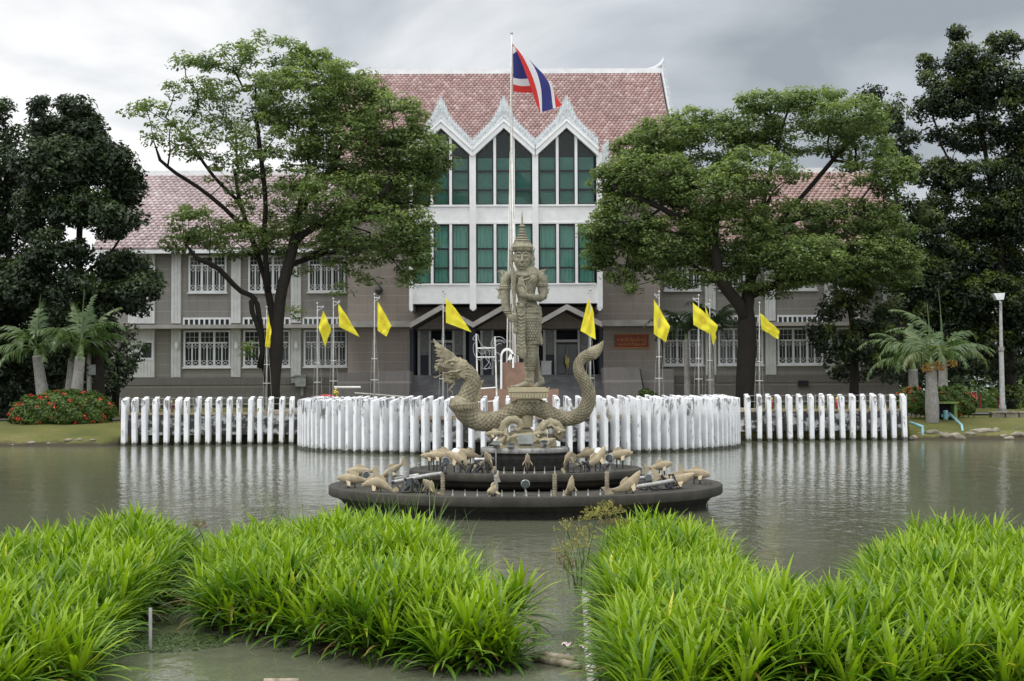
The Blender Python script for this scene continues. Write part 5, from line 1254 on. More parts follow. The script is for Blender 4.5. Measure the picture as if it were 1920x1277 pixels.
o = ar.build('arch', M['white_paint']); tag(o, 'small white arch ornament on top of the brown stone block', 'arch')
mb = MB(); mb.tube([P(942, 676, 73.0), P(1003, 677, 73.0)], .05, 8)
# frame with wire art of a bird
WF = empty('neon_frame', P(911, 770, 72), 'white ladder frame holding a bird figure bent from thin light tubes', 'light frame')
D = 72.0
for x_, yt, yb in ((893, 626, 765), (928, 631, 768)): MB().tube([P(x_+ (4 if x_ > 900 else 3), yb, D), P(x_, yt, D)], .04, 8).build('upright', M['pole_white'], WF)
for y_ in (653, 670, 727, 752): MB().tube([P(894+(y_-650)*.03, y_+(0 if y_ < 700 else 2), D-.03), P(929+(y_-650)*.03, y_-.5, D-.03)], .035 if y_ < 740 else .025, 8).build('rung', M['pole_white'], WF)
simple('tube_pale', (.42, .44, .47), None, 3, .4)
def wire(pts): 
    q = crspline([tuple(P(a, b, D-.1)) for a, b in pts], len(pts)*5); MB().tube([tuple(a) for a in q], .013, 5).build('light_tube', M['tube_pale'], WF, True)
wire([(886, 636), (890, 630), (896, 628), (898, 638), (904, 648), (912, 651)]); wire([(886, 636), (893, 640), (888, 646), (888, 660), (894, 672), (902, 676)]); wire([(892, 650), (900, 662), (908, 662), (906, 652)])
wire([(922, 655), (921, 643), (928, 633), (939, 632), (948, 638)]); wire([(925, 660), (924, 648), (930, 639), (939, 638), (946, 644)]); wire([(927, 664), (928, 652), (934, 645), (941, 645)])
wire([(912, 654), (910, 664), (916, 672), (918, 662), (914, 656), (922, 660), (924, 672), (930, 678), (927, 664)]); wire([(901, 676), (906, 668), (914, 676), (920, 684), (912, 692), (902, 690)]); wire([(918, 664), (916, 680), (908, 691), (924, 690)]); wire([(930, 660), (936, 664), (940, 672), (934, 678)])
# other small things seen over the fins
o = MB().tube([P(625, 726, 82), P(676, 726, 82)], .06, 8).build('metal_bar', M['pole_white']); tag(o, 'short white horizontal bar in front of the planter wall left of the steps', 'bar')
o = MB().tube([P(665, 737, 76), P(780, 746, 76)], .05, 8).build('metal_bar', M['pole_grey']); tag(o, 'long slanting grey bar over the fins left of the naga head', 'bar')
mb = MB(); c_ = P(612, 748, 78); mb.lathe((c_.x, c_.y, 1.5), [(.75, 0), (.74, .4), (.70, c_.z-1.5+.02), (.5, c_.z-1.5+.17), (.25, c_.z-1.5+.24), (.02, c_.z-1.5+.26)], 20)
o = mb.build('cloth_cover', M['red_paint'], None, True); tag(o, 'rounded red cover showing just above the left end of the curved fins', 'cover')
mb = MB(); c_ = P(631, 734, 77)
for k in range(9): mb.ell(c_+Vector((random.uniform(-.15, .15), random.uniform(-.1, .1), random.uniform(-.12, .15))), .06, 7, 5)
mb.tube([(c_.x, c_.y, 1.5), c_], .03, 6); o = mb.build('flower_pot', M['yellow_paint']); tag(o, 'small bunch of yellow flowers behind the left end of the curved fins', 'flowers')
for i, (px, D_, lab) in enumerate(((313-76, 70.6, 'red post stump with white cap behind the first fins on the left'), (318, 71, 'red post stump with yellow cap seen through the middle of the left fins'), (1306, 72.5, 'red and white striped stump beside the right end of the curved fins'), (1444, 74, 'red post stump seen through the right fins, left one'), (1572, 74, 'red post stump seen through the right fins, right one'))):
    c_ = P(px, 757, D_); root = empty('bollard', (c_.x, D_, 1.47), lab, 'bollard', 'red bollards behind the fins')
    MB().tube([(c_.x, D_, 1.47), (c_.x, D_, 2.05)], .14, 10).build('post', M['red_paint'], root, True); MB().tube([(c_.x, D_, 2.05), (c_.x, D_, 2.1), (c_.x, D_, 2.2)], [.15, .15, .03], 10).build('cap', M['yellow_paint'], root)
for (xa, xb, D_, lab) in ((225, 545, 70.9, 'thin cable rail strung behind the left fins'), (1400, 1700, 73.4, 'thin cable rail strung behind the right fins')):
    mb = MB()
    for z in (1.95, 2.25): a = P(xa, 750, D_); b = P(xb, 750, D_); mb.tube([(a.x, D_, z), (b.x, D_, z)], .015, 5)
    n = 7
    for k in range(n+1): x = a.x+(b.x-a.x)*k/n; mb.bar((x, D_, 1.45), (x, D_, 2.3), .03)
    o = mb.build('cable_rail', M['pole_grey']); tag(o, lab, 'railing', 'cable rails behind the fins')
# counter in the porch
p = Q(1024, 690, 100.5); mb = MB(); mb.box(p.x-.35, p.x+.35, 100.2, 100.8, zf, zf+.95); mb.box(p.x-.4, p.x+.4, 100.15, 100.85, zf+.951, zf+1.02); o = mb.build('counter', M['trim_white']); tag(o, 'small white counter inside the porch beside the right door', 'counter')
p = Q(1063, 672, 100.0); fl = empty('flag', p, 'small dark yellow flag standing inside the porch doorway', 'flag')
MB().tube([(p.x, p.y, zf), (p.x, p.y, p.z+.9)], .02, 6).build('pole', M['pole_grey'], fl)
cloth('cloth', [[(1060+i*2, 664+v*6+i*3, -0+100-100) for v in range(4)] for i in range(4)], 'flag_cloth_yellow', fl, 100.0, 12, 10, .04, 5)

# ------------------------------------------------------------------ left and right banks
# lamp post
c_ = P(1880, 775, 92); zb = gh(c_.x, 92); LP = empty('street_lamp', (c_.x, 92, zb), 'tall grey lamp post with white box lamp head beside the path at far right', 'street lamp')
top = P(1876, 566, 92); mb = MB(); mb.tube([(c_.x, 92, zb), (c_.x, 92, zb+.5), (c_.x, 92, zb+.52), (c_.x-.02, 92, zb+4.1), (c_.x-.02, 92, zb+4.12), (top.x, 92, top.z)], [.26, .22, .17, .15, .12, .09], 12); mb.build('pole', M['lamp_pole'], LP, True)
mb = MB(); mb.tube([(c_.x-.02, 92, zb+4.0), (c_.x-.02, 92, zb+4.25)], [.19, .19], 12); mb.build('collar', M['lamp_pole'], LP); mb = MB(); mb.tube([(c_.x, 92, zb), (c_.x, 92, zb+.12)], .36, 12); mb.build('base', M['lamp_pole'], LP)
hd_ = P(1873, 557, 92); mb = MB(); mb.prism([(hd_.x-.42, 91.7, hd_.z+.22), (hd_.x+.3, 91.7, hd_.z+.25), (hd_.x+.22, 91.7, hd_.z-.18), (hd_.x-.22, 91.7, hd_.z-.2)], (0, .55, 0)); mb.build('lamp_head', M['lamp_white'], LP)
mb = MB(); mb.tube([(top.x, 92, top.z-.1), (hd_.x+.02, 92, hd_.z-.15)], [.1, .06], 8); mb.build('neck', M['steel'], LP)
# pump cover, pipes
c_ = P(1772, 785, 76.5); gz = gh(c_.x, 76.5); PB = empty('pump_cover', (c_.x, 76.5, gz), 'mossy green concrete hood over a pump on the right bank', 'pump cover')
mb = MB(); mb.box(c_.x-.62, c_.x-.42, 76.2, 77.2, gz-.1, gz+.85); mb.build('side_wall', M['green_box'], PB); mb = MB(); mb.box(c_.x+.42, c_.x+.58, 76.2, 77.2, gz-.1, gz+.85); mb.build('side_wall', M['green_box'], PB)
mb = MB(); mb.box(c_.x-.66, c_.x+.62, 76.1, 77.3, gz+.851, gz+.95); mb.build('top_slab', M['green_box'], PB); mb = MB(); mb.box(c_.x-.42, c_.x+.42, 77.0, 77.15, gz-.1, gz+.85); mb.build('back_wall', M['interior'], PB)
mb = MB(); mb.tube([(c_.x, 76.4, gz), (c_.x, 76.4, gz+.5)], .13, 10); mb.tube([(c_.x-.2, 76.5, gz+.2), (c_.x+.25, 76.5, gz+.2)], .1, 10); mb.build('pump', M['pvc_blue'], PB)
def zup(p, off): return Vector((p.x, p.y, gh(p.x, p.y)+off))
a = Vector((c_.x+.1, 76.1, gz+.35)); b = P(1803, 797, 73.6); d_ = P(1809, 823, 72.0)
o = MB().tube([a, b, b+(d_-b)*.05, d_+Vector((0, 0, -.2))], .065, 10).build('water_pipe', M['pvc_blue'], None, True); tag(o, 'pale blue plastic pipe from the pump cover bending down into the pond', 'pipe')
a = P(1706, 792, 72.6); b = P(1730, 800, 72.0); d_ = P(1730, 828, 71.6)
o = MB().tube([a, b, b+(d_-b)*.05, d_+Vector((0, 0, -.2))], .07, 10).build('water_pipe', M['pvc_blue'], None, True); tag(o, 'pale blue plastic pipe beside the last fin dropping into the pond', 'pipe')
def rocks(x0, x1, n, sd_, y_=None):
    r_ = random.Random(sd_)
    for k in range(n):
        px = x0+(x1-x0)*(k+r_.random()*.6)/n; s = r_.uniform(.1, .26)*(1 if px > 960 else .6); D_ = (FR if px > 960 else FL)+r_.uniform(-.1, .9 if px > 960 else .2); c = P(px, 800, D_); z = gh(c.x, D_)
        mb = MB(); mb.ell((c.x, D_, z), (s*r_.uniform(.9, 1.7), s, s*r_.uniform(.5, .8)), 12, 8); me = mb.mesh('bank_rock', False)
        for v in me.vertices: q = Vector(v.co); v.co = q + (q-Vector((c.x, D_, z)))*.45*mnoise.noise(q*4)
        o = link('bank_rock', me, M['rock']); tag(o, 'small weathered rocks at the waterline of the %s bank' % ('right' if px > 960 else 'left'), 'rock', 'rocks along the %s shore' % ('right' if px > 960 else 'left'))
rocks(1712, 1915, 17, 3); rocks(20, 205, 6, 4)
mb = MB(); c_ = P(1896, 788, 78)
for k in range(5): mb.box(c_.x-1.1+k*.75, c_.x-.42+k*.75, 77.8, 78.3, gh(c_.x, 78)-.2, gh(c_.x, 78)+.28)
mb.box(c_.x-1.2, c_.x+2.8, 77.7, 78.4, gh(c_.x, 78)+.281, gh(c_.x, 78)+.36); o = mb.build('stone_edging', M['rock']); tag(o, 'low stone edging in the grass at the right edge below the lamp', 'edging')
pipe('rope', [P(1830, 812, 73), P(1880, 806, 73.5), P(1930, 799, 74)], .02, 'rope', 'thin dark rope along the right bank above the water', 'rope', 5)
c_ = P(1826, 745, 100); sg = empty('sign_post', (c_.x, 100, gh(c_.x, 100)), 'small white and red board on a post beyond the right path', 'sign')
mb = MB(); mb.box(c_.x-.2, c_.x+.2, 99.9, 99.97, c_.z-.35, c_.z+.45); mb.build('board', M['trim_white'], sg); mb = MB(); mb.box(c_.x-.16, c_.x+.16, 99.87, 99.898, c_.z-.1, c_.z+.4); mb.build('panel', M['red_paint'], sg); MB().tube([(c_.x, 100, gh(c_.x, 100)), (c_.x, 100, c_.z)], .05, 6).build('post', M['pole_grey'], sg)
for k, (px, D_) in enumerate(((1838, 102), (1872, 101), (1830, 115), (1893, 113))):
    c_ = P(px, 750, D_); z = gh(c_.x, D_); o = MB().tube([(c_.x, D_, z), (c_.x, D_, z+1.0)], .07, 8).build('bollard', M['red_paint']); tag(o, 'dull red bollards beyond the path at far right', 'bollard', 'bollards beyond the right path')
# utility pole by the left palms
c_ = P(168, 745, 80); UP = empty('utility_pole', (c_.x, 80, 1.0), 'slim concrete pole with a small grey box among the left palms', 'pole')
top = P(166, 560, 80); MB().tube([(c_.x, 80, .9), top], [.16, .1], 10).build('pole', M['palm_bark'], UP, True); q = P(174, 693, 79.8); mb = MB(); mb.box(q.x-.18, q.x+.18, 79.7, 79.95, q.z-.3, q.z+.28); mb.build('switch_box', M['box_grey'], UP)
# foreground bits
pipe('pontoon_pipe', [Vector((.74, 9.4, .04)), P(1113, 1277, 12.4)+Vector((0, 0, .0)), P(1103, 1160, 15.7), P(1098, 1110, 17.6)], .055, 'pvc_white', 'dirty white plastic pipe floating along the left side of the right plant bed', 'pipe', 12)
for i, (xa, ya, xb, yb, lab) in enumerate(((1000, 1236, 1087, 1252, 'longer of two bamboo poles floating beside the centre plant bed'), (1003, 1229, 1078, 1240, 'shorter of two bamboo poles floating beside the centre plant bed'))):
    a = P(xa, ya, 2667*2.5/(ya-735)); b = P(xb, yb, 2667*2.5/(yb-735)); a.z = b.z = .03; mb = MB(); pts = []; rs = []
    for k in range(7): t = k/6; q = a.lerp(b, t); pts += [q, q.lerp(a.lerp(b, min(1, t+.01)), 1)]; rs += [.042, .036]
    mb.tube([a, a.lerp(b, .3), a.lerp(b, .31), a.lerp(b, .32), a.lerp(b, .66), a.lerp(b, .67), a.lerp(b, .68), b], [.036, .036, .043, .036, .036, .043, .036, .037], 10); o = mb.build('bamboo_pole', M['bamboo'], None, True); tag(o, lab, 'bamboo pole')
a = P(495, 1276, 12.32); b = P(560, 1276, 12.32); a.z = b.z = .02; o = MB().tube([a, b], .03, 8).build('bamboo_pole', M['bamboo'], None, True); tag(o, 'short pale pole floating at the bottom edge of the open water', 'bamboo pole')
a = P(282, 1215, 13.9); a.z = -.3; b = P(282, 1140, 13.9); o = MB().tube([a, b], .017, 10).build('stake', M['lamp_pole'], None, True); tag(o, 'grey upright stake in the water between the left and centre beds', 'stake')
def litter(px, py, s, lab, sd_):
    r_ = random.Random(sd_); D_ = 2667*2.5/(py-735); c = P(px, py, D_); n = 7; V = []
    for j in range(n):
        for i in range(n): V.append((c.x+(i/(n-1)-.5)*s, c.y+(j/(n-1)-.5)*s*.9, .04+r_.uniform(0, .3)*s*.5+.22*s*math.sin(i*1.3+j)))
    o = link('litter', npmesh('litter', np.array(V), [(j*n+i, j*n+i+1, (j+1)*n+i+1, (j+1)*n+i) for j in range(n-1) for i in range(n-1)]), M['litter']); tag(o, lab, 'litter')
litter(891, 1254, .13, 'crumpled pinkish white wrapper at the foot of the centre plant bed', 2); litter(1062, 1214, .09, 'flat white scrap floating in the channel beside the white pipe', 3); litter(1092, 1217, .06, 'tiny brown scrap floating against the white pipe', 4)
pipe('twig', [P(655, 1224, 13.6)*1, P(740, 1236, 13.3), P(800, 1247, 13.0)], .012, 'bamboo', 'thin stick floating under the front of the centre bed', 'stick', 6)

# ------------------------------------------------------------------ foliage
def leafcloud(name, C, Nrm, size, asp, tint, mat, parent, fold=False, seed=1):
    # one rhombic leaf per row: centre C, facing Nrm
    r = np.random.default_rng(seed); n = len(C); Nrm = Nrm/np.linalg.norm(Nrm, axis=1)[:, None]
    a = r.normal(size=(n, 3)); x = np.cross(Nrm, a); x /= np.linalg.norm(x, axis=1)[:, None]; y = np.cross(Nrm, x)
    s = size*r.uniform(.7, 1.3, n)[:, None]; s2 = s*asp
    V = np.stack([C-x*s, C-y*s2+x*s*.15, C+x*s, C+y*s2+x*s*.15], 1).reshape(-1, 3); Fq = np.arange(n*4).reshape(-1, 4)
    return link(name, npmesh(name, V, Fq, np.repeat(tint, 4)), M[mat], parent)
def branches(root_pts, targets, r0, name, mat, parent, seed=0, rmin=.02, droop=.0, expo=2.4):
    # root_pts: list of polylines (trunk and main limbs) in metres; targets joined to the nearest node
    r = random.Random(seed); nodes = []; par = []
    for pl, pidx in root_pts:
        prev = None if pidx is None else pidx
        start = 0
        if pidx is not None:
            d = [(nodes[i]-pl[0]).length for i in range(len(nodes))]; prev = d.index(min(d)); start = 1 if min(d) < .3 else 0
        q = crspline([tuple(p) for p in pl], max(4, int(sum((pl[i+1]-pl[i]).length for i in range(len(pl)-1))/.7)))
        for k in range(start, len(q)): nodes.append(Vector(q[k])); par.append(-1 if prev is None else prev); prev = len(nodes)-1
    plen = [0]*len(nodes)
    for i in range(len(nodes)): plen[i] = 0 if par[i] < 0 else plen[par[i]]+(nodes[i]-nodes[par[i]]).length
    ntr = len(nodes); P0 = nodes[0]
    order = sorted(range(len(targets)), key=lambda i: min((targets[i]-nodes[k]).length for k in range(0, ntr, 2)))
    arr = np.array([tuple(n_) for n_ in nodes]); pl_ = np.array(plen)
    ok = np.array([n_.z > nodes[0].z+1.5 or True for n_ in nodes])
    for ti in order:
        t = targets[ti]; tt = np.array(tuple(t)); d = np.linalg.norm(arr-tt, axis=1)
        cost = d + .12*pl_ + np.where(arr[:, 2] > tt[2]+.2, .8*(arr[:, 2]-tt[2]), 0) + np.where(arr[:, 2] < P0.z+2.2, 50, 0)
        k = int(np.argmin(cost)); dist = d[k]; n = max(1, int(dist/.8)); prev = k; a = Vector(arr[k])
        newv = []
        for j in range(1, n+1):
            u = j/n; q = a.lerp(t, u)+Vector((r.uniform(-.1, .1), r.uniform(-.1, .1), r.uniform(-.08, .08)+.12*dist*math.sin(u*math.pi)*.5))
            if j == n: q = t.copy()
            nodes.append(q); par.append(prev); plen.append(plen[prev]+(q-nodes[prev]).length); prev = len(nodes)-1; newv.append(tuple(q))
        arr = np.vstack([arr, np.array(newv)]); pl_ = np.array(plen)
    n = len(nodes); acc = [0.0]*n; kids = [[] for _ in range(n)]
    for i in range(n):
        if par[i] >= 0: kids[par[i]].append(i)
    for i in reversed(range(n)):
        if not kids[i]: acc[i] += rmin**expo
        if par[i] >= 0: acc[par[i]] += acc[i]
    rad = [a**(1/expo) for a in acc]; sc_ = 1.0
    f = r0/rad[0]
    rad = [x*(1+(f-1)*min(1, (x/rad[0])**.5)) for x in rad]
    if r0 > .4:
        for i in range(ntr): rad[i] = max(rad[i], .16-.09*min(1, max(0, (nodes[i].z-nodes[0].z-9)/9)))
        for i in range(1, ntr):
            if par[i] >= 0: rad[i] = min(rad[i], rad[par[i]])
    mb = MB(); done = [False]*n
    for i in range(n):
        if done[i] and par[i] >= 0: continue
        if par[i] >= 0 and kids[par[i]] and kids[par[i]][0] == i: continue
        chain = ([par[i]] if par[i] >= 0 else [])+[i]; k = i
        while kids[k]: k = kids[k][0]; chain.append(k)
        if len(chain) < 2: continue
        rs = [rad[c] for c in chain]
        if par[i] >= 0: rs[0] = min(rs[0], rs[1]*1.3)
        ns = 12 if rs[1] > .25 else (8 if rs[1] > .08 else 5)
        mb.tube([nodes[c] for c in chain], rs, ns)
    return mb.build(name, M[mat], parent, True, fix=False)
def tree(name, label, cat, group, D, base, limbs, blobs, r0, per, leaf, tintf, leafmat, seed, sub_r=(.75, .38), nleaf=60, depth=1.0, dens=1.0, dshift=0, flat=True, branchtargets=1.0, grow=1.0):
    # base/limbs in photo pixels at distance D; blobs = (px, py, rx, ry[, weight])
    r = np.random.default_rng(seed); k = D/F
    b0 = P(base[0], base[1], D); b0.z = max(gh(b0.x, D), 0)-.1
    root = empty(name, b0, label, cat, group)
    pls = []
    for i, l in enumerate(limbs):
        pts = [P(a, b, D+(c if True else 0)) for a, b, c in l]
        if i == 0: pts[0] = b0
        pls.append((pts, None if i == 0 else 0))
    cs = []; ts = []
    for bi, bl in enumerate(blobs):
        px, py, rx, ry = bl[:4]; rx *= grow; ry *= grow; w_ = bl[4] if len(bl) > 4 else 1
        if seed == 11: w_ *= .55 if bl[0] < 520 else (.8 if bl[0] < 620 else 1.0)
        n = max(3, int(per*w_*r.uniform(.6, 1.25)*(rx*ry)/2500)); v = r.normal(size=(n, 3)); v /= np.linalg.norm(v, axis=1)[:, None]; rad = r.uniform(.35, 1, n)**.5
        doff = (bl[5] if len(bl) > 5 else r.uniform(-2.0, 2.0)*depth)+dshift
        c = np.array(tuple(P(px, py, D+doff))); sc_ = np.array([rx*k, max(rx, ry)*k*depth*.9, ry*k])
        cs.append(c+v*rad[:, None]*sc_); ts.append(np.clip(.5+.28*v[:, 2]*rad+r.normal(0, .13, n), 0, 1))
    cs = np.concatenate(cs); ts = np.concatenate(ts)
    # leaves: flattened domes round every twig end
    n = len(cs); m = nleaf; v = r.normal(size=(n, m, 3)); v /= np.linalg.norm(v, axis=2)[..., None]
    rr_ = r.uniform(.25, 1, (n, m, 1))**.5; sr = r.uniform(.65, 1.25, (n, 1, 1))
    off = v*rr_*sr*np.array([sub_r[0], sub_r[0], sub_r[1]])
    off[..., 2] -= .30*(off[..., 0]**2+off[..., 1]**2)/sub_r[0]*(.8 if flat else .2)
    C = (cs[:, None, :]+off).reshape(-1, 3)
    nr = np.concatenate([v[..., :2]*.55, np.ones((n, m, 1))*(.85 if flat else .5)+.3*v[..., 2:]], 2).reshape(-1, 3)+r.normal(0, .38, (n*m, 3))
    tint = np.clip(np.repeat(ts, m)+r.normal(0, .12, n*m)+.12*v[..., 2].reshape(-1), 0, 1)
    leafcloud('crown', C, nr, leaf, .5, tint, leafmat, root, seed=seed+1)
    sel = r.permutation(n)[:int(n*branchtargets)]
    branches(pls, [Vector(cs[i]) for i in sel], r0, 'trunk', 'bark', root, seed, .016)
    return root
TG = 'large spreading trees in front of the hall'
L_lat = dict(leaf=.115, nleaf=58, sub_r=(.66, .30), branchtargets=.4, grow=1.16, leafmat='leaf_green')
tree('spreading_tree', 'tall airy green tree with forked dark trunks left of the white window bay', 'tree', TG, 84, (512, 765),
     [[(512, 765, 0), (512, 720, 0), (518, 660, 0), (522, 600, 0), (527, 550, 0), (540, 500, 0), (552, 450, 0), (560, 400, 0), (575, 330, 0)],
      [(505, 740, .3), (497, 700, .3), (492, 640, .2), (487, 600, 0), (478, 560, 0), (450, 545, -.5), (430, 525, -1), (405, 500, -1.5), (370, 485, -2)],
      [(518, 660, 0), (512, 600, .6), (503, 550, 1), (490, 500, 1.2), (470, 440, 1.5), (450, 380, 2), (440, 320, 2)],
      [(503, 550, 1), (500, 500, .5), (495, 440, 0), (498, 380, -.5), (490, 300, -1), (480, 220, -1)],
      [(478, 560, 0), (470, 575, -.3), (492, 640, -.3), (486, 690, -.2)],
      [(552, 450, 0), (600, 420, -1), (660, 390, -2), (720, 360, -2)],
      [(560, 400, 0), (610, 330, 1), (650, 260, 1.5), (680, 200, 1.5)],
      [(470, 440, 1.5), (420, 390, 1), (370, 350, .5), (330, 325, 0), (300, 300, 0)],
      [(450, 380, 2), (400, 330, 2.5), (350, 260, 2.5), (310, 220, 2.5)],
      [(540, 500, 0), (590, 480, 1.5), (640, 470, 2.5)]],
     [(508, 92, 60, 28), (430, 105, 55, 24), (350, 122, 40, 14, .8), (585, 125, 55, 35), (640, 130, 30, 18, .7), (655, 180, 70, 45), (560, 180, 80, 50), (450, 175, 80, 45, .9), (360, 180, 50, 30, .7), (280, 205, 40, 16, .9), (262, 190, 18, 8), (320, 250, 45, 35, .7), (400, 265, 75, 45, .7), (520, 270, 80, 55, .9), (640, 270, 80, 55), (740, 225, 55, 45), (775, 285, 55, 45), (828, 295, 24, 22), (740, 340, 75, 50), (620, 370, 90, 55), (500, 365, 60, 45, .7), (420, 330, 50, 30, .3), (372, 420, 60, 32), (335, 450, 28, 20), (450, 450, 60, 32, .9), (560, 445, 80, 38), (690, 425, 80, 45), (770, 430, 35, 38), (775, 490, 26, 34, .8), (790, 470, 20, 30), (765, 530, 16, 18, .5), (700, 470, 50, 22, .6), (645, 495, 38, 14, .5), (690, 520, 16, 10, .6), (500, 410, 60, 30, .5), (550, 585, 10, 8, .5), (468, 655, 12, 10, .5), (640, 540, 16, 10, .4), (560, 500, 20, 14, .3)],
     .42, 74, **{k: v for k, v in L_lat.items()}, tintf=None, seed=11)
tree('spreading_tree', 'broad round green tree with one thick dark trunk right of the white window bay', 'tree', TG, 86, (1396, 765),
     [[(1396, 765, 0), (1397, 720, 0), (1399, 680, 0), (1401, 640, 0), (1400, 590, 0), (1405, 540, 0), (1415, 490, 0), (1420, 440, 0), (1440, 380, 0)],
      [(1400, 600, 0), (1385, 570, -.5), (1365, 545, -1), (1350, 520, -1.2), (1340, 470, -1.5), (1335, 420, -1.5), (1350, 360, -1)],
      [(1405, 560, 0), (1440, 540, -.6), (1480, 525, -1.3), (1520, 520, -2), (1540, 500, -2)],
      [(1335, 440, -1.5), (1290, 420, -2), (1240, 390, -2), (1190, 370, -2), (1150, 350, -2)],
      [(1415, 490, 0), (1460, 420, 1), (1520, 350, 2), (1580, 280, 2), (1620, 250, 2)],
      [(1420, 440, 0), (1440, 340, 1), (1460, 260, 1), (1480, 200, 1)],
      [(1340, 470, -1.5), (1350, 360, -1), (1370, 290, 0), (1380, 240, 0)],
      [(1460, 420, 1), (1540, 400, 0), (1620, 400, 0)]],
     [(1430, 190, 50, 16), (1520, 188, 70, 22), (1600, 215, 60, 32), (1400, 232, 60, 30, .8), (1300, 215, 40, 12), (1250, 250, 60, 30), (1200, 285, 45, 30), (1330, 270, 80, 40), (1150, 330, 32, 34), (1230, 330, 75, 45), (1500, 255, 85, 40, .7), (1620, 275, 60, 40, .7), (1670, 330, 40, 40, .9), (1590, 330, 50, 22, .25), (1430, 320, 70, 40, .8), (1330, 360, 80, 45), (1180, 405, 62, 42), (1122, 430, 28, 30), (1118, 480, 24, 24), (1170, 470, 50, 34), (1255, 450, 80, 40), (1370, 425, 90, 45), (1480, 420, 80, 42), (1590, 410, 75, 35), (1660, 430, 50, 45), (1690, 480, 30, 25), (1610, 480, 75, 34), (1520, 480, 70, 34), (1440, 480, 60, 30), (1350, 490, 50, 24, .9), (1220, 500, 40, 18), (1165, 518, 26, 14), (1185, 540, 16, 10, .6), (1395, 525, 36, 16, .6), (1500, 535, 26, 10, .5), (1560, 505, 50, 18, .8), (1300, 520, 55, 14, .6), (1430, 540, 55, 12, .7), (1600, 515, 70, 24), (1680, 515, 36, 22), (1505, 510, 50, 18)],
     .56, 90, leaf=.115, nleaf=58, sub_r=(.66, .30), branchtargets=.4, grow=1.16, leafmat='leaf_green', tintf=None, seed=23)
DG = 'dark dense trees at the sides'
def dtree(label, D, base, limbs, blobs, r0, per, leafmat, seed, name='shade_tree', **kw):
    a = dict(leaf=.14, nleaf=60, sub_r=(.7, .5), flat=False, branchtargets=.35); a.update(kw)
    return tree(name, label, 'tree', DG, D, base, limbs, blobs, r0, per, a['leaf'], None, leafmat, seed, sub_r=a['sub_r'], nleaf=a['nleaf'], flat=a['flat'], branchtargets=a['branchtargets'])
dtree('dark dense tree with ragged top standing behind the left palms', 80, (190, 775), [[(190, 775, 0), (180, 650, 0), (150, 520, 0), (150, 400, 0), (150, 300, 0)], [(150, 520, 0), (210, 470, 0), (240, 420, 0)], [(150, 520, 0), (90, 450, 0), (60, 400, 0)]],
      [(68, 190, 14, 9), (78, 215, 12, 14), (140, 198, 26, 16), (98, 250, 40, 26), (150, 245, 40, 36), (110, 310, 75, 50), (200, 300, 45, 46), (235, 345, 32, 42), (150, 390, 66, 38, .8), (215, 415, 44, 28), (75, 400, 48, 48, .8), (105, 470, 60, 34, .6), (225, 500, 48, 26), (262, 540, 36, 18), (248, 572, 24, 12), (290, 525, 16, 10), (150, 540, 50, 30), (60, 530, 50, 50), (150, 600, 60, 40), (190, 560, 40, 30), (150, 680, 50, 50)], .3, 73, 'leaf_dark', 31, nleaf=75)
dtree('very dark tree at the left edge of the view', 84, (20, 775), [[(20, 775, 0), (18, 600, 0), (15, 400, 0), (5, 300, 0)]],
      [(5, 210, 22, 22), (20, 260, 26, 26), (0, 330, 60, 60), (45, 350, 30, 40), (10, 440, 60, 60), (0, 540, 70, 60), (60, 600, 60, 50), (20, 660, 60, 50), (130, 610, 50, 45), (100, 680, 60, 40), (-50, 400, 60, 100), (-50, 600, 60, 100), (60, 720, 70, 30), (0, 720, 50, 40)], .3, 67, 'leaf_dark', 32)
dtree('tallest dark tree at the right edge with yellow tinged top', 99, (1895, 790), [[(1895, 790, 0), (1893, 700, 0), (1885, 600, 0), (1870, 450, 0), (1850, 300, 0), (1830, 200, 0)], [(1870, 450, 0), (1910, 350, 0), (1915, 250, 0)], [(1860, 380, 0), (1780, 300, 0), (1750, 220, 0)]],
      [(1805, 65, 18, 16), (1788, 90, 16, 14), (1815, 110, 40, 24), (1880, 85, 36, 22), (1740, 115, 16, 14), (1755, 150, 30, 18, .8), (1850, 150, 70, 38), (1790, 185, 50, 36), (1735, 205, 22, 20), (1880, 210, 55, 50), (1770, 250, 40, 16, .7), (1830, 260, 55, 26, .7), (1910, 290, 40, 50), (1850, 330, 75, 30), (1760, 330, 50, 30), (1800, 400, 90, 55), (1890, 400, 60, 55), (1830, 480, 80, 50), (1920, 480, 50, 60), (1860, 560, 80, 50), (1930, 600, 50, 70), (1800, 560, 60, 40), (1840, 640, 70, 34), (1960, 350, 50, 100), (1980, 180, 60, 70), (1880, 690, 60, 14), (1900, 740, 20, 14, .5)], .42, 80, 'leaf_right', 33, nleaf=75)
dtree('dark reddish topped tree rising behind the broad green tree', 96, (1700, 770), [[(1700, 770, 0), (1698, 600, 0), (1690, 450, 0), (1670, 300, 0), (1650, 200, 0)]],
      [(1636, 170, 14, 14), (1622, 190, 18, 16), (1672, 195, 16, 12), (1650, 225, 45, 26), (1685, 265, 30, 34), (1705, 320, 26, 34, .8), (1700, 400, 34, 40), (1680, 470, 50, 40), (1740, 440, 34, 40), (1720, 520, 50, 50), (1700, 590, 60, 40), (1770, 500, 50, 60), (1780, 600, 60, 50), (1700, 660, 60, 40), (1790, 670, 30, 40)], .35, 64, 'leaf_right', 34, nleaf=75)
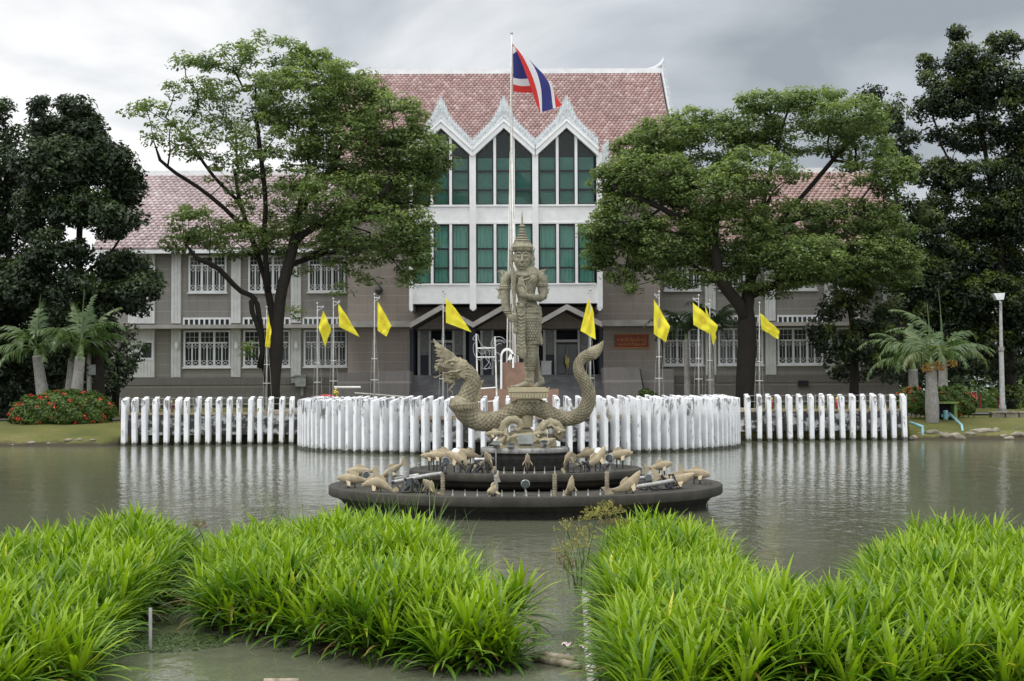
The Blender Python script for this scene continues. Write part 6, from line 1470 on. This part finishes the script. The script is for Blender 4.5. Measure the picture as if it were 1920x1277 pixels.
dtree('dark glossy leaved tree in front of the right wing windows', 90, (1600, 765), [[(1600, 765, 0), (1602, 700, 0), (1600, 620, 0), (1590, 560, 0)]],
      [(1630, 520, 50, 26), (1570, 565, 36, 34), (1620, 580, 60, 44), (1540, 610, 28, 30), (1580, 640, 55, 36), (1640, 640, 60, 44), (1620, 690, 70, 22), (1690, 600, 50, 50), (1680, 680, 50, 40)], .3, 24, 'leaf_right', 35, leaf=.15, sub_r=(.6, .5))
dtree('low dark tree between the annex and the left wing of the hall', 92, (215, 765), [[(215, 765, 0), (218, 720, 0), (222, 660, 0)]],
      [(225, 622, 30, 16), (215, 650, 44, 24), (250, 660, 26, 18), (220, 690, 44, 22), (200, 720, 36, 18), (240, 700, 24, 14), (190, 680, 20, 30)], .25, 30, 'leaf_dark', 36, leaf=.14, sub_r=(.55, .45))
# distant wooded backdrop at both sides
def mass(name, label, x0, x1, y0, y1, h0, h1, n, leafmat, seed, leaf=.35):
    r = np.random.default_rng(seed); X = r.uniform(x0, x1, n); Y = r.uniform(y0, y1, n); top = h0+(h1-h0)*(.5+.5*np.sin(X*.35+np.sin(X*.13)*2)); Z = 1.2+top*r.uniform(.02, 1, n)**.8
    cs = np.stack([X, Y, Z], 1); m = 26; off = r.normal(size=(n, m, 3))*[.9, .9, .6]; C = (cs[:, None]+off).reshape(-1, 3)
    t = np.repeat(np.clip(r.normal(.4, .2, n), 0, 1), m)
    o = leafcloud(name, C, r.normal(size=(n*m, 3))+[0, -.3, .8], leaf, .5, t, leafmat, None, seed=seed); tag(o, label, 'woodland', kind='stuff')
mass('woodland', 'dark far-off trees behind the annex on the left', -90, -29, 118, 150, 6, 12, 1500, 'leaf_dark', 41)
mass('woodland', 'dark far-off trees filling the right side behind the palms', 32, 95, 122, 160, 7, 14, 1500, 'leaf_right', 42)
mass('undergrowth', 'low sunlit shrubs far behind the lamp post on the right', 34, 90, 108, 116, .3, 1.3, 500, 'leaf_bush', 43, .25)
mass('undergrowth', 'dark hedge low behind the left palms', -75, -27, 88, 92, 1.5, 3.6, 1100, 'leaf_dark', 44, .22)
# ------------------------------------------------------------------ ixora bushes
def bush(label, D, blobs, seed, nfl, cat='bush', flower='flower_red', leafmat='leaf_bush'):
    r = np.random.default_rng(seed); k = D/F; c0 = P(blobs[0][0], 800, D); z0 = gh(c0.x, D)
    root = empty('flowering_bush', (c0.x, D, z0), label, cat, 'flowering bushes on the banks'); C = []; N_ = []; fl = []
    for px, py, rx, ry in blobs:
        c = np.array(tuple(P(px, py, D))); n = int(rx*ry*6.0); v = r.normal(size=(n, 3)); v /= np.linalg.norm(v, axis=1)[:, None]; rad = r.uniform(.55, 1.03, n)**.5
        lump = 1+.08*np.sin(v[:, 0]*9+v[:, 2]*7)+.06*np.sin(v[:, 1]*13)
        C.append(c+v*(rad*lump)[:, None]*np.array([rx*k, rx*k*.75, ry*k])); N_.append(v+[0, 0, .5]+r.normal(0, .4, (n, 3)))
        m = int(nfl*rx*ry/1000); w_ = r.normal(size=(m, 3)); w_[:, 1] = -np.abs(w_[:, 1]); w_ /= np.linalg.norm(w_, axis=1)[:, None]; fl.append(c+w_*np.array([rx*k, rx*k*.75, ry*k])*1.02)
    C = np.concatenate(C); N_ = np.concatenate(N_); ok = C[:, 2] > z0-.05; C = C[ok]; N_ = N_[ok]
    leafcloud('foliage', C, N_, .085, .55, np.clip(r.normal(.5, .22, len(C)), 0, 1), leafmat, root, seed=seed)
    fl = np.concatenate(fl); m = 20; off = r.normal(size=(len(fl), m, 3))*[.07, .07, .05]; FC = (fl[:, None]+off).reshape(-1, 3)
    leafcloud('flowers', FC, r.normal(size=FC.shape)+[0, -.6, .8], .034, .7, np.zeros(len(FC)), flower, root, seed=seed+1)
    mb = MB()
    for i in range(8): x = c0.x+(i-3.5)*.5*min(1, blobs[0][2]/60); mb.tube([(x, D, z0-.05), (x+.1, D-.1, z0+.6)], [.03, .015], 5)
    mb.build('stem', M['bark'], root)
bush('wide round bush dotted with red flowers under the left palms', 75, [(80, 772, 58, 32), (130, 768, 60, 36), (170, 770, 46, 36), (115, 755, 50, 24), (50, 780, 32, 24)], 51, 11)
bush('bush with red flowers between the last fin and the right palm', 77, [(1712, 750, 30, 25), (1735, 755, 24, 22), (1700, 740, 16, 14)], 52, 14)
bush('rounded bush with a few red flowers right of the pump cover', 78, [(1790, 750, 36, 28), (1812, 756, 20, 22), (1770, 742, 20, 18)], 53, 9)
bush('small low green bush at the foot of the right planter wall', 90, [(1211, 738, 14, 10), (1222, 742, 12, 8)], 54, 0.0)
# ------------------------------------------------------------------ palms
def frond(mb_, T_, base, az, elev, L_, droop, width, seed, dead=False, tb=.5):
    r = random.Random(seed); n = 22; pts = []; p = Vector(base); e = elev
    for i in range(n+1):
        pts.append(p.copy()); d = Vector((math.cos(az)*math.cos(e), math.sin(az)*math.cos(e), math.sin(e))); p = p+d*(L_/n); e -= droop/n*(.5+1.3*i/n)
    k0 = len(mb_.v); mb_.tube(pts, [.05*(1-i/n*.85) for i in range(n+1)], 5); T_ += [tb+.1]*(len(mb_.v)-k0)
    side = Vector((-math.sin(az), math.cos(az), 0)); NLf = 46
    for i in range(NLf):
        t = .16+.83*i/NLf; f = t*n; a = pts[min(int(f), n-1)].lerp(pts[min(int(f)+1, n)], f % 1); d = (pts[min(int(f)+1, n)]-pts[min(int(f), n-1)]).normalized(); up = side.cross(d)
        l = width*math.sin(min(1, .35+t*.9)*math.pi*.83+.25)*r.uniform(.85, 1.1); l = max(l, width*.28)
        for s_ in (-1, 1):
            q = side*s_*.62+d*.5+up*r.uniform(-.25, .62); q.normalize(); w_ = d*.030+Vector((0, 0, .008))
            m1 = a+q*l*.5; m1.z -= .06*l; m2 = a+q*l+Vector((0, 0, -.42*l*l-.04))
            k0 = len(mb_.v); mb_.v += [tuple(a-w_), tuple(m1-w_*1.3), tuple(m2), tuple(m1+w_*1.3), tuple(a+w_)]; mb_.f += [(k0, k0+1, k0+2, k0+3, k0+4)]; mb_.m += [0]; T_ += [min(1, max(0, tb+r.uniform(-.2, .25)+.15*s_))]*5
def palm(label, D, base, top, r0, r1, fr, seed, mat='leaf_palm', fruit=(), shaft=1.0, group='bottle trunk palms on the banks'):
    b = P(base[0], base[1], D); b.z = gh(b.x, D)-.05; t = P(top[0], top[1], D); root = empty('palm_tree', b, label, 'palm tree', group)
    mb = MB(); pts = []; rs = []; n = 26
    for i in range(n+1):
        u = i/n; q = b.lerp(t, u); pts += [q, q+(t-b)*(.6/n)]; rr_ = r0+(r1-r0)*u**1.2; rr_ *= 1+.10*math.sin(min(1, u*1.6)*math.pi); rs += [rr_*1.03, rr_*.97]
    mb.tube(pts, rs, 16); mb.build('trunk', M['palm_bark'], root, True)
    mb = MB(); d = (t-b).normalized(); shaft *= .6; s_ = t+d*shaft; mb.tube([t-d*.02, t+d*.1, t+d*shaft*.6, s_], [r1*.7, r1*.78, r1*.55, r1*.25], 12); mb.build('crownshaft', M['trunk_skin'], root, True)
    for i, f in enumerate(fr):
        az, el, L_, dr = f[:4]; wd = (f[4] if len(f) > 4 else .62)*1.35; tb = f[5] if len(f) > 5 else .5
        mb = MB(); T_ = []; frond(mb, T_, s_-d*.12*(i % 3), R(az), R(el), L_, R(dr), wd, seed*31+i, tb=tb)
        me = mb.mesh('frond', False, False); a = me.attributes.new('tint', 'FLOAT', 'POINT'); a.data.foreach_set('value', T_); link('frond', me, M[mat], root)
    for (px, py, s) in fruit:
        c = P(px, py, D-.35); mb = MB(); r = random.Random(seed)
        for k in range(60): v = Vector((r.gauss(0, 1), r.gauss(0, 1), r.gauss(0, 1))).normalized()*s*r.uniform(.5, 1); mb.ell(c+v*1.0, .05, 6, 4)
        mb.tube([t+d*.05, c+Vector((0, 0, s))], .04, 6); mb.build('fruit_cluster', M['orange_fruit'], root, True)
# az: 0 = right, 90 = away, 180 = left, 270 = towards the viewer
palm('leftmost palm with arching fronds behind the red flowered bush', 77, (88, 765), (70, 670), .36, .26, [(180, 40, 3.6, 110), (200, 20, 3.4, 95), (160, 60, 3.6, 100), (95, 78, 3.6, 60), (350, 35, 3.2, 115), (20, 60, 3.6, 105), (270, 45, 3.2, 120), (300, 15, 2.6, 80), (230, 10, 2.8, 80), (85, 84, 3.0, 15, .08)], 61)
palm('middle left palm with one pale upright frond', 76, (138, 765), (150, 672), .34, .26, [(182, 35, 3.6, 75, .7), (200, 50, 3.4, 120), (0, 42, 3.4, 110), (345, 55, 3.2, 100), (40, 62, 3.2, 45, .5, .9), (120, 72, 3.8, 60), (250, 40, 3.2, 125), (285, 20, 2.9, 100), (90, 85, 3.2, 10, .08), (60, 80, 2.8, 20)], 62, shaft=1.4)
palm('thinner palm leaning behind the middle left palm', 80, (126, 760), (136, 675), .30, .24, [(190, 30, 3.0, 90), (340, 20, 3.0, 90), (10, 35, 3.2, 100), (100, 60, 3.2, 70), (300, 0, 2.6, 60), (30, 10, 2.8, 70, .6, .65)], 63)
palm('right bank palm with a thick pale trunk in front of the bushes', 75.5, (1748, 772), (1746, 690), .34, .28, [(178, 42, 3.3, 105, .7), (210, 30, 2.6, 110, .7, .85), (350, 40, 3.6, 75), (10, 30, 3.6, 85, .7, .8), (120, 65, 3.2, 80), (60, 62, 3.2, 70), (270, 45, 2.6, 130, .7, .9), (300, 30, 3.0, 100), (90, 85, 3.2, 12, .08)], 64, fruit=((1761, 686, .34), (1737, 690, .26)))
palm('left one of the right bank palms, fronds reaching over the fins', 80, (1714, 765), (1712, 695), .30, .25, [(176, 52, 3.6, 95, .7), (190, 20, 3.4, 95), (165, 70, 3.2, 80), (230, 30, 2.8, 120), (340, 50, 2.8, 100, .6, .85), (80, 80, 2.6, 30)], 65, fruit=((1700, 675, .22),))
palm('rear right bank palm with the highest fronds', 82, (1768, 765), (1768, 670), .28, .24, [(150, 62, 4.0, 60, .7), (172, 48, 3.6, 70), (10, 25, 3.4, 70, .6, .85), (350, 10, 3.2, 90), (30, 50, 3.4, 90), (95, 86, 3.6, 10, .08), (300, 30, 3.0, 110)], 66, fruit=((1786, 680, .3),))
gd = 'dark slender palms by the right wing'
palm('dark palm right of the brown sign in front of the right wing', 92, (1290, 765), (1287, 640), .2, .16, [(a, 35+20*(i % 3), 3.4, 110, .55, .4) for i, a in enumerate((0, 35, 80, 130, 175, 205, 250, 290, 325))], 67, 'leaf_palm_dark', group=gd)
palm('dark palm between its neighbour and the thick right tree trunk', 92, (1335, 765), (1332, 630), .22, .18, [(a, 30+22*(i % 3), 3.6, 105, .6, .4) for i, a in enumerate((10, 50, 95, 140, 185, 225, 265, 310, 340))], 68, 'leaf_palm_dark', group=gd)
# ------------------------------------------------------------------ foreground beds of strappy leaves
def inpoly(x, y, poly):
    c = False; n = len(poly)
    for i in range(n):
        x1, y1 = poly[i]; x2, y2 = poly[(i+1) % n]
        if (y1 > y) != (y2 > y) and x < (x2-x1)*(y-y1)/(y2-y1)+x1: c = not c
    return c
def edge(x, y, poly):
    b = 9
    for i in range(len(poly)):
        a = np.array(poly[i]); c = np.array(poly[(i+1) % len(poly)]); d = c-a; t = np.clip(np.dot([x-a[0], y-a[1]], d)/np.dot(d, d), 0, 1); q = a+d*t; b = min(b, math.hypot(x-q[0], y-q[1]))
    return b
def strap(B, az, el, L_, W_, curl, tint, S_=6):
    n = len(B); V = np.zeros((n, S_+1, 3, 3)); p = B.copy(); e = el.copy(); side = np.stack([-np.sin(az), np.cos(az), np.zeros(n)], 1)
    for i in range(S_+1):
        t = i/S_; d = np.stack([np.cos(az)*np.cos(e), np.sin(az)*np.cos(e), np.sin(e)], 1); up = np.cross(side, d)*-1
        w_ = W_*min(1, .55+t*1.2)*(1 if t < .6 else max(.03, (1-t)/.4)**.75)
        V[:, i, 0] = p-side*w_[:, None]+up*(w_*.35)[:, None]; V[:, i, 1] = p; V[:, i, 2] = p+side*w_[:, None]+up*(w_*.35)[:, None]
        p = p+d*(L_/S_)[:, None]; e = e-curl/S_*(.4+1.2*t)
    idx = np.arange(n)[:, None, None]*(S_+1)*3+np.arange(S_)[None, :, None]*3+np.arange(2)[None, None, :]
    Fq = np.stack([idx, idx+1, idx+4, idx+3], -1).reshape(-1, 4)
    tt = np.repeat(tint, (S_+1)*3)+np.tile(np.repeat(np.linspace(-.05, .12, S_+1), 3), n)
    return V.reshape(-1, 3), Fq, np.clip(tt, 0, 1)
def rosettes(P0, H, nl, seed, lmul=1.0, lean=None, big=1.0):
    r = np.random.default_rng(seed); m = len(P0); k = nl
    az = (np.arange(k)[None, :]*2.39996+r.uniform(0, 6.28, (m, 1))+r.normal(0, .15, (m, k))); rank = (np.arange(k)[None, :]+.5)/k*np.ones((m, 1))
    el = R(76)-rank*R(78)+r.normal(0, R(8), (m, k)); L_ = lmul*(.26+.26*np.sin(rank*2.2+.3))*r.uniform(.8, 1.15, (m, k))
    hz = H[:, None]-rank*np.minimum(.22, H[:, None]*.6)
    B = np.stack([P0[:, 0][:, None]+.02*np.cos(az), P0[:, 1][:, None]+.02*np.sin(az), hz], -1)
    if lean is not None: B[..., 0] += 0; 
    tn = np.clip(.82-.68*rank+r.normal(0, .12, (m, k))+r.normal(0, .13, (m, 1)), .07, .80); tn = np.where((rank > .72) & (r.uniform(0, 1, (m, k)) < .08), -.2, tn); tn = np.where(r.uniform(0, 1, (m, k)) < .004, 1.1, tn)  # lower leaves tinted darker: the bed's shading painted into leaf colour
    return strap(B.reshape(-1, 3), az.ravel(), el.ravel(), L_.ravel(), (.0178*big*r.uniform(.8, 1.2, (m, k))).ravel(), (R(55)*(.4+rank)*r.uniform(.6, 1.3, (m, k))).ravel(), tn.ravel())
def bed(poly, label, seed, sp=.215, h=.47):
    r = np.random.default_rng(seed); xs = [p[0] for p in poly]; ys = [p[1] for p in poly]; pts = []; H = []
    x = min(xs)
    while x < max(xs):
        y = min(ys)
        while y < max(ys):
            q = (x+r.uniform(-.09, .09), y+r.uniform(-.09, .09))
            if inpoly(*q, poly):
                e = edge(*q, poly); hh = h*(.70+.30*min(1, e/.5))+r.normal(0, .06)+.17*mnoise.noise(Vector((q[0]*1.1, q[1]*1.1, seed)))+.05*math.sin(q[0]*1.7+q[1]*.9); pts.append(q); H.append(max(.16, hh))
                if e < .16: pts.append((q[0]+r.uniform(-.05, .05), q[1]-.03)); H.append(.13+r.uniform(0, .06))
            y += sp
        x += sp
    V, Fq, t = rosettes(np.array(pts), np.array(H), 27, seed)
    o = link('strap_leaf_bed', npmesh('strap_leaf_bed', V, Fq, t, True), M['leaf_pandan']); tag(o, label, 'plant bed', kind='stuff')
    mb = MB(); c = np.mean(np.array(poly), 0); ins = [((p[0]-c[0])*.95+c[0], (p[1]-c[1])*.96+c[1]) for p in poly]; mb.prism([(a, b, -.15) for a, b in ins], (0, 0, .2))
    o = mb.build('soil', M['soil']); tag(o, kind='structure')
PL = [(-4.45, 20.2), (-5.9, 20.0), (-6.6, 17.5), (-7.5, 14), (-7.5, 10.9), (-4.1, 10.9), (-3.8, 12.2), (-4.0, 13.9), (-4.15, 16.5), (-4.3, 18.5)]
PM = [(-4.15, 20.2), (-1.1, 20.6), (-.75, 17.5), (-.45, 15.2), (.0, 13.2), (.1, 12.9), (-.5, 12.9), (-1.5, 13.4), (-2.5, 14.3), (-3.45, 15.6), (-3.7, 17), (-3.95, 18.5)]
PR = [(.85, 10.7), (.9, 12.4), (1.05, 16), (1.45, 20.4), (2.55, 20.3), (2.6, 17.5), (2.6, 15.2), (2.75, 13.7), (3.3, 13.7), (3.9, 15.6), (4.35, 17.8), (5.2, 19.0), (6.4, 18.3), (7.6, 16.8), (8.4, 14), (8.4, 10.9), (3.5, 11.15)]
bed(PL, 'bright green strappy leaved bed floating at the lower left', 71); bed(PM, 'bright green strappy leaved bed floating left of centre', 72); bed(PR, 'bright green strappy leaved bed filling the lower right', 73)
def clump(px, py, n, hh, label, seed, lm=1.0):
    D_ = F*2.5/(py-735); c = P(px, py, D_); r = np.random.default_rng(seed); pts = np.array([(c.x, c.y)]*n)+r.normal(0, .07, (n, 2)); H = hh+r.uniform(-.05, .05, n)
    V, Fq, t = rosettes(pts, H, 20, seed, lm); o = link('strap_leaf_plant', npmesh('strap_leaf_plant', V, Fq, t, True), M['leaf_pandan']); tag(o, label, 'plant', 'separate strappy leaved plants in the water')
clump(962, 1190, 5, .34, 'strappy plant standing on its own right of the centre bed beside the channel', 81, 1.1)
clump(938, 1248, 3, .12, 'low strappy plant at the front right foot of the centre bed', 82, .9)
clump(845, 1256, 3, .14, 'spiky plant with upright leaves at the front of the centre bed', 83, 1.1)
clump(168, 1285, 3, .12, 'loose pale plant with long leaves at the bottom left corner', 84, 1.3)
# thin reeds and sedges
def reeds(spots, label, seed, hgt=.9, n=26, name='reed_clump', mat='leaf_reed', w_=.005):
    r = np.random.default_rng(seed); B = []
    for (px, py, D_) in spots:
        c = P(px, py, D_)
        for k in range(n): B.append((c.x+r.normal(0, .12), c.y+r.normal(0, .12), .1))
    B = np.array(B); m = len(B); V, Fq, t = strap(B, r.uniform(0, 6.28, m), R(86)-np.abs(r.normal(0, R(14), m)), hgt*r.uniform(.6, 1.15, m), np.full(m, w_), R(40)*r.uniform(.1, 1.6, m), r.uniform(.3, .9, m), 7)
    o = link(name, npmesh(name, V, Fq, t, True), M[mat]); tag(o, label, 'reeds', 'thin reeds at the plant beds')
reeds([(690, 1000, 20.2), (730, 1000, 20.4), (770, 1000, 20.3), (805, 1000, 20.3)], 'thin grassy reeds at the back of the centre bed before the fountain', 91, 1.15, 22)
reeds([(850, 1060, 18.2), (875, 1085, 17.2), (895, 1100, 16.2)], 'fine wispy reeds at the right side of the centre bed', 92, .85, 26)
reeds([(495, 990, 20.4), (515, 990, 20.5), (560, 990, 20.4)], 'few tall thin reeds at the back left of the centre bed', 93, 1.15, 9)
reeds([(1090, 1110, 17.4), (1075, 1120, 17.2)], 'thin drooping reeds under the brown sedge heads', 94, .8, 16)
def sedge(px, py, D_, hx, hy, label, seed, mat='sedge_head', s=1.0):
    r = random.Random(seed); b = P(px, py, D_); b.z = .05; t = P(hx, hy, D_); root = empty('sedge_plant', b, label, 'sedge', 'sedge stems with umbrella heads')
    q = crspline([tuple(b), tuple(b.lerp(t, .5)+Vector((.02, 0, .06))), tuple(t)], 10); MB().tube([tuple(a) for a in q], .006, 5).build('stem', M['leaf_reed'], root)
    mb = MB(); pts = []
    for k in range(16):
        a = k*2.4; e = R(r.uniform(0, 75)); l = r.uniform(.09, .17)*s; e_ = t+Vector((math.cos(a)*math.cos(e), math.sin(a)*math.cos(e), math.sin(e)))*l; mb.bar(t, e_, .003); pts.append(tuple(e_))
    C = (np.array(pts)[:, None]+np.random.default_rng(seed).normal(0, .016, (len(pts), 14, 3))).reshape(-1, 3)
    mb.build('ray', M[mat], root); leafcloud('seed_head', C, np.random.default_rng(seed).normal(size=C.shape), .011, .5, np.zeros(len(C)), mat, root)
for i, a in enumerate(((1120, 1060, 19.2, 1138, 958, 'tall sedge head highest in the group left of the right bed'), (1125, 1060, 19.0, 1152, 964, 'tall sedge head right of the highest one, over the bed corner'), (1100, 1080, 18.4, 1104, 975, 'yellowish sedge head left of the highest one'), (1090, 1090, 18.2, 1118, 968, 'yellowish sedge head nearest below the highest one'), (1085, 1110, 17.6, 1064, 996, 'leftmost pale sedge head over the channel'), (1085, 1110, 17.4, 1096, 1010, 'pale sedge head above the white pipe'), (1080, 1120, 17.2, 1060, 1036, 'drooping sedge head low on the left over the channel'), (1090, 1120, 17.2, 1085, 1028, 'sedge head in the middle of the low group'))): sedge(*a[:6], seed=100+i, mat='sedge_head')
for i, a in enumerate(((1130, 1060, 18.9, 1140, 984, 'brown dried sedge head at the top left of the right bed'), (1140, 1060, 18.7, 1164, 988, 'brown dried sedge head resting among the bright leaves'), (1085, 1120, 17.1, 1058, 1064, 'brown dried sedge head hanging lowest over the channel'), (395, 1060, 19.5, 372, 990, 'brown dried sedge head between the left and centre beds'))): sedge(*a[:6], seed=120+i, mat='sedge_brown')
# duckweed
r = np.random.default_rng(5); n = 2600; a = r.uniform(0, 6.28, n); q = r.uniform(0, 1, n)**.6; X = -3.55+q*.75*np.cos(a)*1.0; Y = 14.35+q*.55*np.sin(a); Z = np.full(n, .008)+r.uniform(0, .01, n)
o = leafcloud('duckweed', np.stack([X, Y, Z], 1), np.tile([0, 0, 1.], (n, 1))+r.normal(0, .15, (n, 3)), .016, .8, r.uniform(0, .7, n), 'leaf_bush', None, seed=6); tag(o, 'patch of floating duckweed in the water between the left and centre beds', 'duckweed', kind='stuff')
